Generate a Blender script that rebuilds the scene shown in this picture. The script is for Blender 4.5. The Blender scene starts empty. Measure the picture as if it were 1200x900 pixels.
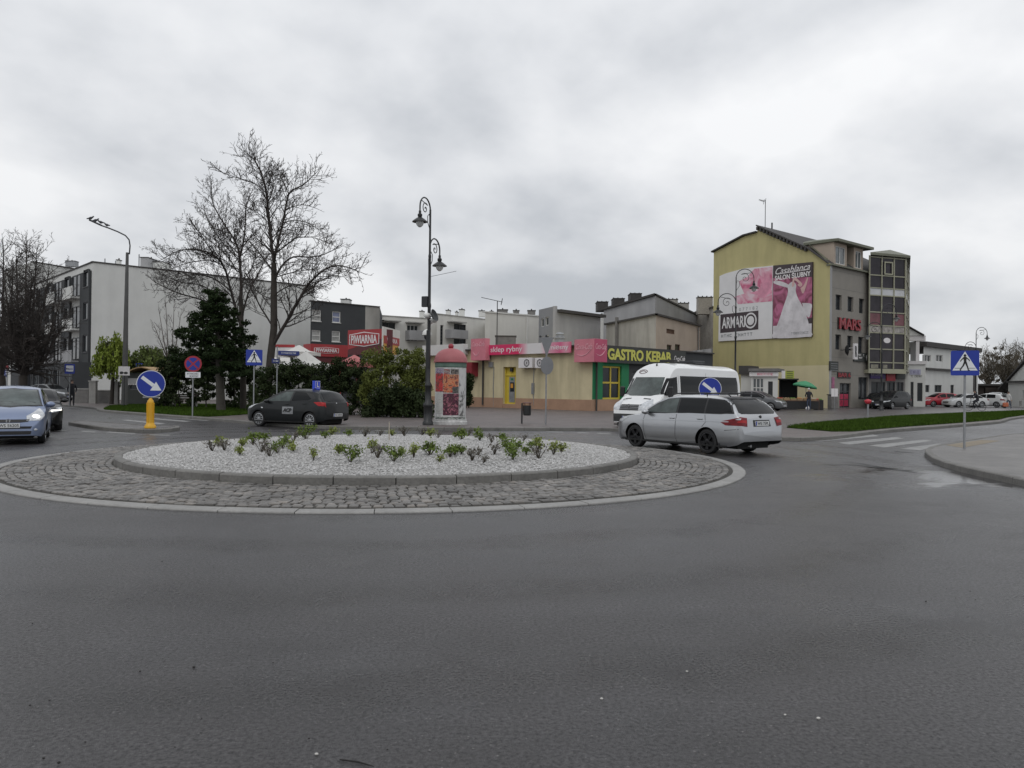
import bpy, math, random
import numpy as np
from math import cos, sin, sqrt, atan2, asin, hypot
from mathutils import Vector, Matrix, Euler
from mathutils.bvhtree import BVHTree
C = bpy.context.scene.collection
SC = bpy.context.scene
R = math.radians
PI = math.pi
random.seed(7)

# ------------------------------------------------------------------ camera
FPX = 924.0
cd = bpy.data.cameras.new('camera'); cam = bpy.data.objects.new('camera', cd); C.objects.link(cam)
cd.sensor_width = 36.0; cd.lens = 36.0 * FPX / 1200.0; cd.clip_end = 3000; cd.clip_start = 0.1
CAMLOC = Vector((0, 0, 1.6))
CM = (Matrix.Rotation(R(90.31), 4, 'X') @ Matrix.Rotation(R(0.62), 4, 'Z'))
cam.matrix_world = Matrix.Translation(CAMLOC) @ CM
SC.camera = cam
# ------------------------------------------------------------------ exposure
SC.view_settings.view_transform = 'Standard'; SC.view_settings.look = 'None'
SC.view_settings.exposure = 0.12; SC.view_settings.gamma = 1.0
SC.view_settings.use_curve_mapping = False
# ------------------------------------------------------------------ sky
SUN_EL, SUN_AZ = R(48), R(200)
w = bpy.data.worlds.new('World'); SC.world = w; w.use_nodes = True
nt = w.node_tree; N = nt.nodes; Lk = nt.links; N.clear()
out = N.new('ShaderNodeOutputWorld'); bg = N.new('ShaderNodeBackground'); bg.inputs[1].default_value = 0.1
sky = N.new('ShaderNodeTexSky'); sky.sky_type = 'NISHITA'; sky.sun_disc = False
sky.sun_elevation = SUN_EL; sky.sun_rotation = SUN_AZ
tc = N.new('ShaderNodeTexCoord'); sep = N.new('ShaderNodeSeparateXYZ'); Lk.new(tc.outputs['Generated'], sep.inputs[0])
def M_(op, a, b=None, c=None, clamp=False):
    n = N.new('ShaderNodeMath'); n.operation = op; n.use_clamp = clamp
    for i, v in enumerate((a, b, c)):
        if v is None: continue
        if isinstance(v, (int, float)): n.inputs[i].default_value = v
        else: Lk.new(v, n.inputs[i])
    return n.outputs[0]
zz = M_('ADD', M_('MAXIMUM', sep.outputs[2], 0.0), 0.42)
comb = N.new('ShaderNodeCombineXYZ')
Lk.new(M_('DIVIDE', sep.outputs[0], zz), comb.inputs[0]); Lk.new(M_('DIVIDE', sep.outputs[1], zz), comb.inputs[1])
mp = N.new('ShaderNodeMapping'); mp.inputs['Location'].default_value = (3.1, 0.75, 1.4); mp.inputs['Rotation'].default_value = (0, 0, R(-25))
mp.inputs['Scale'].default_value = (1.25, 1.2, 1)
Lk.new(comb.outputs[0], mp.inputs[0])
n1 = N.new('ShaderNodeTexNoise'); n1.inputs['Scale'].default_value = 1.25; n1.inputs['Detail'].default_value = 5; n1.inputs['Roughness'].default_value = 0.42
n1.inputs['Distortion'].default_value = 0.6; Lk.new(mp.outputs[0], n1.inputs['Vector'])
n2 = N.new('ShaderNodeTexNoise'); n2.inputs['Scale'].default_value = 3.4; n2.inputs['Detail'].default_value = 5; n2.inputs['Roughness'].default_value = 0.48
Lk.new(mp.outputs[0], n2.inputs['Vector'])
cl = M_('ADD', M_('MULTIPLY', n1.outputs[0], 0.62), M_('MULTIPLY', n2.outputs[0], 0.38))
cr = N.new('ShaderNodeValToRGB'); Lk.new(cl, cr.inputs[0])
e = cr.color_ramp.elements
e[0].position = 0.38; e[0].color = (0.435, 0.455, 0.485, 1); e[1].position = 0.62; e[1].color = (0.77, 0.775, 0.785, 1)
m_ = cr.color_ramp.elements.new(0.50); m_.color = (0.615, 0.628, 0.65, 1)
# a little paler overhead, greyer towards the horizon
elev = M_('MULTIPLY_ADD', sep.outputs[2], 0.42, 0.86, clamp=False)
sc_ = N.new('ShaderNodeVectorMath'); sc_.operation = 'SCALE'; Lk.new(cr.outputs[0], sc_.inputs[0]); Lk.new(M_('MULTIPLY', elev, 11.6), sc_.inputs['Scale'])
mx = N.new('ShaderNodeMixRGB'); mx.inputs[0].default_value = 0.96
Lk.new(sky.outputs[0], mx.inputs[1]); Lk.new(sc_.outputs[0], mx.inputs[2])
Lk.new(mx.outputs[0], bg.inputs[0]); Lk.new(bg.outputs[0], out.inputs[0])
# ------------------------------------------------------------------ sun (overcast)
sd = bpy.data.lights.new('sun', 'SUN'); sd.energy = 0.5; sd.angle = R(35); sd.color = (1, 0.97, 0.93)
so = bpy.data.objects.new('sun', sd); C.objects.link(so)
sv = Vector((sin(SUN_AZ) * cos(SUN_EL), cos(SUN_AZ) * cos(SUN_EL), sin(SUN_EL)))
so.rotation_euler = sv.to_track_quat('Z', 'Y').to_euler(); so.location = (0, -20, 40)

# ------------------------------------------------------------------ projection helpers (photo pixels 1200x900)
def ray(px, py):
    d = Vector(((px - 600) / FPX, (450 - py) / FPX, -1)); return CM.to_3x3() @ d
def G(px, py, z=0.0):
    d = ray(px, py); t = (z - 1.6) / d.z; p = CAMLOC + d * t; return Vector((p.x, p.y, z))
def at(px, Y, py=450):
    """point at depth Y on the column of pixel px (row py)"""
    d = ray(px, py); p = CAMLOC + d * (Y / d.y); return p
def zat(px, py, Y): return at(px, Y, py).z
def xy(px, Y, py=455): p = at(px, Y, py); return Vector((p.x, p.y))

# ------------------------------------------------------------------ materials
class Mats(dict): __getattr__ = dict.__getitem__
MATS = K = Mats()
def mat(name, col, rough=0.7, var=0.12, scale=2.0, bump=0.0, bscale=40, metal=0.0, coat=0.0, emit=0.0, streak=0.0, spec=0.5, sheen=0, alpha=1.0, trans=0.0, var2=0.0, scale2=20):
    if name in MATS: return MATS[name]
    m = bpy.data.materials.new(name); m.use_nodes = True; t = m.node_tree; n = t.nodes; l = t.links
    b = n['Principled BSDF']; b.inputs['Roughness'].default_value = rough; b.inputs['Metallic'].default_value = metal
    b.inputs['Coat Weight'].default_value = coat; b.inputs['Coat Roughness'].default_value = 0.06
    b.inputs['Specular IOR Level'].default_value = spec
    b.inputs['Transmission Weight'].default_value = trans
    c4 = (*col, 1)
    tc = n.new('ShaderNodeTexCoord')
    if var > 0 or streak > 0 or var2 > 0:
        no = n.new('ShaderNodeTexNoise'); no.inputs['Scale'].default_value = scale; no.inputs['Detail'].default_value = 8; no.inputs['Roughness'].default_value = .65
        l.new(tc.outputs['Object'], no.inputs['Vector'])
        mr = n.new('ShaderNodeMapRange'); mr.inputs[1].default_value = .3; mr.inputs[2].default_value = .7
        mr.inputs[3].default_value = 1 - var; mr.inputs[4].default_value = 1 + var; l.new(no.outputs[0], mr.inputs[0])
        fac = mr.outputs[0]
        if var2 > 0:
            no2 = n.new('ShaderNodeTexNoise'); no2.inputs['Scale'].default_value = scale2; no2.inputs['Detail'].default_value = 4
            l.new(tc.outputs['Object'], no2.inputs['Vector'])
            mr2 = n.new('ShaderNodeMapRange'); mr2.inputs[1].default_value = .3; mr2.inputs[2].default_value = .7
            mr2.inputs[3].default_value = 1 - var2; mr2.inputs[4].default_value = 1 + var2; l.new(no2.outputs[0], mr2.inputs[0])
            mu = n.new('ShaderNodeMath'); mu.operation = 'MULTIPLY'; l.new(fac, mu.inputs[0]); l.new(mr2.outputs[0], mu.inputs[1]); fac = mu.outputs[0]
        if streak > 0:
            mp = n.new('ShaderNodeMapping'); mp.inputs['Scale'].default_value = (.45, .45, .07); l.new(tc.outputs['Object'], mp.inputs[0])
            n3 = n.new('ShaderNodeTexNoise'); n3.inputs['Scale'].default_value = 2.5; n3.inputs['Detail'].default_value = 6; l.new(mp.outputs[0], n3.inputs['Vector'])
            mr3 = n.new('ShaderNodeMapRange'); mr3.inputs[1].default_value = .30; mr3.inputs[2].default_value = .60
            mr3.inputs[3].default_value = 1 - streak; mr3.inputs[4].default_value = 1.0; l.new(n3.outputs[0], mr3.inputs[0])
            mu = n.new('ShaderNodeMath'); mu.operation = 'MULTIPLY'; l.new(fac, mu.inputs[0]); l.new(mr3.outputs[0], mu.inputs[1]); fac = mu.outputs[0]
        vm = n.new('ShaderNodeVectorMath'); vm.operation = 'SCALE'; vm.inputs[0].default_value = col; l.new(fac, vm.inputs['Scale'])
        l.new(vm.outputs[0], b.inputs['Base Color'])
    else: b.inputs['Base Color'].default_value = c4
    if emit > 0:
        b.inputs['Emission Color'].default_value = c4; b.inputs['Emission Strength'].default_value = emit
    if bump > 0:
        bn = n.new('ShaderNodeTexNoise'); bn.inputs['Scale'].default_value = bscale; bn.inputs['Detail'].default_value = 4
        l.new(tc.outputs['Object'], bn.inputs['Vector'])
        bu = n.new('ShaderNodeBump'); bu.inputs['Strength'].default_value = bump; bu.inputs['Distance'].default_value = .02
        l.new(bn.outputs[0], bu.inputs['Height']); l.new(bu.outputs[0], b.inputs['Normal'])
    MATS[name] = m; return m

# ------------------------------------------------------------------ object helpers
def tag(o, label=None, cat=None, group=None, kind=None):
    if label: o['label'] = label
    if cat: o['category'] = cat
    if group: o['group'] = group
    if kind: o['kind'] = kind
    return o
def empty(name, loc=(0, 0, 0), rz=0, label=None, cat=None, group=None):
    o = bpy.data.objects.new(name, None); C.objects.link(o); o.location = loc; o.rotation_euler = (0, 0, rz); o.empty_display_size = .3
    return tag(o, label, cat, group)
def wmat(o):
    m = o.matrix_basis.copy()
    while o.parent: o = o.parent; m = o.matrix_basis @ m
    return m
def copy_tree(o, parent=None):
    c = o.copy(); C.objects.link(c); c.parent = parent
    for ch in list(o.children): copy_tree(ch, c)
    return c

class MB:
    def __init__(s, world=False): s.v = []; s.f = []; s.m = []; s.world = world; s.mi = 0; s.X = None
    def add(s, vs, fs, mi=None):
        b = len(s.v)
        if s.X is not None: vs = [s.X @ Vector(p) for p in vs]
        s.v.extend([tuple(p) for p in vs]); s.f.extend([tuple(i + b for i in f) for f in fs]); s.m.extend([s.mi if mi is None else mi] * len(fs))
    def quad(s, a, b, c, d): s.add([a, b, c, d], [(0, 1, 2, 3)])
    def poly(s, pts): s.add(pts, [tuple(range(len(pts)))])
    def box(s, x0, x1, y0, y1, z0, z1, M=None):
        vs = [Vector(p) for p in ((x0, y0, z0), (x1, y0, z0), (x1, y1, z0), (x0, y1, z0), (x0, y0, z1), (x1, y0, z1), (x1, y1, z1), (x0, y1, z1))]
        if M is not None: vs = [M @ p for p in vs]
        s.add(vs, [(3, 2, 1, 0), (4, 5, 6, 7), (0, 1, 5, 4), (1, 2, 6, 5), (2, 3, 7, 6), (3, 0, 4, 7)])
    def cbox(s, c, sz, M=None, bev=0):
        x, y, z = c; a, b, d = sz[0] / 2, sz[1] / 2, sz[2] / 2
        if bev <= 0: s.box(x - a, x + a, y - b, y + b, z - d, z + d, M); return
        k = bev; vs = []; 
        for sx in (-1, 1):
            for sy in (-1, 1):
                for sz_ in (-1, 1):
                    for ax in range(3):
                        q = [sx * (a - k), sy * (b - k), sz_ * (d - k)]; q[ax] += (sx, sy, sz_)[ax] * k
                        vs.append(Vector((x + q[0], y + q[1], z + q[2])))
        if M is not None: vs = [M @ p for p in vs]
        def I(sx, sy, sz_, ax): return (((sx > 0) * 2 + (sy > 0)) * 2 + (sz_ > 0)) * 3 + ax
        fs = []
        for ax in range(3):
            o = [i for i in range(3) if i != ax]
            for sg in (-1, 1):
                loop = []
                for p, q in ((-1, -1), (1, -1), (1, 1), (-1, 1)):
                    t = [0, 0, 0]; t[ax] = sg; t[o[0]] = p; t[o[1]] = q; loop.append(I(*t, ax))
                fs.append(tuple(loop))
            for p in (-1, 1):
                for q in (-1, 1):
                    t0 = [0, 0, 0]; t0[ax] = -1; t0[o[0]] = p; t0[o[1]] = q; t1 = list(t0); t1[ax] = 1
                    fs.append((I(*t0, o[0]), I(*t1, o[0]), I(*t1, o[1]), I(*t0, o[1])))
        for sx in (-1, 1):
            for sy in (-1, 1):
                for sz_ in (-1, 1): fs.append((I(sx, sy, sz_, 0), I(sx, sy, sz_, 1), I(sx, sy, sz_, 2)))
        s.add(vs, fs)
    def tube(s, pts, rad, n=8, cap=True):
        pts = [Vector(p) for p in pts]; k = len(pts)
        if isinstance(rad, (int, float)): rad = [rad] * k
        vs = []; up = None
        for i, p in enumerate(pts):
            d = (pts[min(i + 1, k - 1)] - pts[max(i - 1, 0)])
            if d.length < 1e-9: d = Vector((0, 0, 1))
            d.normalize()
            if up is None: up = Vector((0, 1, 0)) if abs(d.z) > .9 or abs(d.y) < .5 else Vector((1, 0, 0))
            a = d.cross(up)
            if a.length < 1e-4: a = d.cross(Vector((1, .3, .2)))
            a.normalize(); b = a.cross(d); up = b
            for j in range(n):
                t = 2 * PI * j / n; vs.append(p + (a * cos(t) + b * sin(t)) * rad[i])
        fs = [(i * n + j, i * n + (j + 1) % n, (i + 1) * n + (j + 1) % n, (i + 1) * n + j) for i in range(k - 1) for j in range(n)]
        if cap: fs.append(tuple(range(n))[::-1]); fs.append(tuple((k - 1) * n + j for j in range(n)))
        s.add(vs, fs)
    def lathe(s, prof, n=16, M=None, a0=0, a1=2 * PI, closed=True):
        vs = []; k = len(prof); full = abs(a1 - a0 - 2 * PI) < 1e-6; nn = n if full else n + 1
        for r, z in prof:
            for j in range(nn):
                t = a0 + (a1 - a0) * j / n; vs.append(Vector((r * cos(t), r * sin(t), z)))
        if M is not None: vs = [M @ p for p in vs]
        fs = []
        for i in range(k - 1):
            for j in range(n):
                j2 = (j + 1) % nn
                fs.append((i * nn + j, i * nn + j2, (i + 1) * nn + j2, (i + 1) * nn + j))
        if full and closed:
            if prof[0][0] > 1e-4: fs.append(tuple(range(n))[::-1])
            if prof[-1][0] > 1e-4: fs.append(tuple((k - 1) * n + j for j in range(n)))
        s.add(vs, fs)
    def ell(s, c, r, n=12, m=8, M=None):
        T = Matrix.Translation(c) @ Matrix.Diagonal((r[0], r[1], r[2], 1))
        if M is not None: T = M @ T
        s.lathe([(max(sin(PI * i / m), 1e-5), -cos(PI * i / m)) for i in range(m + 1)], n, T, closed=False)
    def prism(s, poly, M, t):
        """poly in local XY of M, extruded along local Z from 0 to t"""
        k = len(poly); vs = [M @ Vector((x, y, 0)) for x, y in poly] + [M @ Vector((x, y, t)) for x, y in poly]
        fs = [tuple(range(k))[::-1], tuple(range(k, 2 * k))] + [(i, (i + 1) % k, k + (i + 1) % k, k + i) for i in range(k)]
        s.add(vs, fs)
    def slab(s, pts, z0, z1):
        s.prism([(p[0], p[1]) for p in pts], Matrix.Translation((0, 0, z0)), z1 - z0)
    def build(s, name, mats, parent=None, smooth=None):
        me = bpy.data.meshes.new(name)
        vs = s.v
        if s.world and parent is not None:
            inv = wmat(parent).inverted(); vs = [tuple(inv @ Vector(p)) for p in vs]
        me.from_pydata(vs, [], s.f)
        if not isinstance(mats, (list, tuple)): mats = [mats]
        for q in mats: me.materials.append(q)
        if len(mats) > 1: me.polygons.foreach_set('material_index', s.m)
        if smooth is not None:
            me.polygons.foreach_set('use_smooth', [True] * len(me.polygons))
            me.set_sharp_from_angle(angle=R(smooth))
        me.validate(); me.update()
        o = bpy.data.objects.new(name, me); C.objects.link(o); o.parent = parent
        return o

_T = {}
def text_data(s, bold=0.0, ext=0.01, shear=0.0):
    k = (s, bold, ext, shear)
    if k in _T: return _T[k]
    cu = bpy.data.curves.new('t', 'FONT'); cu.body = s; cu.size = 1; cu.offset = bold; cu.extrude = ext; cu.shear = shear; cu.resolution_u = 3
    cu.align_x = 'CENTER'
    o = bpy.data.objects.new('t', cu); C.objects.link(o); bpy.context.view_layer.update()
    me = o.evaluated_get(bpy.context.evaluated_depsgraph_get()).to_mesh()
    v = np.array([tuple(p.co) for p in me.vertices]); f = [tuple(p.vertices) for p in me.polygons]
    lo, hi = v.min(0), v.max(0); v[:, :2] -= (lo[:2] + hi[:2]) / 2; v[:, 2] += ext
    dim = hi[:2] - lo[:2]
    bpy.data.objects.remove(o); bpy.data.curves.remove(cu)
    _T[k] = (v, f, dim); return _T[k]
def put_text(mb, s, M, w=None, h=None, bold=0.0, t=0.01, shear=0.0):
    """text centred on M's origin, local X right, Y up, Z towards the reader; scaled to width w and height h"""
    v, f, dim = text_data(s, bold, 0.01, shear)
    if w is None: w = dim[0] * h / dim[1]
    if h is None: h = dim[1] * w / dim[0]
    S = Matrix.Diagonal((w / dim[0], h / dim[1], t / 0.02, 1))
    mb.add([M @ S @ Vector(p) for p in v], f)

def put_blur(mb, n, M, w=None, h=None, *a):
    """a row of small strokes: lettering too small to be read"""
    rr = random.Random(n * 7 + int(w * 100)); x = -w / 2; st = w / n
    for i in range(n):
        if rr.random() < .12: x += st; continue
        k = rr.choice((0, 1, 2)); b = st * .72; q = h / 2; t = b * .26
        if k == 0: R_ = [(x, x + t, -q, q), (x + b - t, x + b, -q, q), (x + t, x + b - t, -t / 2, t / 2)]
        elif k == 1: R_ = [(x, x + t, -q, q), (x + t, x + b, q - t, q), (x + t, x + b, -q, -q + t)]
        else: R_ = [(x + b / 2 - t / 2, x + b / 2 + t / 2, -q, q - t), (x, x + b, q - t, q)]
        for r in R_: mb.box(r[0], r[1], r[2], r[3], 0, .006, M)
        x += st

class Fac:
    """a vertical plane; p0 is its left and p1 its right end as seen from outside"""
    def __init__(s, p0, p1):
        s.p0 = Vector((p0[0], p0[1], 0)); s.p1 = Vector((p1[0], p1[1], 0)); s.L = (s.p1 - s.p0).length
        s.u = (s.p1 - s.p0).normalized(); s.n = s.u.cross(Vector((0, 0, 1)))
    def pt(s, u, z, d=0.0): return s.p0 + s.u * u + s.n * d + Vector((0, 0, z))
    def px(s, px, py, off=0.0):
        d = ray(px, py); o = s.p0 + s.n * off; t = (o - CAMLOC).dot(s.n) / d.dot(s.n); p = CAMLOC + d * t
        return (p - s.p0).dot(s.u), p.z
    def rect(s, x0, y0, x1, y1, off=0.0):
        a = s.px(x0, (y0), off); b = s.px(x1, y1, off)
        # heights measured at the left edge
        return [a[0], min(b[1], s.px(x0, y1, off)[1]) if False else (s.px((x0 + x1) / 2, y1, off)[1]), b[0], s.px((x0 + x1) / 2, y0, off)[1]]
    def M(s, u, z, d=0.0):
        m = Matrix.Identity(4)
        for i in range(3): m[i][0] = s.u[i]; m[i][1] = (0, 0, 1)[i]; m[i][2] = s.n[i]
        m.translation = s.pt(u, z, d); return m
    def box(s, mb, u0, u1, z0, z1, d0, d1): mb.box(u0, u1, z0, z1, d0, d1, s.M(0, 0, 0))
    def poly(s, mb, pts, d=0): mb.poly([s.pt(u, z, d) for u, z in pts])
    def wall(s, mb, u0, u1, z0, z1, holes=(), depth=.18, d=0.0):
        us = sorted(set([u0, u1] + [h[0] for h in holes] + [h[2] for h in holes])); zs = sorted(set([z0, z1] + [h[1] for h in holes] + [h[3] for h in holes]))
        us = [q for q in us if u0 <= q <= u1]; zs = [q for q in zs if z0 <= q <= z1]
        for i in range(len(us) - 1):
            for j in range(len(zs) - 1):
                cu, cz = (us[i] + us[i + 1]) / 2, (zs[j] + zs[j + 1]) / 2
                if any(h[0] < cu < h[2] and h[1] < cz < h[3] for h in holes): continue
                mb.quad(s.pt(us[i], zs[j], d), s.pt(us[i + 1], zs[j], d), s.pt(us[i + 1], zs[j + 1], d), s.pt(us[i], zs[j + 1], d))
        for h in holes:
            a, b, c, e = h[:4]
            c4 = [(a, b), (c, b), (c, e), (a, e)]
            for k in range(4):
                p, q = c4[k], c4[(k + 1) % 4]
                mb.quad(s.pt(*p, d), s.pt(*q, d), s.pt(*q, d - depth), s.pt(*p, d - depth))
def window(f, parent, r, nx=2, nz=1, fm=None, gm=None, depth=.16, fw=.07, name='window', d=0.0, sill=None):
    u0, z0, u1, z1 = r; mb = MB(True); dd = d - depth
    f.box(mb, u0, u0 + fw, z0, z1, dd, dd + .06); f.box(mb, u1 - fw, u1, z0, z1, dd, dd + .06)
    f.box(mb, u0 + fw, u1 - fw, z0, z0 + fw, dd, dd + .06); f.box(mb, u0 + fw, u1 - fw, z1 - fw, z1, dd, dd + .06)
    for i in range(1, nx):
        c = u0 + (u1 - u0) * i / nx; f.box(mb, c - fw / 2, c + fw / 2, z0 + fw, z1 - fw, dd, dd + .055)
    for i in range(1, nz):
        c = z0 + (z1 - z0) * i / nz; f.box(mb, u0 + fw, u1 - fw, c - fw / 2, c + fw / 2, dd, dd + .05)
    if sill: f.box(mb, u0 - .05, u1 + .05, z0 - .06, z0 - .003, dd, d + .06)
    o = mb.build(name, fm or K.frame_white, parent)
    g = MB(True); f.box(g, u0, u1, z0, z1, dd - .03, dd - .004); g.build('pane', gm or K.glass_dark, o)
    return o
def rest(mb, pts, z0, z1, skip=()):
    """side walls of a footprint (points counter-clockwise seen from above or any), skipping some"""
    k = len(pts)
    for i in range(k):
        if i in skip: continue
        a, b = pts[i], pts[(i + 1) % k]
        mb.quad((a[0], a[1], z0), (b[0], b[1], z0), (b[0], b[1], z1), (a[0], a[1], z1))

# ------------------------------------------------------------------ shared materials
mat('frame_white', (.62, .62, .60), .5, .05)
mat('frame_dark', (.05, .05, .055), .5, .05)
mat('glass_dark', (.025, .03, .034), .10, .5, .7, spec=.32)
mat('glass_mid', (.10, .115, .12), .12, .6, .8, spec=.7)
mat('glass_curtain', (.30, .30, .29), .3, .35, 1.2, spec=.6)
mat('metal_dark', (.035, .037, .04), .45, .2, 4, metal=.3)
mat('metal_black', (.018, .019, .02), .42, .2, 5)
mat('metal_grey', (.30, .31, .32), .5, .15, 4, metal=.6)
mat('concrete', (.30, .295, .28), .85, .18, 3, bump=.25, bscale=30, var2=.1)
mat('concrete_dark', (.16, .155, .15), .85, .2, 3, bump=.25, bscale=30)
mat('render_white', (.61, .615, .595), .9, .05, .6, bump=.12, bscale=30, streak=.07)
mat('render_cream', (.62, .61, .575), .9, .06, .6, bump=.1, bscale=30, streak=.10)
mat('render_grey', (.24, .245, .255), .9, .06, .7, bump=.1, bscale=30, streak=.08)
mat('render_midgrey', (.33, .33, .335), .9, .08, .6, bump=.15, bscale=20, streak=.16)
mat('render_dark', (.040, .043, .046), .85, .12, .8, bump=.1, bscale=30)
mat('roof_dark', (.05, .047, .045), .8, .15, 2)
mat('sheet_white', (.62, .62, .61), .6, .06, 1)
mat('black', (.012, .012, .013), .6, .1)
mat('white_paint', (.70, .70, .68), .55, .08, 3)
mat('sign_blue', (.012, .035, .30), .35, .06, 3)
mat('sign_white', (.72, .74, .76), .4, .04, 3)
mat('sign_red', (.34, .02, .035), .4, .08, 3)
# ================================================================== ground, road, kerbs
def asphalt(name, base, wet=True):
    m = bpy.data.materials.new(name); m.use_nodes = True; t = m.node_tree; n = t.nodes; l = t.links; b = n['Principled BSDF']
    tc = n.new('ShaderNodeTexCoord')
    def noise(s, d=6, r=.6, dist=0):
        q = n.new('ShaderNodeTexNoise'); q.inputs['Scale'].default_value = s; q.inputs['Detail'].default_value = d; q.inputs['Roughness'].default_value = r
        q.inputs['Distortion'].default_value = dist; l.new(tc.outputs['Object'], q.inputs['Vector']); return q.outputs[0]
    def mr(a, f0, f1, t0, t1):
        q = n.new('ShaderNodeMapRange'); q.inputs[1].default_value = f0; q.inputs[2].default_value = f1; q.inputs[3].default_value = t0; q.inputs[4].default_value = t1
        l.new(a, q.inputs[0]); return q.outputs[0]
    def op(o, a, b_):
        q = n.new('ShaderNodeMath'); q.operation = o
        for i, v in enumerate((a, b_)):
            if isinstance(v, (int, float)): q.inputs[i].default_value = v
            else: l.new(v, q.inputs[i])
        return q.outputs[0]
    big = noise(.16, 5, .55, .6); mid = noise(1.7, 7, .7); fine = noise(42, 5, .75); grit = noise(190, 2, .6)
    mpg = n.new('ShaderNodeMapping'); mpg.inputs['Scale'].default_value = (.10, 1.0, 1); mpg.inputs['Rotation'].default_value = (0, 0, R(4)); l.new(tc.outputs['Object'], mpg.inputs[0])
    lane = n.new('ShaderNodeTexNoise'); lane.inputs['Scale'].default_value = 1.6; lane.inputs['Detail'].default_value = 5; l.new(mpg.outputs[0], lane.inputs['Vector'])
    f = op('MULTIPLY', mr(big, .35, .65, .70, 1.32), mr(mid, .3, .7, .80, 1.2)); f = op('MULTIPLY', f, mr(fine, .34, .66, .25, 1.9))
    f = op('MULTIPLY', f, mr(lane.outputs[0], .35, .65, .86, 1.1))
    # tyre-polished wheel paths circling the island
    vs_ = n.new('ShaderNodeVectorMath'); vs_.operation = 'DISTANCE'; l.new(tc.outputs['Object'], vs_.inputs[0]); vs_.inputs[1].default_value = (-2.7, 17.4, 0)
    dist = op('ADD', vs_.outputs['Value'], op('MULTIPLY', noise(.35, 3), .9)); path = mr(op('MULTIPLY', op('SINE', op('MULTIPLY', dist, 3.3), 0), mr(dist, 15.5, 17.5, 1, 0)), 0, 1, 0, 1)
    f = op('MULTIPLY', f, mr(path, 0, 1, 1.08, .82))
    vo = n.new('ShaderNodeTexVoronoi'); vo.inputs['Scale'].default_value = 26; l.new(tc.outputs['Object'], vo.inputs['Vector'])
    spk = op('MULTIPLY', op('LESS_THAN', vo.outputs['Distance'], .15), mr(noise(9, 2), .48, .60, 0, 1))
    vo2 = n.new('ShaderNodeTexVoronoi'); vo2.inputs['Scale'].default_value = 11; l.new(tc.outputs['Object'], vo2.inputs['Vector'])
    pit = op('MULTIPLY', op('LESS_THAN', vo2.outputs['Distance'], .085), mr(noise(3.3, 2), .44, .56, 0, 1))
    tint = n.new('ShaderNodeMixRGB'); tint.inputs[1].default_value = (base[0] * 1.06, base[1] * .97, base[2] * .97, 1); tint.inputs[2].default_value = (base[0], base[1] * 1.0, base[2] * 1.06, 1)
    l.new(mr(big, .4, .6, 0, 1), tint.inputs[0])
    vm = n.new('ShaderNodeVectorMath'); vm.operation = 'SCALE'; l.new(tint.outputs[0], vm.inputs[0]); l.new(op('MULTIPLY', f, mr(pit, 0, 1, 1, .35)), vm.inputs['Scale'])
    mx = n.new('ShaderNodeMixRGB'); l.new(op('MULTIPLY', spk, .55), mx.inputs[0]); l.new(vm.outputs[0], mx.inputs[1]); mx.inputs[2].default_value = (.26, .25, .24, 1)
    l.new(mx.outputs[0], b.inputs['Base Color'])
    rough = mr(big, .35, .65, .35, .25)
    rough = op('ADD', op('ADD', rough, mr(mid, .3, .7, -.06, .06)), mr(fine, .35, .65, .12, -.08))
    rough = op('ADD', rough, mr(path, 0, 1, .04, -.05))
    if wet:   # a film of water along the gutter by the right-hand kerb and other low spots
        sp = n.new('ShaderNodeSeparateXYZ'); l.new(tc.outputs['Object'], sp.inputs[0])
        pu = noise(.55, 5, .6, .8)
        dx = op('SUBTRACT', sp.outputs[0], 9.6); dy = op('SUBTRACT', sp.outputs[1], 15.2)
        along = op('ADD', op('MULTIPLY', dx, .50), op('MULTIPLY', dy, .86)); across = op('SUBTRACT', op('MULTIPLY', dx, .86), op('MULTIPLY', dy, -.50)) 
        r2 = op('ADD', op('MULTIPLY', op('MULTIPLY', dx, dx), .05), op('MULTIPLY', op('MULTIPLY', dy, dy), .10))
        reg = op('SUBTRACT', 1.0, r2)
        pm = mr(op('ADD', op('MULTIPLY', reg, .40), pu), .62, .80, 0, 1)
        low = mr(pu, .58, .72, 0, .5)
        pm = op('MAXIMUM', pm, low)
        rough = op('MAXIMUM', op('SUBTRACT', rough, op('MULTIPLY', pm, .30)), .05)
        bs = op('SUBTRACT', 1.0, op('MULTIPLY', pm, .93))
    l.new(rough, b.inputs['Roughness'])
    l.new(mr(fine, .34, .66, .42, 1.0), b.inputs['Specular IOR Level'])
    bu = n.new('ShaderNodeBump'); bu.inputs['Distance'].default_value = .018
    if wet: l.new(op('MULTIPLY', bs, .8), bu.inputs['Strength'])
    else: bu.inputs['Strength'].default_value = .5
    l.new(op('ADD', op('MULTIPLY', fine, .7), op('MULTIPLY', grit, .5)), bu.inputs['Height']); l.new(bu.outputs[0], b.inputs['Normal'])
    return m
M_ASPH = asphalt('wet_asphalt', (.031, .0305, .031))
M_PLAZA = asphalt('plaza_asphalt', (.070, .066, .064), wet=False)

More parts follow.
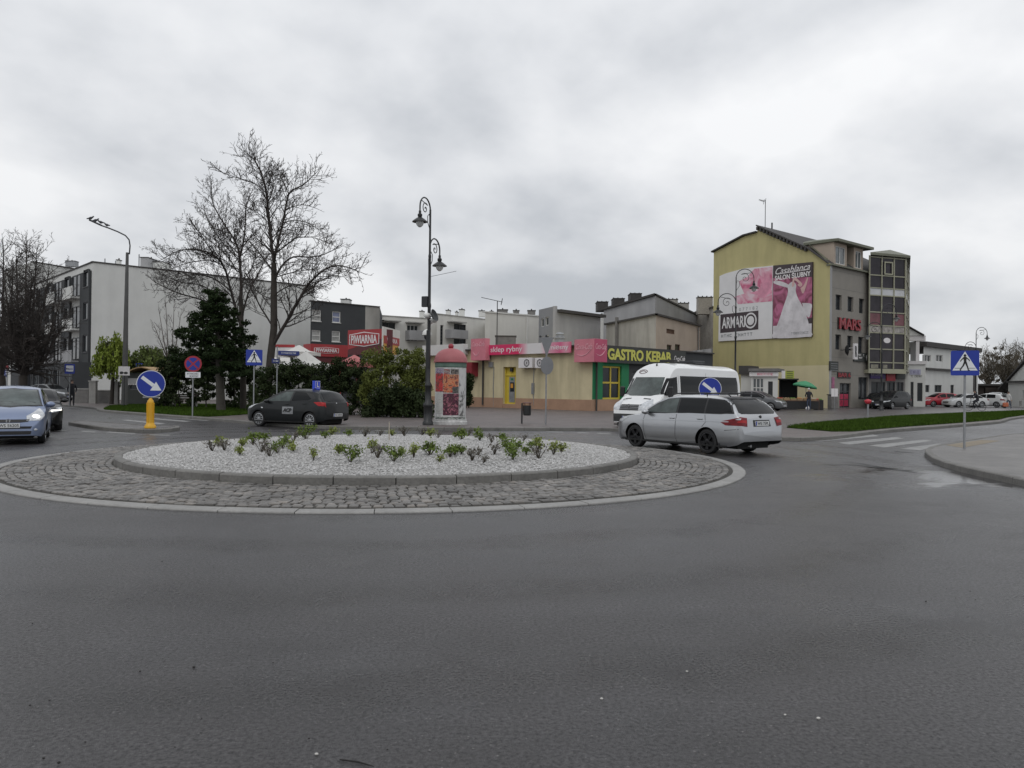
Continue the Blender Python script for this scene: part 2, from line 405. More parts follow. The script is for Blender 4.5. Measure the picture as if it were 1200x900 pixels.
def paver(name, c1, c2, sc=5.0):
    m = bpy.data.materials.new(name); m.use_nodes = True; t = m.node_tree; n = t.nodes; l = t.links; b = n['Principled BSDF']
    tc = n.new('ShaderNodeTexCoord'); br = n.new('ShaderNodeTexBrick'); br.inputs['Scale'].default_value = sc
    br.inputs['Color1'].default_value = (*c1, 1); br.inputs['Color2'].default_value = (*c2, 1); br.inputs['Mortar'].default_value = (c1[0] * .3, c1[1] * .3, c1[2] * .3, 1)
    br.inputs['Mortar Size'].default_value = .028; br.inputs['Brick Width'].default_value = 1; br.inputs['Row Height'].default_value = .5
    mp = n.new('ShaderNodeMapping'); mp.inputs['Rotation'].default_value = (0, 0, R(8)); l.new(tc.outputs['Object'], mp.inputs[0]); l.new(mp.outputs[0], br.inputs['Vector'])
    no = n.new('ShaderNodeTexNoise'); no.inputs['Scale'].default_value = .8; no.inputs['Detail'].default_value = 8; no.inputs['Roughness'].default_value = .65; l.new(tc.outputs['Object'], no.inputs['Vector'])
    mr = n.new('ShaderNodeMapRange'); mr.inputs[1].default_value = .3; mr.inputs[2].default_value = .7; mr.inputs[3].default_value = .72; mr.inputs[4].default_value = 1.25; l.new(no.outputs[0], mr.inputs[0])
    vm = n.new('ShaderNodeVectorMath'); vm.operation = 'SCALE'; l.new(br.outputs[0], vm.inputs[0]); l.new(mr.outputs[0], vm.inputs['Scale']); l.new(vm.outputs[0], b.inputs['Base Color'])
    b.inputs['Roughness'].default_value = .55
    bu = n.new('ShaderNodeBump'); bu.inputs['Strength'].default_value = .4; bu.inputs['Distance'].default_value = .01; bu.invert = True; l.new(br.outputs['Fac'], bu.inputs['Height']); l.new(bu.outputs[0], b.inputs['Normal'])
    return m
M_PAVE = paver('pavement_blocks', (.135, .108, .100), (.115, .100, .096))
M_PAVE_GREY = paver('pavement_blocks_grey', (.18, .17, .16), (.135, .13, .125))
M_KERB = mat('kerb_concrete', (.15, .145, .135), .7, .25, 1.5, bump=.3, bscale=40, var2=.15)
M_KERBL = mat('kerb_ring_concrete', (.25, .245, .235), .65, .18, 1.2, bump=.3, bscale=50, var2=.12)
M_GRASS = mat('lawn', (.026, .048, .007), .9, .35, .9, spec=.1, bump=.6, bscale=60, var2=.35, scale2=25)

b_ = MB(); b_.quad((-900, -300, -.02), (900, -300, -.02), (900, 1500, -.02), (-900, 1500, -.02)); tag(b_.build('ground', mat('bare_ground', (.10, .095, .085), .9, .2, .1)), kind='structure')
b_ = MB(); b_.quad((-120, -60, 0), (120, -60, 0), (120, 160, 0), (-120, 160, 0)); tag(b_.build('road', M_ASPH), kind='structure')

def offset_line(pts, d):
    res = []
    for i, p in enumerate(pts):
        a = pts[max(i - 1, 0)]; c = pts[min(i + 1, len(pts) - 1)]; t = (Vector(c[:2]) - Vector(a[:2])).normalized(); nrm = Vector((-t.y, t.x))
        res.append(Vector(p[:2]) + nrm * d)
    return res
def smooth_line(pts, k=4):
    P = [Vector(p[:2]) for p in pts]; o = []
    for i in range(len(P) - 1):
        p0, p1, p2, p3 = P[max(i - 1, 0)], P[i], P[i + 1], P[min(i + 2, len(P) - 1)]
        for j in range(k):
            t = j / k; o.append(.5 * ((2 * p1) + (p2 - p0) * t + (2 * p0 - 5 * p1 + 4 * p2 - p3) * t * t + (3 * p1 - p0 - 3 * p2 + p3) * t ** 3))
    o.append(P[-1]); return o
def kerb(pts, z0, z1, width=.15, name='kerb', m=None, closed=False, seg=1.0):
    """kerb stones along a line, the road on its right-hand side; separate stones with 8 mm joints"""
    mb = MB()
    P = [Vector(p[:2]) for p in pts]
    if closed: P = P + [P[0]]
    # resample
    L = [0]
    for i in range(len(P) - 1): L.append(L[-1] + (P[i + 1] - P[i]).length)
    def q(s):
        for i in range(len(P) - 1):
            if s <= L[i + 1] or i == len(P) - 2:
                t = (s - L[i]) / max(L[i + 1] - L[i], 1e-6); return P[i].lerp(P[i + 1], t), (P[i + 1] - P[i]).normalized()
    k = max(int(L[-1] / seg), 1); sg = L[-1] / k
    for i in range(k):
        a, ta = q(i * sg + .006); b, tb = q((i + 1) * sg - .006); t = (b - a).normalized(); nr = Vector((-t.y, t.x))
        zz = random.uniform(-.004, .004); c = .02
        pr = [(0, z0), (0, z1 - c), (c, z1), (width, z1), (width, z0)]
        vs = [Vector((*(a + nr * o), h + zz)) for o, h in pr] + [Vector((*(b + nr * o), h + zz)) for o, h in pr]
        mb.add(vs, [(0, 1, 2, 3, 4), (9, 8, 7, 6, 5)] + [(j, j + 5, (j + 1) % 5 + 5, (j + 1) % 5) for j in range(5)])
    return tag(mb.build(name, m or M_KERB), kind='structure')
def tri_slab(pts, z, name, m, z0=-.01, kind='structure'):
    """filled polygon (concave allowed) at height z with skirt"""
    from mathutils.geometry import tessellate_polygon
    v = [Vector((p[0], p[1], z)) for p in pts]; tr = tessellate_polygon([v]); k = len(v)
    mb = MB(); mb.add(v, [tuple(t) for t in tr]); mb.add([Vector((p.x, p.y, z0)) for p in v] + v, [(i, (i + 1) % k, k + (i + 1) % k, k + i) for i in range(k)])
    o = mb.build(name, m)
    import bmesh
    bm = bmesh.new(); bm.from_mesh(o.data); bmesh.ops.recalc_face_normals(bm, faces=bm.faces); 
    for f in bm.faces:
        if abs(f.normal.z) > .9 and f.normal.z < 0: f.normal_flip()
    bm.to_mesh(o.data); bm.free()
    return tag(o, kind=kind)
def GP(l, z=.12): return [G(x, y, z) for x, y in l]
# far pavement
front = GP([(72, 474), (110, 477.3), (116, 480), (150, 483), (200, 486.7), (255, 490.5), (300, 494.5), (350, 497.5), (415, 499.6), (560, 501), (660, 501.2), (735, 502), (810, 506), (870, 510), (916, 512.6), (960, 512.3), (1002, 508), (1030, 504.5), (1060, 502), (1130, 497), (1172, 493.6), (1183, 490.5), (1200, 488), (1240, 484.5)])
front = [Vector((-70, 62))] + smooth_line(front, 3) + [Vector((75, 62))]
back = [Vector((75, 150)), Vector((-70, 150))]
inner = offset_line(front, .14)
tri_slab(inner + back, .118, 'pavement', M_PAVE)
kerb(front, -.01, .125, .15, 'kerb_far')
# darker plaza surface in front of the market and the tower block
pl = GP([(870, 505), (905, 503.5), (930, 500.5), (955, 497), (1050, 488.5), (1130, 484.5), (1200, 481.5), (1260, 479)], .122) + [Vector((80, 75)), Vector((80, 140)), Vector((15, 140)), Vector((20, 66))]
tri_slab([Vector(p[:2]) for p in pl], .122, 'plaza', M_PLAZA, z0=.10)
# near right pavement
rp = [G(*q, .12) for q in [(1330, 505), (1200, 507.5), (1158, 512), (1108, 519.5), (1090, 523), (1083, 527.5), (1088, 533), (1098, 538.5), (1127, 546.5), (1200, 562), (1330, 588)]]
rp += [Vector((9.1, 6.5, 0)), Vector((10.2, -3, 0)), Vector((13.5, -16, 0))]; rpl = smooth_line(rp, 4); rin = offset_line(rpl, .14)
tri_slab(rin + [Vector((70, -16)), Vector((70, 44)), Vector((34, 40))], .118, 'pavement_near', M_PAVE_GREY)
kerb(rpl, -.01, .125, .15, 'kerb_near')
# yellowish tactile strip by the crossing
tri_slab([Vector(G(*q, .122)[:2]) for q in [(1108, 521.5), (1150, 515.5), (1172, 516.5), (1128, 524.5)]], .123, 'tactile_paving', mat('tactile_blocks', (.20, .165, .115), .7, .2, 2, bump=.4, bscale=30), z0=.119)
# lawns
def lawn(pts, name, z=.14, dens=420):
    o = tri_slab(pts, z, name + '_base', M_GRASS, z0=.10)
    xs = [p[0] for p in pts]; ys = [p[1] for p in pts]; from mathutils.geometry import tessellate_polygon
    v = [Vector((p[0], p[1], z)) for p in pts]; tr = tessellate_polygon([v]); rng = np.random.default_rng(3)
    A = np.array([[tuple(v[i]) for i in t] for t in tr]); ar = .5 * np.linalg.norm(np.cross(A[:, 1] - A[:, 0], A[:, 2] - A[:, 0]), axis=1)
    n = int(min(ar.sum() * dens, 60000)); idx = rng.choice(len(A), n, p=ar / ar.sum()); r1 = np.sqrt(rng.random(n))[:, None]; r2 = rng.random(n)[:, None]
    P = A[idx, 0] * (1 - r1) + A[idx, 1] * r1 * (1 - r2) + A[idx, 2] * r1 * r2
    h = rng.uniform(.05, .14, n); a = rng.uniform(0, 2 * PI, n); wd = rng.uniform(.015, .035, n)
    dx = np.stack([np.cos(a) * wd, np.sin(a) * wd, np.zeros(n)], 1); tip = P + np.stack([rng.normal(0, .03, n), rng.normal(0, .03, n), h], 1)
    V = np.stack([P - dx, P + dx, tip], 1).reshape(-1, 3); np_mesh(name, V, 3, mat('grass_blades', (.040, .074, .009), .9, .4, 1.5, spec=.1), kind='stuff')
def np_mesh(name, V, k, m, parent=None, label=None, cat=None, kind=None, group=None, attr=None, smooth=False):
    me = bpy.data.meshes.new(name); n = len(V) // k
    me.vertices.add(len(V)); me.vertices.foreach_set('co', np.asarray(V, dtype=np.float32).ravel())
    me.loops.add(n * k); me.loops.foreach_set('vertex_index', np.arange(n * k, dtype=np.int32)); me.polygons.add(n)
    me.polygons.foreach_set('loop_start', np.arange(0, n * k, k, dtype=np.int32)); me.polygons.foreach_set('loop_total', np.full(n, k, dtype=np.int32))
    if attr is not None:
        a = me.attributes.new('tone', 'FLOAT', 'FACE'); a.data.foreach_set('value', np.asarray(attr, dtype=np.float32))
    me.update(calc_edges=True); me.materials.append(m)
    o = bpy.data.objects.new(name, me); C.objects.link(o); o.parent = parent
    return tag(o, label, cat, group, kind)
gl = GP([(122, 479.8), (150, 482), (200, 485.6), (243, 488.2), (268, 487), (300, 484.5), (335, 481), (300, 475.5), (200, 474), (150, 475), (128, 476.5)], .13)
lawn([Vector(p[:2]) for p in gl], 'grass_strip')
gr = GP([(922, 501), (945, 503), (975, 505.5), (1000, 505.4), (1030, 502.5), (1060, 500), (1130, 495), (1170, 491.7), (1181, 489), (1200, 486.5), (1240, 483.5), (1240, 480), (1200, 481.8), (1130, 484.6), (1050, 488.5), (955, 496.8)], .13)
lawn([Vector(p[:2]) for p in gr], 'grass_verge', z=.15)

# ---- painted markings
mk = MB()
def stripe(q):
    pts = [G(*p, .004) for p in q]; mk.poly(pts)
for q in [((950, 516.3), (1022, 508.8), (1031, 511), (960, 517.3)), ((981, 518.8), (1050, 512), (1060, 513.9), (995, 521)), ((1018, 522), (1083, 515.2), (1094, 516.6), (1036, 524.5)), ((1054, 525.8), (1100, 519.8), (1107, 520.5), (1079, 527.8))]:
    stripe(q)
for q in [((140, 492.2), (150, 491.7), (195, 496.2), (186, 497.2)), ((165, 490), (175, 489.6), (225, 493.5), (216, 494.4)), ((195, 489.4), (204, 488.9), (250, 492.6), (242, 493.3)),
          ((127, 505.8), (160, 507.6), (157, 508.6), (124, 506.8)), ((97, 504.8), (113, 505.9), (110, 506.8), (94, 505.7)), ((65, 503.5), (80, 504.2), (77, 505.2), (61, 504.4)),
          ((176, 509), (200, 509.6), (199, 510.5), (174, 510)), ((676, 506.6), (690, 507), (690, 507.8), (676, 507.4)), ((700, 507.4), (715, 508), (715, 508.8), (700, 508.2)), ((440, 504.4), (456, 504.6), (456, 505.3), (440, 505.1)), ((640, 505.6), (660, 506), (660, 506.8), (640, 506.4))]:
    stripe(q)
tag(mk.build('road_markings', mat('worn_road_paint', (.23, .23, .225), .6, .35, 3, var2=.25, scale2=30)), kind='structure')

mk = MB()
for l, wd in (([(962, 545), (1000, 545), (1030, 548), (1080, 555)], .10), ([(985, 541.5), (1010, 543.5), (1040, 549), (1078, 552.5)], .08), ([(1072, 531), (1060, 530), (1048, 528.5)], .12)):
    P_ = smooth_line([G(*q) for q in l], 5)
    for i in range(len(P_) - 1):
        a, b = P_[i], P_[i + 1]; n_ = Vector((-(b - a).y, (b - a).x)).normalized(); k0, k1 = sin(PI * (i + .02) / (len(P_) - 1)) * wd, sin(PI * (i + .98) / (len(P_) - 1)) * wd
        mk.quad((*(a - n_ * k0), .004), (*(b - n_ * k1), .004), (*(b + n_ * k1), .004), (*(a + n_ * k0), .004))
tag(mk.build('tyre_marks', mat('tyre_rubber_marks', (.012, .012, .012), .5, .4, 6)), kind='structure')
# drain grate by the far kerb
mk = MB(); g = G(735, 506.5); mk.cbox((g.x, g.y, .0), (.55, .4, .02))
for i in range(6): mk.box(g.x - .24 + i * .085, g.x - .20 + i * .085, g.y - .16, g.y + .16, .0105, .016)
tag(mk.build('drain_grate', mat('cast_iron', (.03, .028, .026), .6, .2)), kind='structure')
# ================================================================== the roundabout island
IC = Vector((-2.70, 17.4)); RI, RO = 5.42, 7.55
def ring(r0, r1, z0, z1, n=160, a0=0):
    mb = MB()
    for i in range(n):
        a, b = 2 * PI * i / n, 2 * PI * (i + 1) / n
        mb.quad((IC.x + r0 * cos(a), IC.y + r0 * sin(a), z0), (IC.x + r1 * cos(a), IC.y + r1 * sin(a), z1), (IC.x + r1 * cos(b), IC.y + r1 * sin(b), z1), (IC.x + r0 * cos(b), IC.y + r0 * sin(b), z0))
    return mb
# bedding under the setts
tag(ring(RI - .05, RO - .24, .085, .022).build('apron_bedding', mat('sett_joints', (.045, .042, .036), .9, .3, 6)), kind='structure')
circ = [(IC.x + RO * cos(-a), IC.y + RO * sin(-a)) for a in np.linspace(0, 2 * PI, 160, endpoint=False)]
# flush light ring of concrete blocks (drawn clockwise so that the road lies on its right... built inward)
def ring_blocks(rin, rout, z0, zin, zout, n, name, m, gap=.006, bev=.012):
    mb = MB()
    for i in range(n):
        a, b = 2 * PI * i / n + gap / rout, 2 * PI * (i + 1) / n - gap / rout; k = 3; dz = random.uniform(-.004, .004)
        pr = [(rin, z0), (rin, zin - bev), (rin + bev, zin), (rout - bev, zout), (rout, zout - bev), (rout, z0)]
        vs = []
        for j in range(k + 1):
            t = a + (b - a) * j / k
            for r, z in pr: vs.append((IC.x + r * cos(t), IC.y + r * sin(t), z + dz))
        fs = [(j * 6 + q, (j + 1) * 6 + q, (j + 1) * 6 + (q + 1) % 6, j * 6 + (q + 1) % 6) for j in range(k) for q in range(6)]
        fs += [(5, 4, 3, 2, 1, 0), tuple(k * 6 + q for q in range(6))]; mb.add(vs, fs)
    return tag(mb.build(name, m), kind='structure')
ring_blocks(RO - .24, RO, -.01, .035, .025, 48, 'kerb_ring_outer', M_KERBL)
ring_blocks(RI - .15, RI, .0, .235, .225, 36, 'kerb_ring_inner', M_KERB, gap=.008, bev=.02)
# setts
rng = np.random.default_rng(11)
M_SETT = bpy.data.materials.new('granite_setts'); M_SETT.use_nodes = True
_t = M_SETT.node_tree; _n = _t.nodes; _l = _t.links; _b = _n['Principled BSDF']; _a = _n.new('ShaderNodeAttribute'); _a.attribute_name = 'tone'
_r = _n.new('ShaderNodeValToRGB'); _l.new(_a.outputs['Fac'], _r.inputs[0]); _e = _r.color_ramp.elements
_e[0].color = (.085, .080, .074, 1); _e[1].color = (.215, .195, .175, 1); _x = _e.new(.5); _x.color = (.145, .138, .130, 1)
_no = _n.new('ShaderNodeTexNoise'); _no.inputs['Scale'].default_value = 1.1; _no.inputs['Detail'].default_value = 7; _tc = _n.new('ShaderNodeTexCoord'); _l.new(_tc.outputs['Object'], _no.inputs['Vector'])
_mr = _n.new('ShaderNodeMapRange'); _mr.inputs[1].default_value = .35; _mr.inputs[2].default_value = .65; _mr.inputs[3].default_value = .72; _mr.inputs[4].default_value = 1.2; _l.new(_no.outputs[0], _mr.inputs[0])
_v = _n.new('ShaderNodeVectorMath'); _v.operation = 'SCALE'; _l.new(_r.outputs[0], _v.inputs[0]); _l.new(_mr.outputs[0], _v.inputs['Scale']); _l.new(_v.outputs[0], _b.inputs['Base Color'])
_b.inputs['Roughness'].default_value = .48
_bn = _n.new('ShaderNodeTexNoise'); _bn.inputs['Scale'].default_value = 45; _l.new(_tc.outputs['Object'], _bn.inputs['Vector']); _bu = _n.new('ShaderNodeBump'); _bu.inputs['Strength'].default_value = .5; _bu.inputs['Distance'].default_value = .01
_l.new(_bn.outputs[0], _bu.inputs['Height']); _l.new(_bu.outputs[0], _b.inputs['Normal'])
Q = []; T = []
r = RI + .02; rw = .118
while r + rw < RO - .235:
    n = int(2 * PI * r / .145); off = rng.random()
    for i in range(n):
        a0 = 2 * PI * (i + off) / n; da = 2 * PI / n; j = lambda s=.012: rng.normal(0, s)
        g = .010
        def P(rr, aa, z): return (IC.x + rr * cos(aa), IC.y + rr * sin(aa), z)
        zb = .085 + (.022 - .085) * ((r - RI) / (RO - .24 - RI)); zt = zb + .022 + rng.normal(0, .006)
        r0, r1 = r + g + j(.006), r + rw - g * .2 + j(.006); b0, b1 = a0 + g / r + j(.008) / r, a0 + da - g / r + j(.008) / r
        base = [P(r0, b0, zb - .02), P(r1, b0, zb - .02), P(r1, b1, zb - .02), P(r0, b1, zb - .02)]
        k = .018; mid = [P(r0, b0, zt - .012), P(r1, b0, zt - .012), P(r1, b1, zt - .012), P(r0, b1, zt - .012)]
        top = [P(r0 + k, b0 + k / r, zt + j(.003)), P(r1 - k, b0 + k / r, zt + j(.003)), P(r1 - k, b1 - k / r, zt + j(.003)), P(r0 + k, b1 - k / r, zt + j(.003))]
        tone = min(max(rng.normal(.48, .22), 0), 1)
        Q += top; T.append(tone)
        for s in range(4):
            s2 = (s + 1) % 4; Q += [base[s], base[s2], mid[s2], mid[s]]; Q += [mid[s], mid[s2], top[s2], top[s]]; T += [tone, tone]
    r += rw + rng.normal(0, .004)
np_mesh('apron_setts', np.array(Q), 4, M_SETT, kind='structure', attr=T)
# mounded gravel bed
RG = RI - .15
def dome(x, y):
    q = ((x - IC.x) ** 2 + (y - IC.y) ** 2) / RG ** 2; return .205 + .22 * (1 - q)
def GD(px, py):
    z = .4
    for _ in range(8):
        p = G(px, py, z); z = dome(p.x, p.y)
    return Vector((p.x, p.y, z))
mb = MB(); n = 64; rows = 14
vs = [(IC.x, IC.y, dome(IC.x, IC.y))]
for i in range(1, rows + 1):
    for k in range(n):
        a = 2 * PI * k / n; rr = RG * i / rows; x, y = IC.x + rr * cos(a), IC.y + rr * sin(a); vs.append((x, y, dome(x, y) - .01))
fs = [(0, 1 + k, 1 + (k + 1) % n) for k in range(n)] + [(1 + (i - 1) * n + k, 1 + i * n + k, 1 + i * n + (k + 1) % n, 1 + (i - 1) * n + (k + 1) % n) for i in range(1, rows) for k in range(n)]
mb.add(vs, fs); tag(mb.build('gravel_bed', mat('gravel_bedding', (.36, .355, .345), .9, .25, 4, bump=.8, bscale=60, var2=.35, scale2=28), smooth=60), kind='structure')
ns = 56000; rr = RG * np.sqrt(rng.random(ns)); aa = rng.random(ns) * 2 * PI; X = IC.x + rr * np.cos(aa); Y = IC.y + rr * np.sin(aa)
# bare patches where the bedding shows
keep = (np.sin(X * 5.1 + 1) * np.sin(Y * 4.3) + rng.random(ns) * 1.6) > -.35
X, Y = X[keep], Y[keep]; ns = len(X)
Z = .205 + .22 * (1 - ((X - IC.x) ** 2 + (Y - IC.y) ** 2) / RG ** 2)
oc = np.array([(1, 0, 0), (0, 1, 0), (-1, 0, 0), (0, -1, 0), (0, 0, 1), (0, 0, -1)], float); of = [(0, 1, 4), (1, 2, 4), (2, 3, 4), (3, 0, 4)]
S = rng.uniform(.010, .024, (ns, 1, 1)) * rng.uniform(.7, 1.3, (ns, 1, 3)) * np.array([1, 1, .7]); ang = rng.random(ns) * 2 * PI
c_, s_ = np.cos(ang), np.sin(ang); Rm = np.zeros((ns, 3, 3)); Rm[:, 0, 0] = c_; Rm[:, 0, 1] = -s_; Rm[:, 1, 0] = s_; Rm[:, 1, 1] = c_; Rm[:, 2, 2] = 1
V = (oc[None] * S + rng.normal(0, .003, (ns, 6, 3))) @ Rm.transpose(0, 2, 1) + np.stack([X, Y, Z + .006], 1)[:, None, :]
tri = np.concatenate([V[:, list(f), :][:, None] for f in of], 1).reshape(-1, 3); tone = np.repeat(np.clip(rng.normal(.6, .25, ns), 0, 1), 4)
M_GRAV = bpy.data.materials.new('white_gravel'); M_GRAV.use_nodes = True; _n = M_GRAV.node_tree.nodes; _l = M_GRAV.node_tree.links
_a = _n.new('ShaderNodeAttribute'); _a.attribute_name = 'tone'; _r = _n.new('ShaderNodeValToRGB'); _l.new(_a.outputs['Fac'], _r.inputs[0]); _l.new(_r.outputs[0], _n['Principled BSDF'].inputs['Base Color'])
_r.color_ramp.elements[0].color = (.20, .195, .185, 1); _r.color_ramp.elements[1].color = (.55, .545, .54, 1); _n['Principled BSDF'].inputs['Roughness'].default_value = .7
np_mesh('gravel', tri, 3, M_GRAV, kind='stuff', attr=tone)
# splitter islands with kerbs
def small_island(pts, name):
    l = smooth_line([*pts, pts[0]], 4)[:-1]; c = sum(l, Vector((0, 0))) / len(l)
    area = sum(l[i].x * l[(i + 1) % len(l)].y - l[(i + 1) % len(l)].x * l[i].y for i in range(len(l)))
    if area < 0: l = l[::-1]
    inn = [p + (c - p).normalized() * .14 for p in l]
    tri_slab(inn, .112, name, M_PLAZA); kerb(l, -.01, .125, .15, name + '_kerb', closed=True, seg=.6)
small_island([Vector(G(*q, .12)[:2]) for q in [(80, 494.6), (105, 498.4), (135, 501.6), (176, 503.2), (207, 501.2), (208, 499), (176, 498), (130, 495), (95, 492.6)]], 'traffic_island')
small_island([Vector((5.9, 26.1)), Vector((7.1, 26.0)), Vector((8.6, 28.0)), Vector((7.6, 28.3)), Vector((6.0, 27.2))], 'traffic_island_right')
# loose bits on the asphalt
mb = MB()
for px_, py_ in [(35, 827), (58, 821), (164, 787), (227, 782), (362, 866), (454, 879), (51, 889), (100, 870), (236, 842), (1091, 702), (1109, 690), (1120, 701), (1143, 703), (998, 702), (1085, 705), (1137, 693), (190, 658), (250, 665), (38, 731), (290, 783), (320, 777), (205, 876), (69, 894)]:
    g = G(px_, py_, .004); s_ = random.uniform(.003, .007); mb.ell((g.x, g.y, .006), (s_ * 1.4, s_, s_ * .8), 6, 4)
g0, g1 = G(398, 890, .006), G(438, 898, .006); mb.tube([g0, g0.lerp(g1, .5) + Vector((.004, .01, 0)), g1], [.003, .004, .002], 5)
tag(mb.build('road_debris', mat('dirt_bits', (.015, .013, .012), .8)), kind='stuff')
mb = MB()
for px_, py_ in [(371, 884), (805, 787), (705, 819), (959, 842), (920, 838)]:
    g = G(px_, py_, .004); s_ = random.uniform(.005, .008); mb.ell((g.x, g.y, .006), (s_ * 1.4, s_, s_ * .8), 6, 4)
tag(mb.build('road_chips', mat('pale_chips', (.5, .49, .46), .6)), kind='stuff')
# ================================================================== buildings
mat('render_yellow', (.455, .41, .205), .9, .07, .5, bump=.12, bscale=30, streak=.14)
mat('render_paleyellow', (.56, .50, .315), .9, .06, .6, bump=.12, bscale=30, streak=.05)
mat('shop_yellow', (.58, .51, .33), .9, .08, .7, bump=.15, bscale=25, streak=.30)
mat('plinth_orange', (.36, .225, .15), .9, .15, 1.2, bump=.2)
mat('shop_green', (.012, .18, .07), .7, .12, 1.5, streak=.12)
mat('pink_panel', (.60, .20, .25), .45, .10, 1.2, streak=.1)
mat('pink_dark', (.46, .07, .14), .45, .10, 1.2)
mat('pink_hot', (.62, .03, .13), .45, .10, 2)
mat('pink_faded', (.72, .40, .45), .5, .12, 1.5)
mat('panel_white', (.68, .66, .66), .5, .05, 2)
mat('facade_tiles', (.235, .22, .195), .7, .07, 1.2, bump=.05, var2=.05)
mat('tower_frame', (.31, .305, .225), .5, .08, 2)
mat('tower_glass', (.030, .026, .032), .14, .5, .5, spec=.3)
mat('tower_band', (.50, .51, .53), .5, .1, 1)
mat('tower_band_old', (.30, .28, .26), .6, .5, 1.3, var2=.4, scale2=4)
mat('roof_olive', (.14, .145, .105), .6, .15, 1)
mat('brick_pale', (.36, .335, .30), .9, .22, .8, bump=.5, bscale=6, var2=.25, scale2=9)
mat('render_beige', (.40, .335, .275), .9, .08, .7, bump=.12, streak=.08)
mat('wall_stained', (.36, .35, .325), .9, .10, .6, bump=.15, streak=.32)
mat('brown_window', (.10, .055, .035), .6, .2, 3)
mat('yellow_frame', (.56, .43, .05), .5, .08, 3)
mat('text_yellow', (.55, .54, .11), .5, .05)
mat('sign_black', (.03, .033, .03), .5, .15, 2)
mat('sign_redlit', (.27, .025, .035), .4, .1, 2)
mat('piw_red', (.34, .035, .04), .5, .08, 2)
mat('piw_maroon', (.10, .02, .025), .5, .08, 2)
mat('beer_orange', (.62, .32, .06), .5, .15, 1.5)
mat('tent_cream', (.60, .59, .56), .7, .06, 1)
mat('tent_red', (.42, .13, .13), .7, .10, 1)
mat('banner_blue', (.03, .05, .22), .5, .1, 2)
mat('purple_sign', (.045, .02, .14), .4, .1, 2)
mat('magenta', (.34, .03, .14), .5, .35, .9)
mat('pink_soft', (.62, .26, .36), .5, .35, .7)
mat('poster_white', (.66, .655, .66), .5, .04, 1)
mat('poster_dark', (.045, .03, .035), .5, .15, 1)

def bld(name, f, label, cat='building', group=None):
    return empty(name, (f.p0.x, f.p0.y, .1), 0, label, cat, group)
def back_pts(f, depth, f2=None):
    a, b = f.p0, f.p1; return [(a.x, a.y), (b.x, b.y), (b.x - f.n.x * depth, b.y - f.n.y * depth), (a.x - f.n.x * depth, a.y - f.n.y * depth)]
Z0 = .10
def bkp(A, B, k):
    """footprint whose side walls run straight away from the street"""
    t = (B - A).normalized() * .25; return [A, B, B * (1 + k / B.y) - t, A * (1 + k / A.y) + t]
# --------------------------------------------------------- left apartment block
c0 = xy(107, 72); e1 = xy(366, 88); e0 = xy(57, 84); dv = (e0 - c0).normalized(); e0 = c0 + dv * 27
F1 = Fac(c0, e1); F0 = Fac(e0, c0)
H = zat(107, 307.5, 72)
ap = bld('apartment_block', F0, 'long pale apartment block with blank end wall and dark window strips, behind the curved lamp', 'apartment block')
m = MB(True); F1.wall(m, 0, F1.L, Z0, H); F0.wall(m, 0, F0.L, 3.6, H)
bk = [Vector((F0.p0.x, F0.p0.y)), Vector((c0.x, c0.y)), Vector((e1.x, e1.y)), Vector((e1.x + (e0.x - c0.x), e1.y + (e0.y - c0.y)))]
rest(m, bk, Z0, H, skip=(0, 1)); m.poly([(*p, H - .05) for p in bk]); m.build('wall', K.render_white, ap)
m = MB(True); F1.box(m, -.1, F1.L + .1, H, H + .12, -.4, .08); F0.box(m, -.1, F0.L, H, H + .12, -.4, .08)
m.build('roof_edge', K.roof_dark, ap)
# stepped dark strips with windows; balconies between
fl = (H - 3.6) / 3
sx = [(96, 106.7), (74, 84), (52, 63.5)]
us = [(F0.px(a, 380)[0], F0.px(b, 380)[0]) for a, b in sx]; pitch = us[0][0] - us[1][0]; us.append((us[2][0] - pitch, us[2][1] - pitch)); us.append((us[3][0] - pitch, us[3][1] - pitch))
for i, (a, b) in enumerate(us):
    if b < 0: continue
    a = max(a, .02); holes = []
    for k in range(3):
        z = 3.6 + fl * k + .9; holes.append([a + (b - a) * .38, z, b - (b - a) * .12, z + 1.6])
    s_ = MB(True); F0.wall(s_, a, b, 3.2, H - .75, holes, .15, .22); F0.box(s_, a, b, H - .75, H - .70, .004, .22)
    for q in (a, b): s_.quad(F0.pt(q, 3.2, .22), F0.pt(q, H - .75, .22), F0.pt(q, H - .75, .003), F0.pt(q, 3.2, .003))
    s_.build('window_strip', K.render_dark, ap)
    for hh in holes: window(F0, ap, hh, 1, 1, K.frame_dark, depth=.14, d=.22, sill=True)
for i in range(len(us) - 1):
    a, b = us[i + 1][1], us[i][0]
    if b < 1: continue
    for k in range(3):
        z = 3.6 + fl * k; bl = MB(True); F0.box(bl, a + .05, b - .05, z, z + .16, .01, .9); F0.box(bl, a + .05, b - .05, z + .163, z + 1.15, .80, .86)
        o = bl.build('balcony', K.render_white if k else K.render_midgrey, ap)
        window(F0, ap, [a + .3, z + .3, b - .25, z + 2.4], 2, 1, K.frame_dark, depth=.08, d=.12, name='balcony_door')
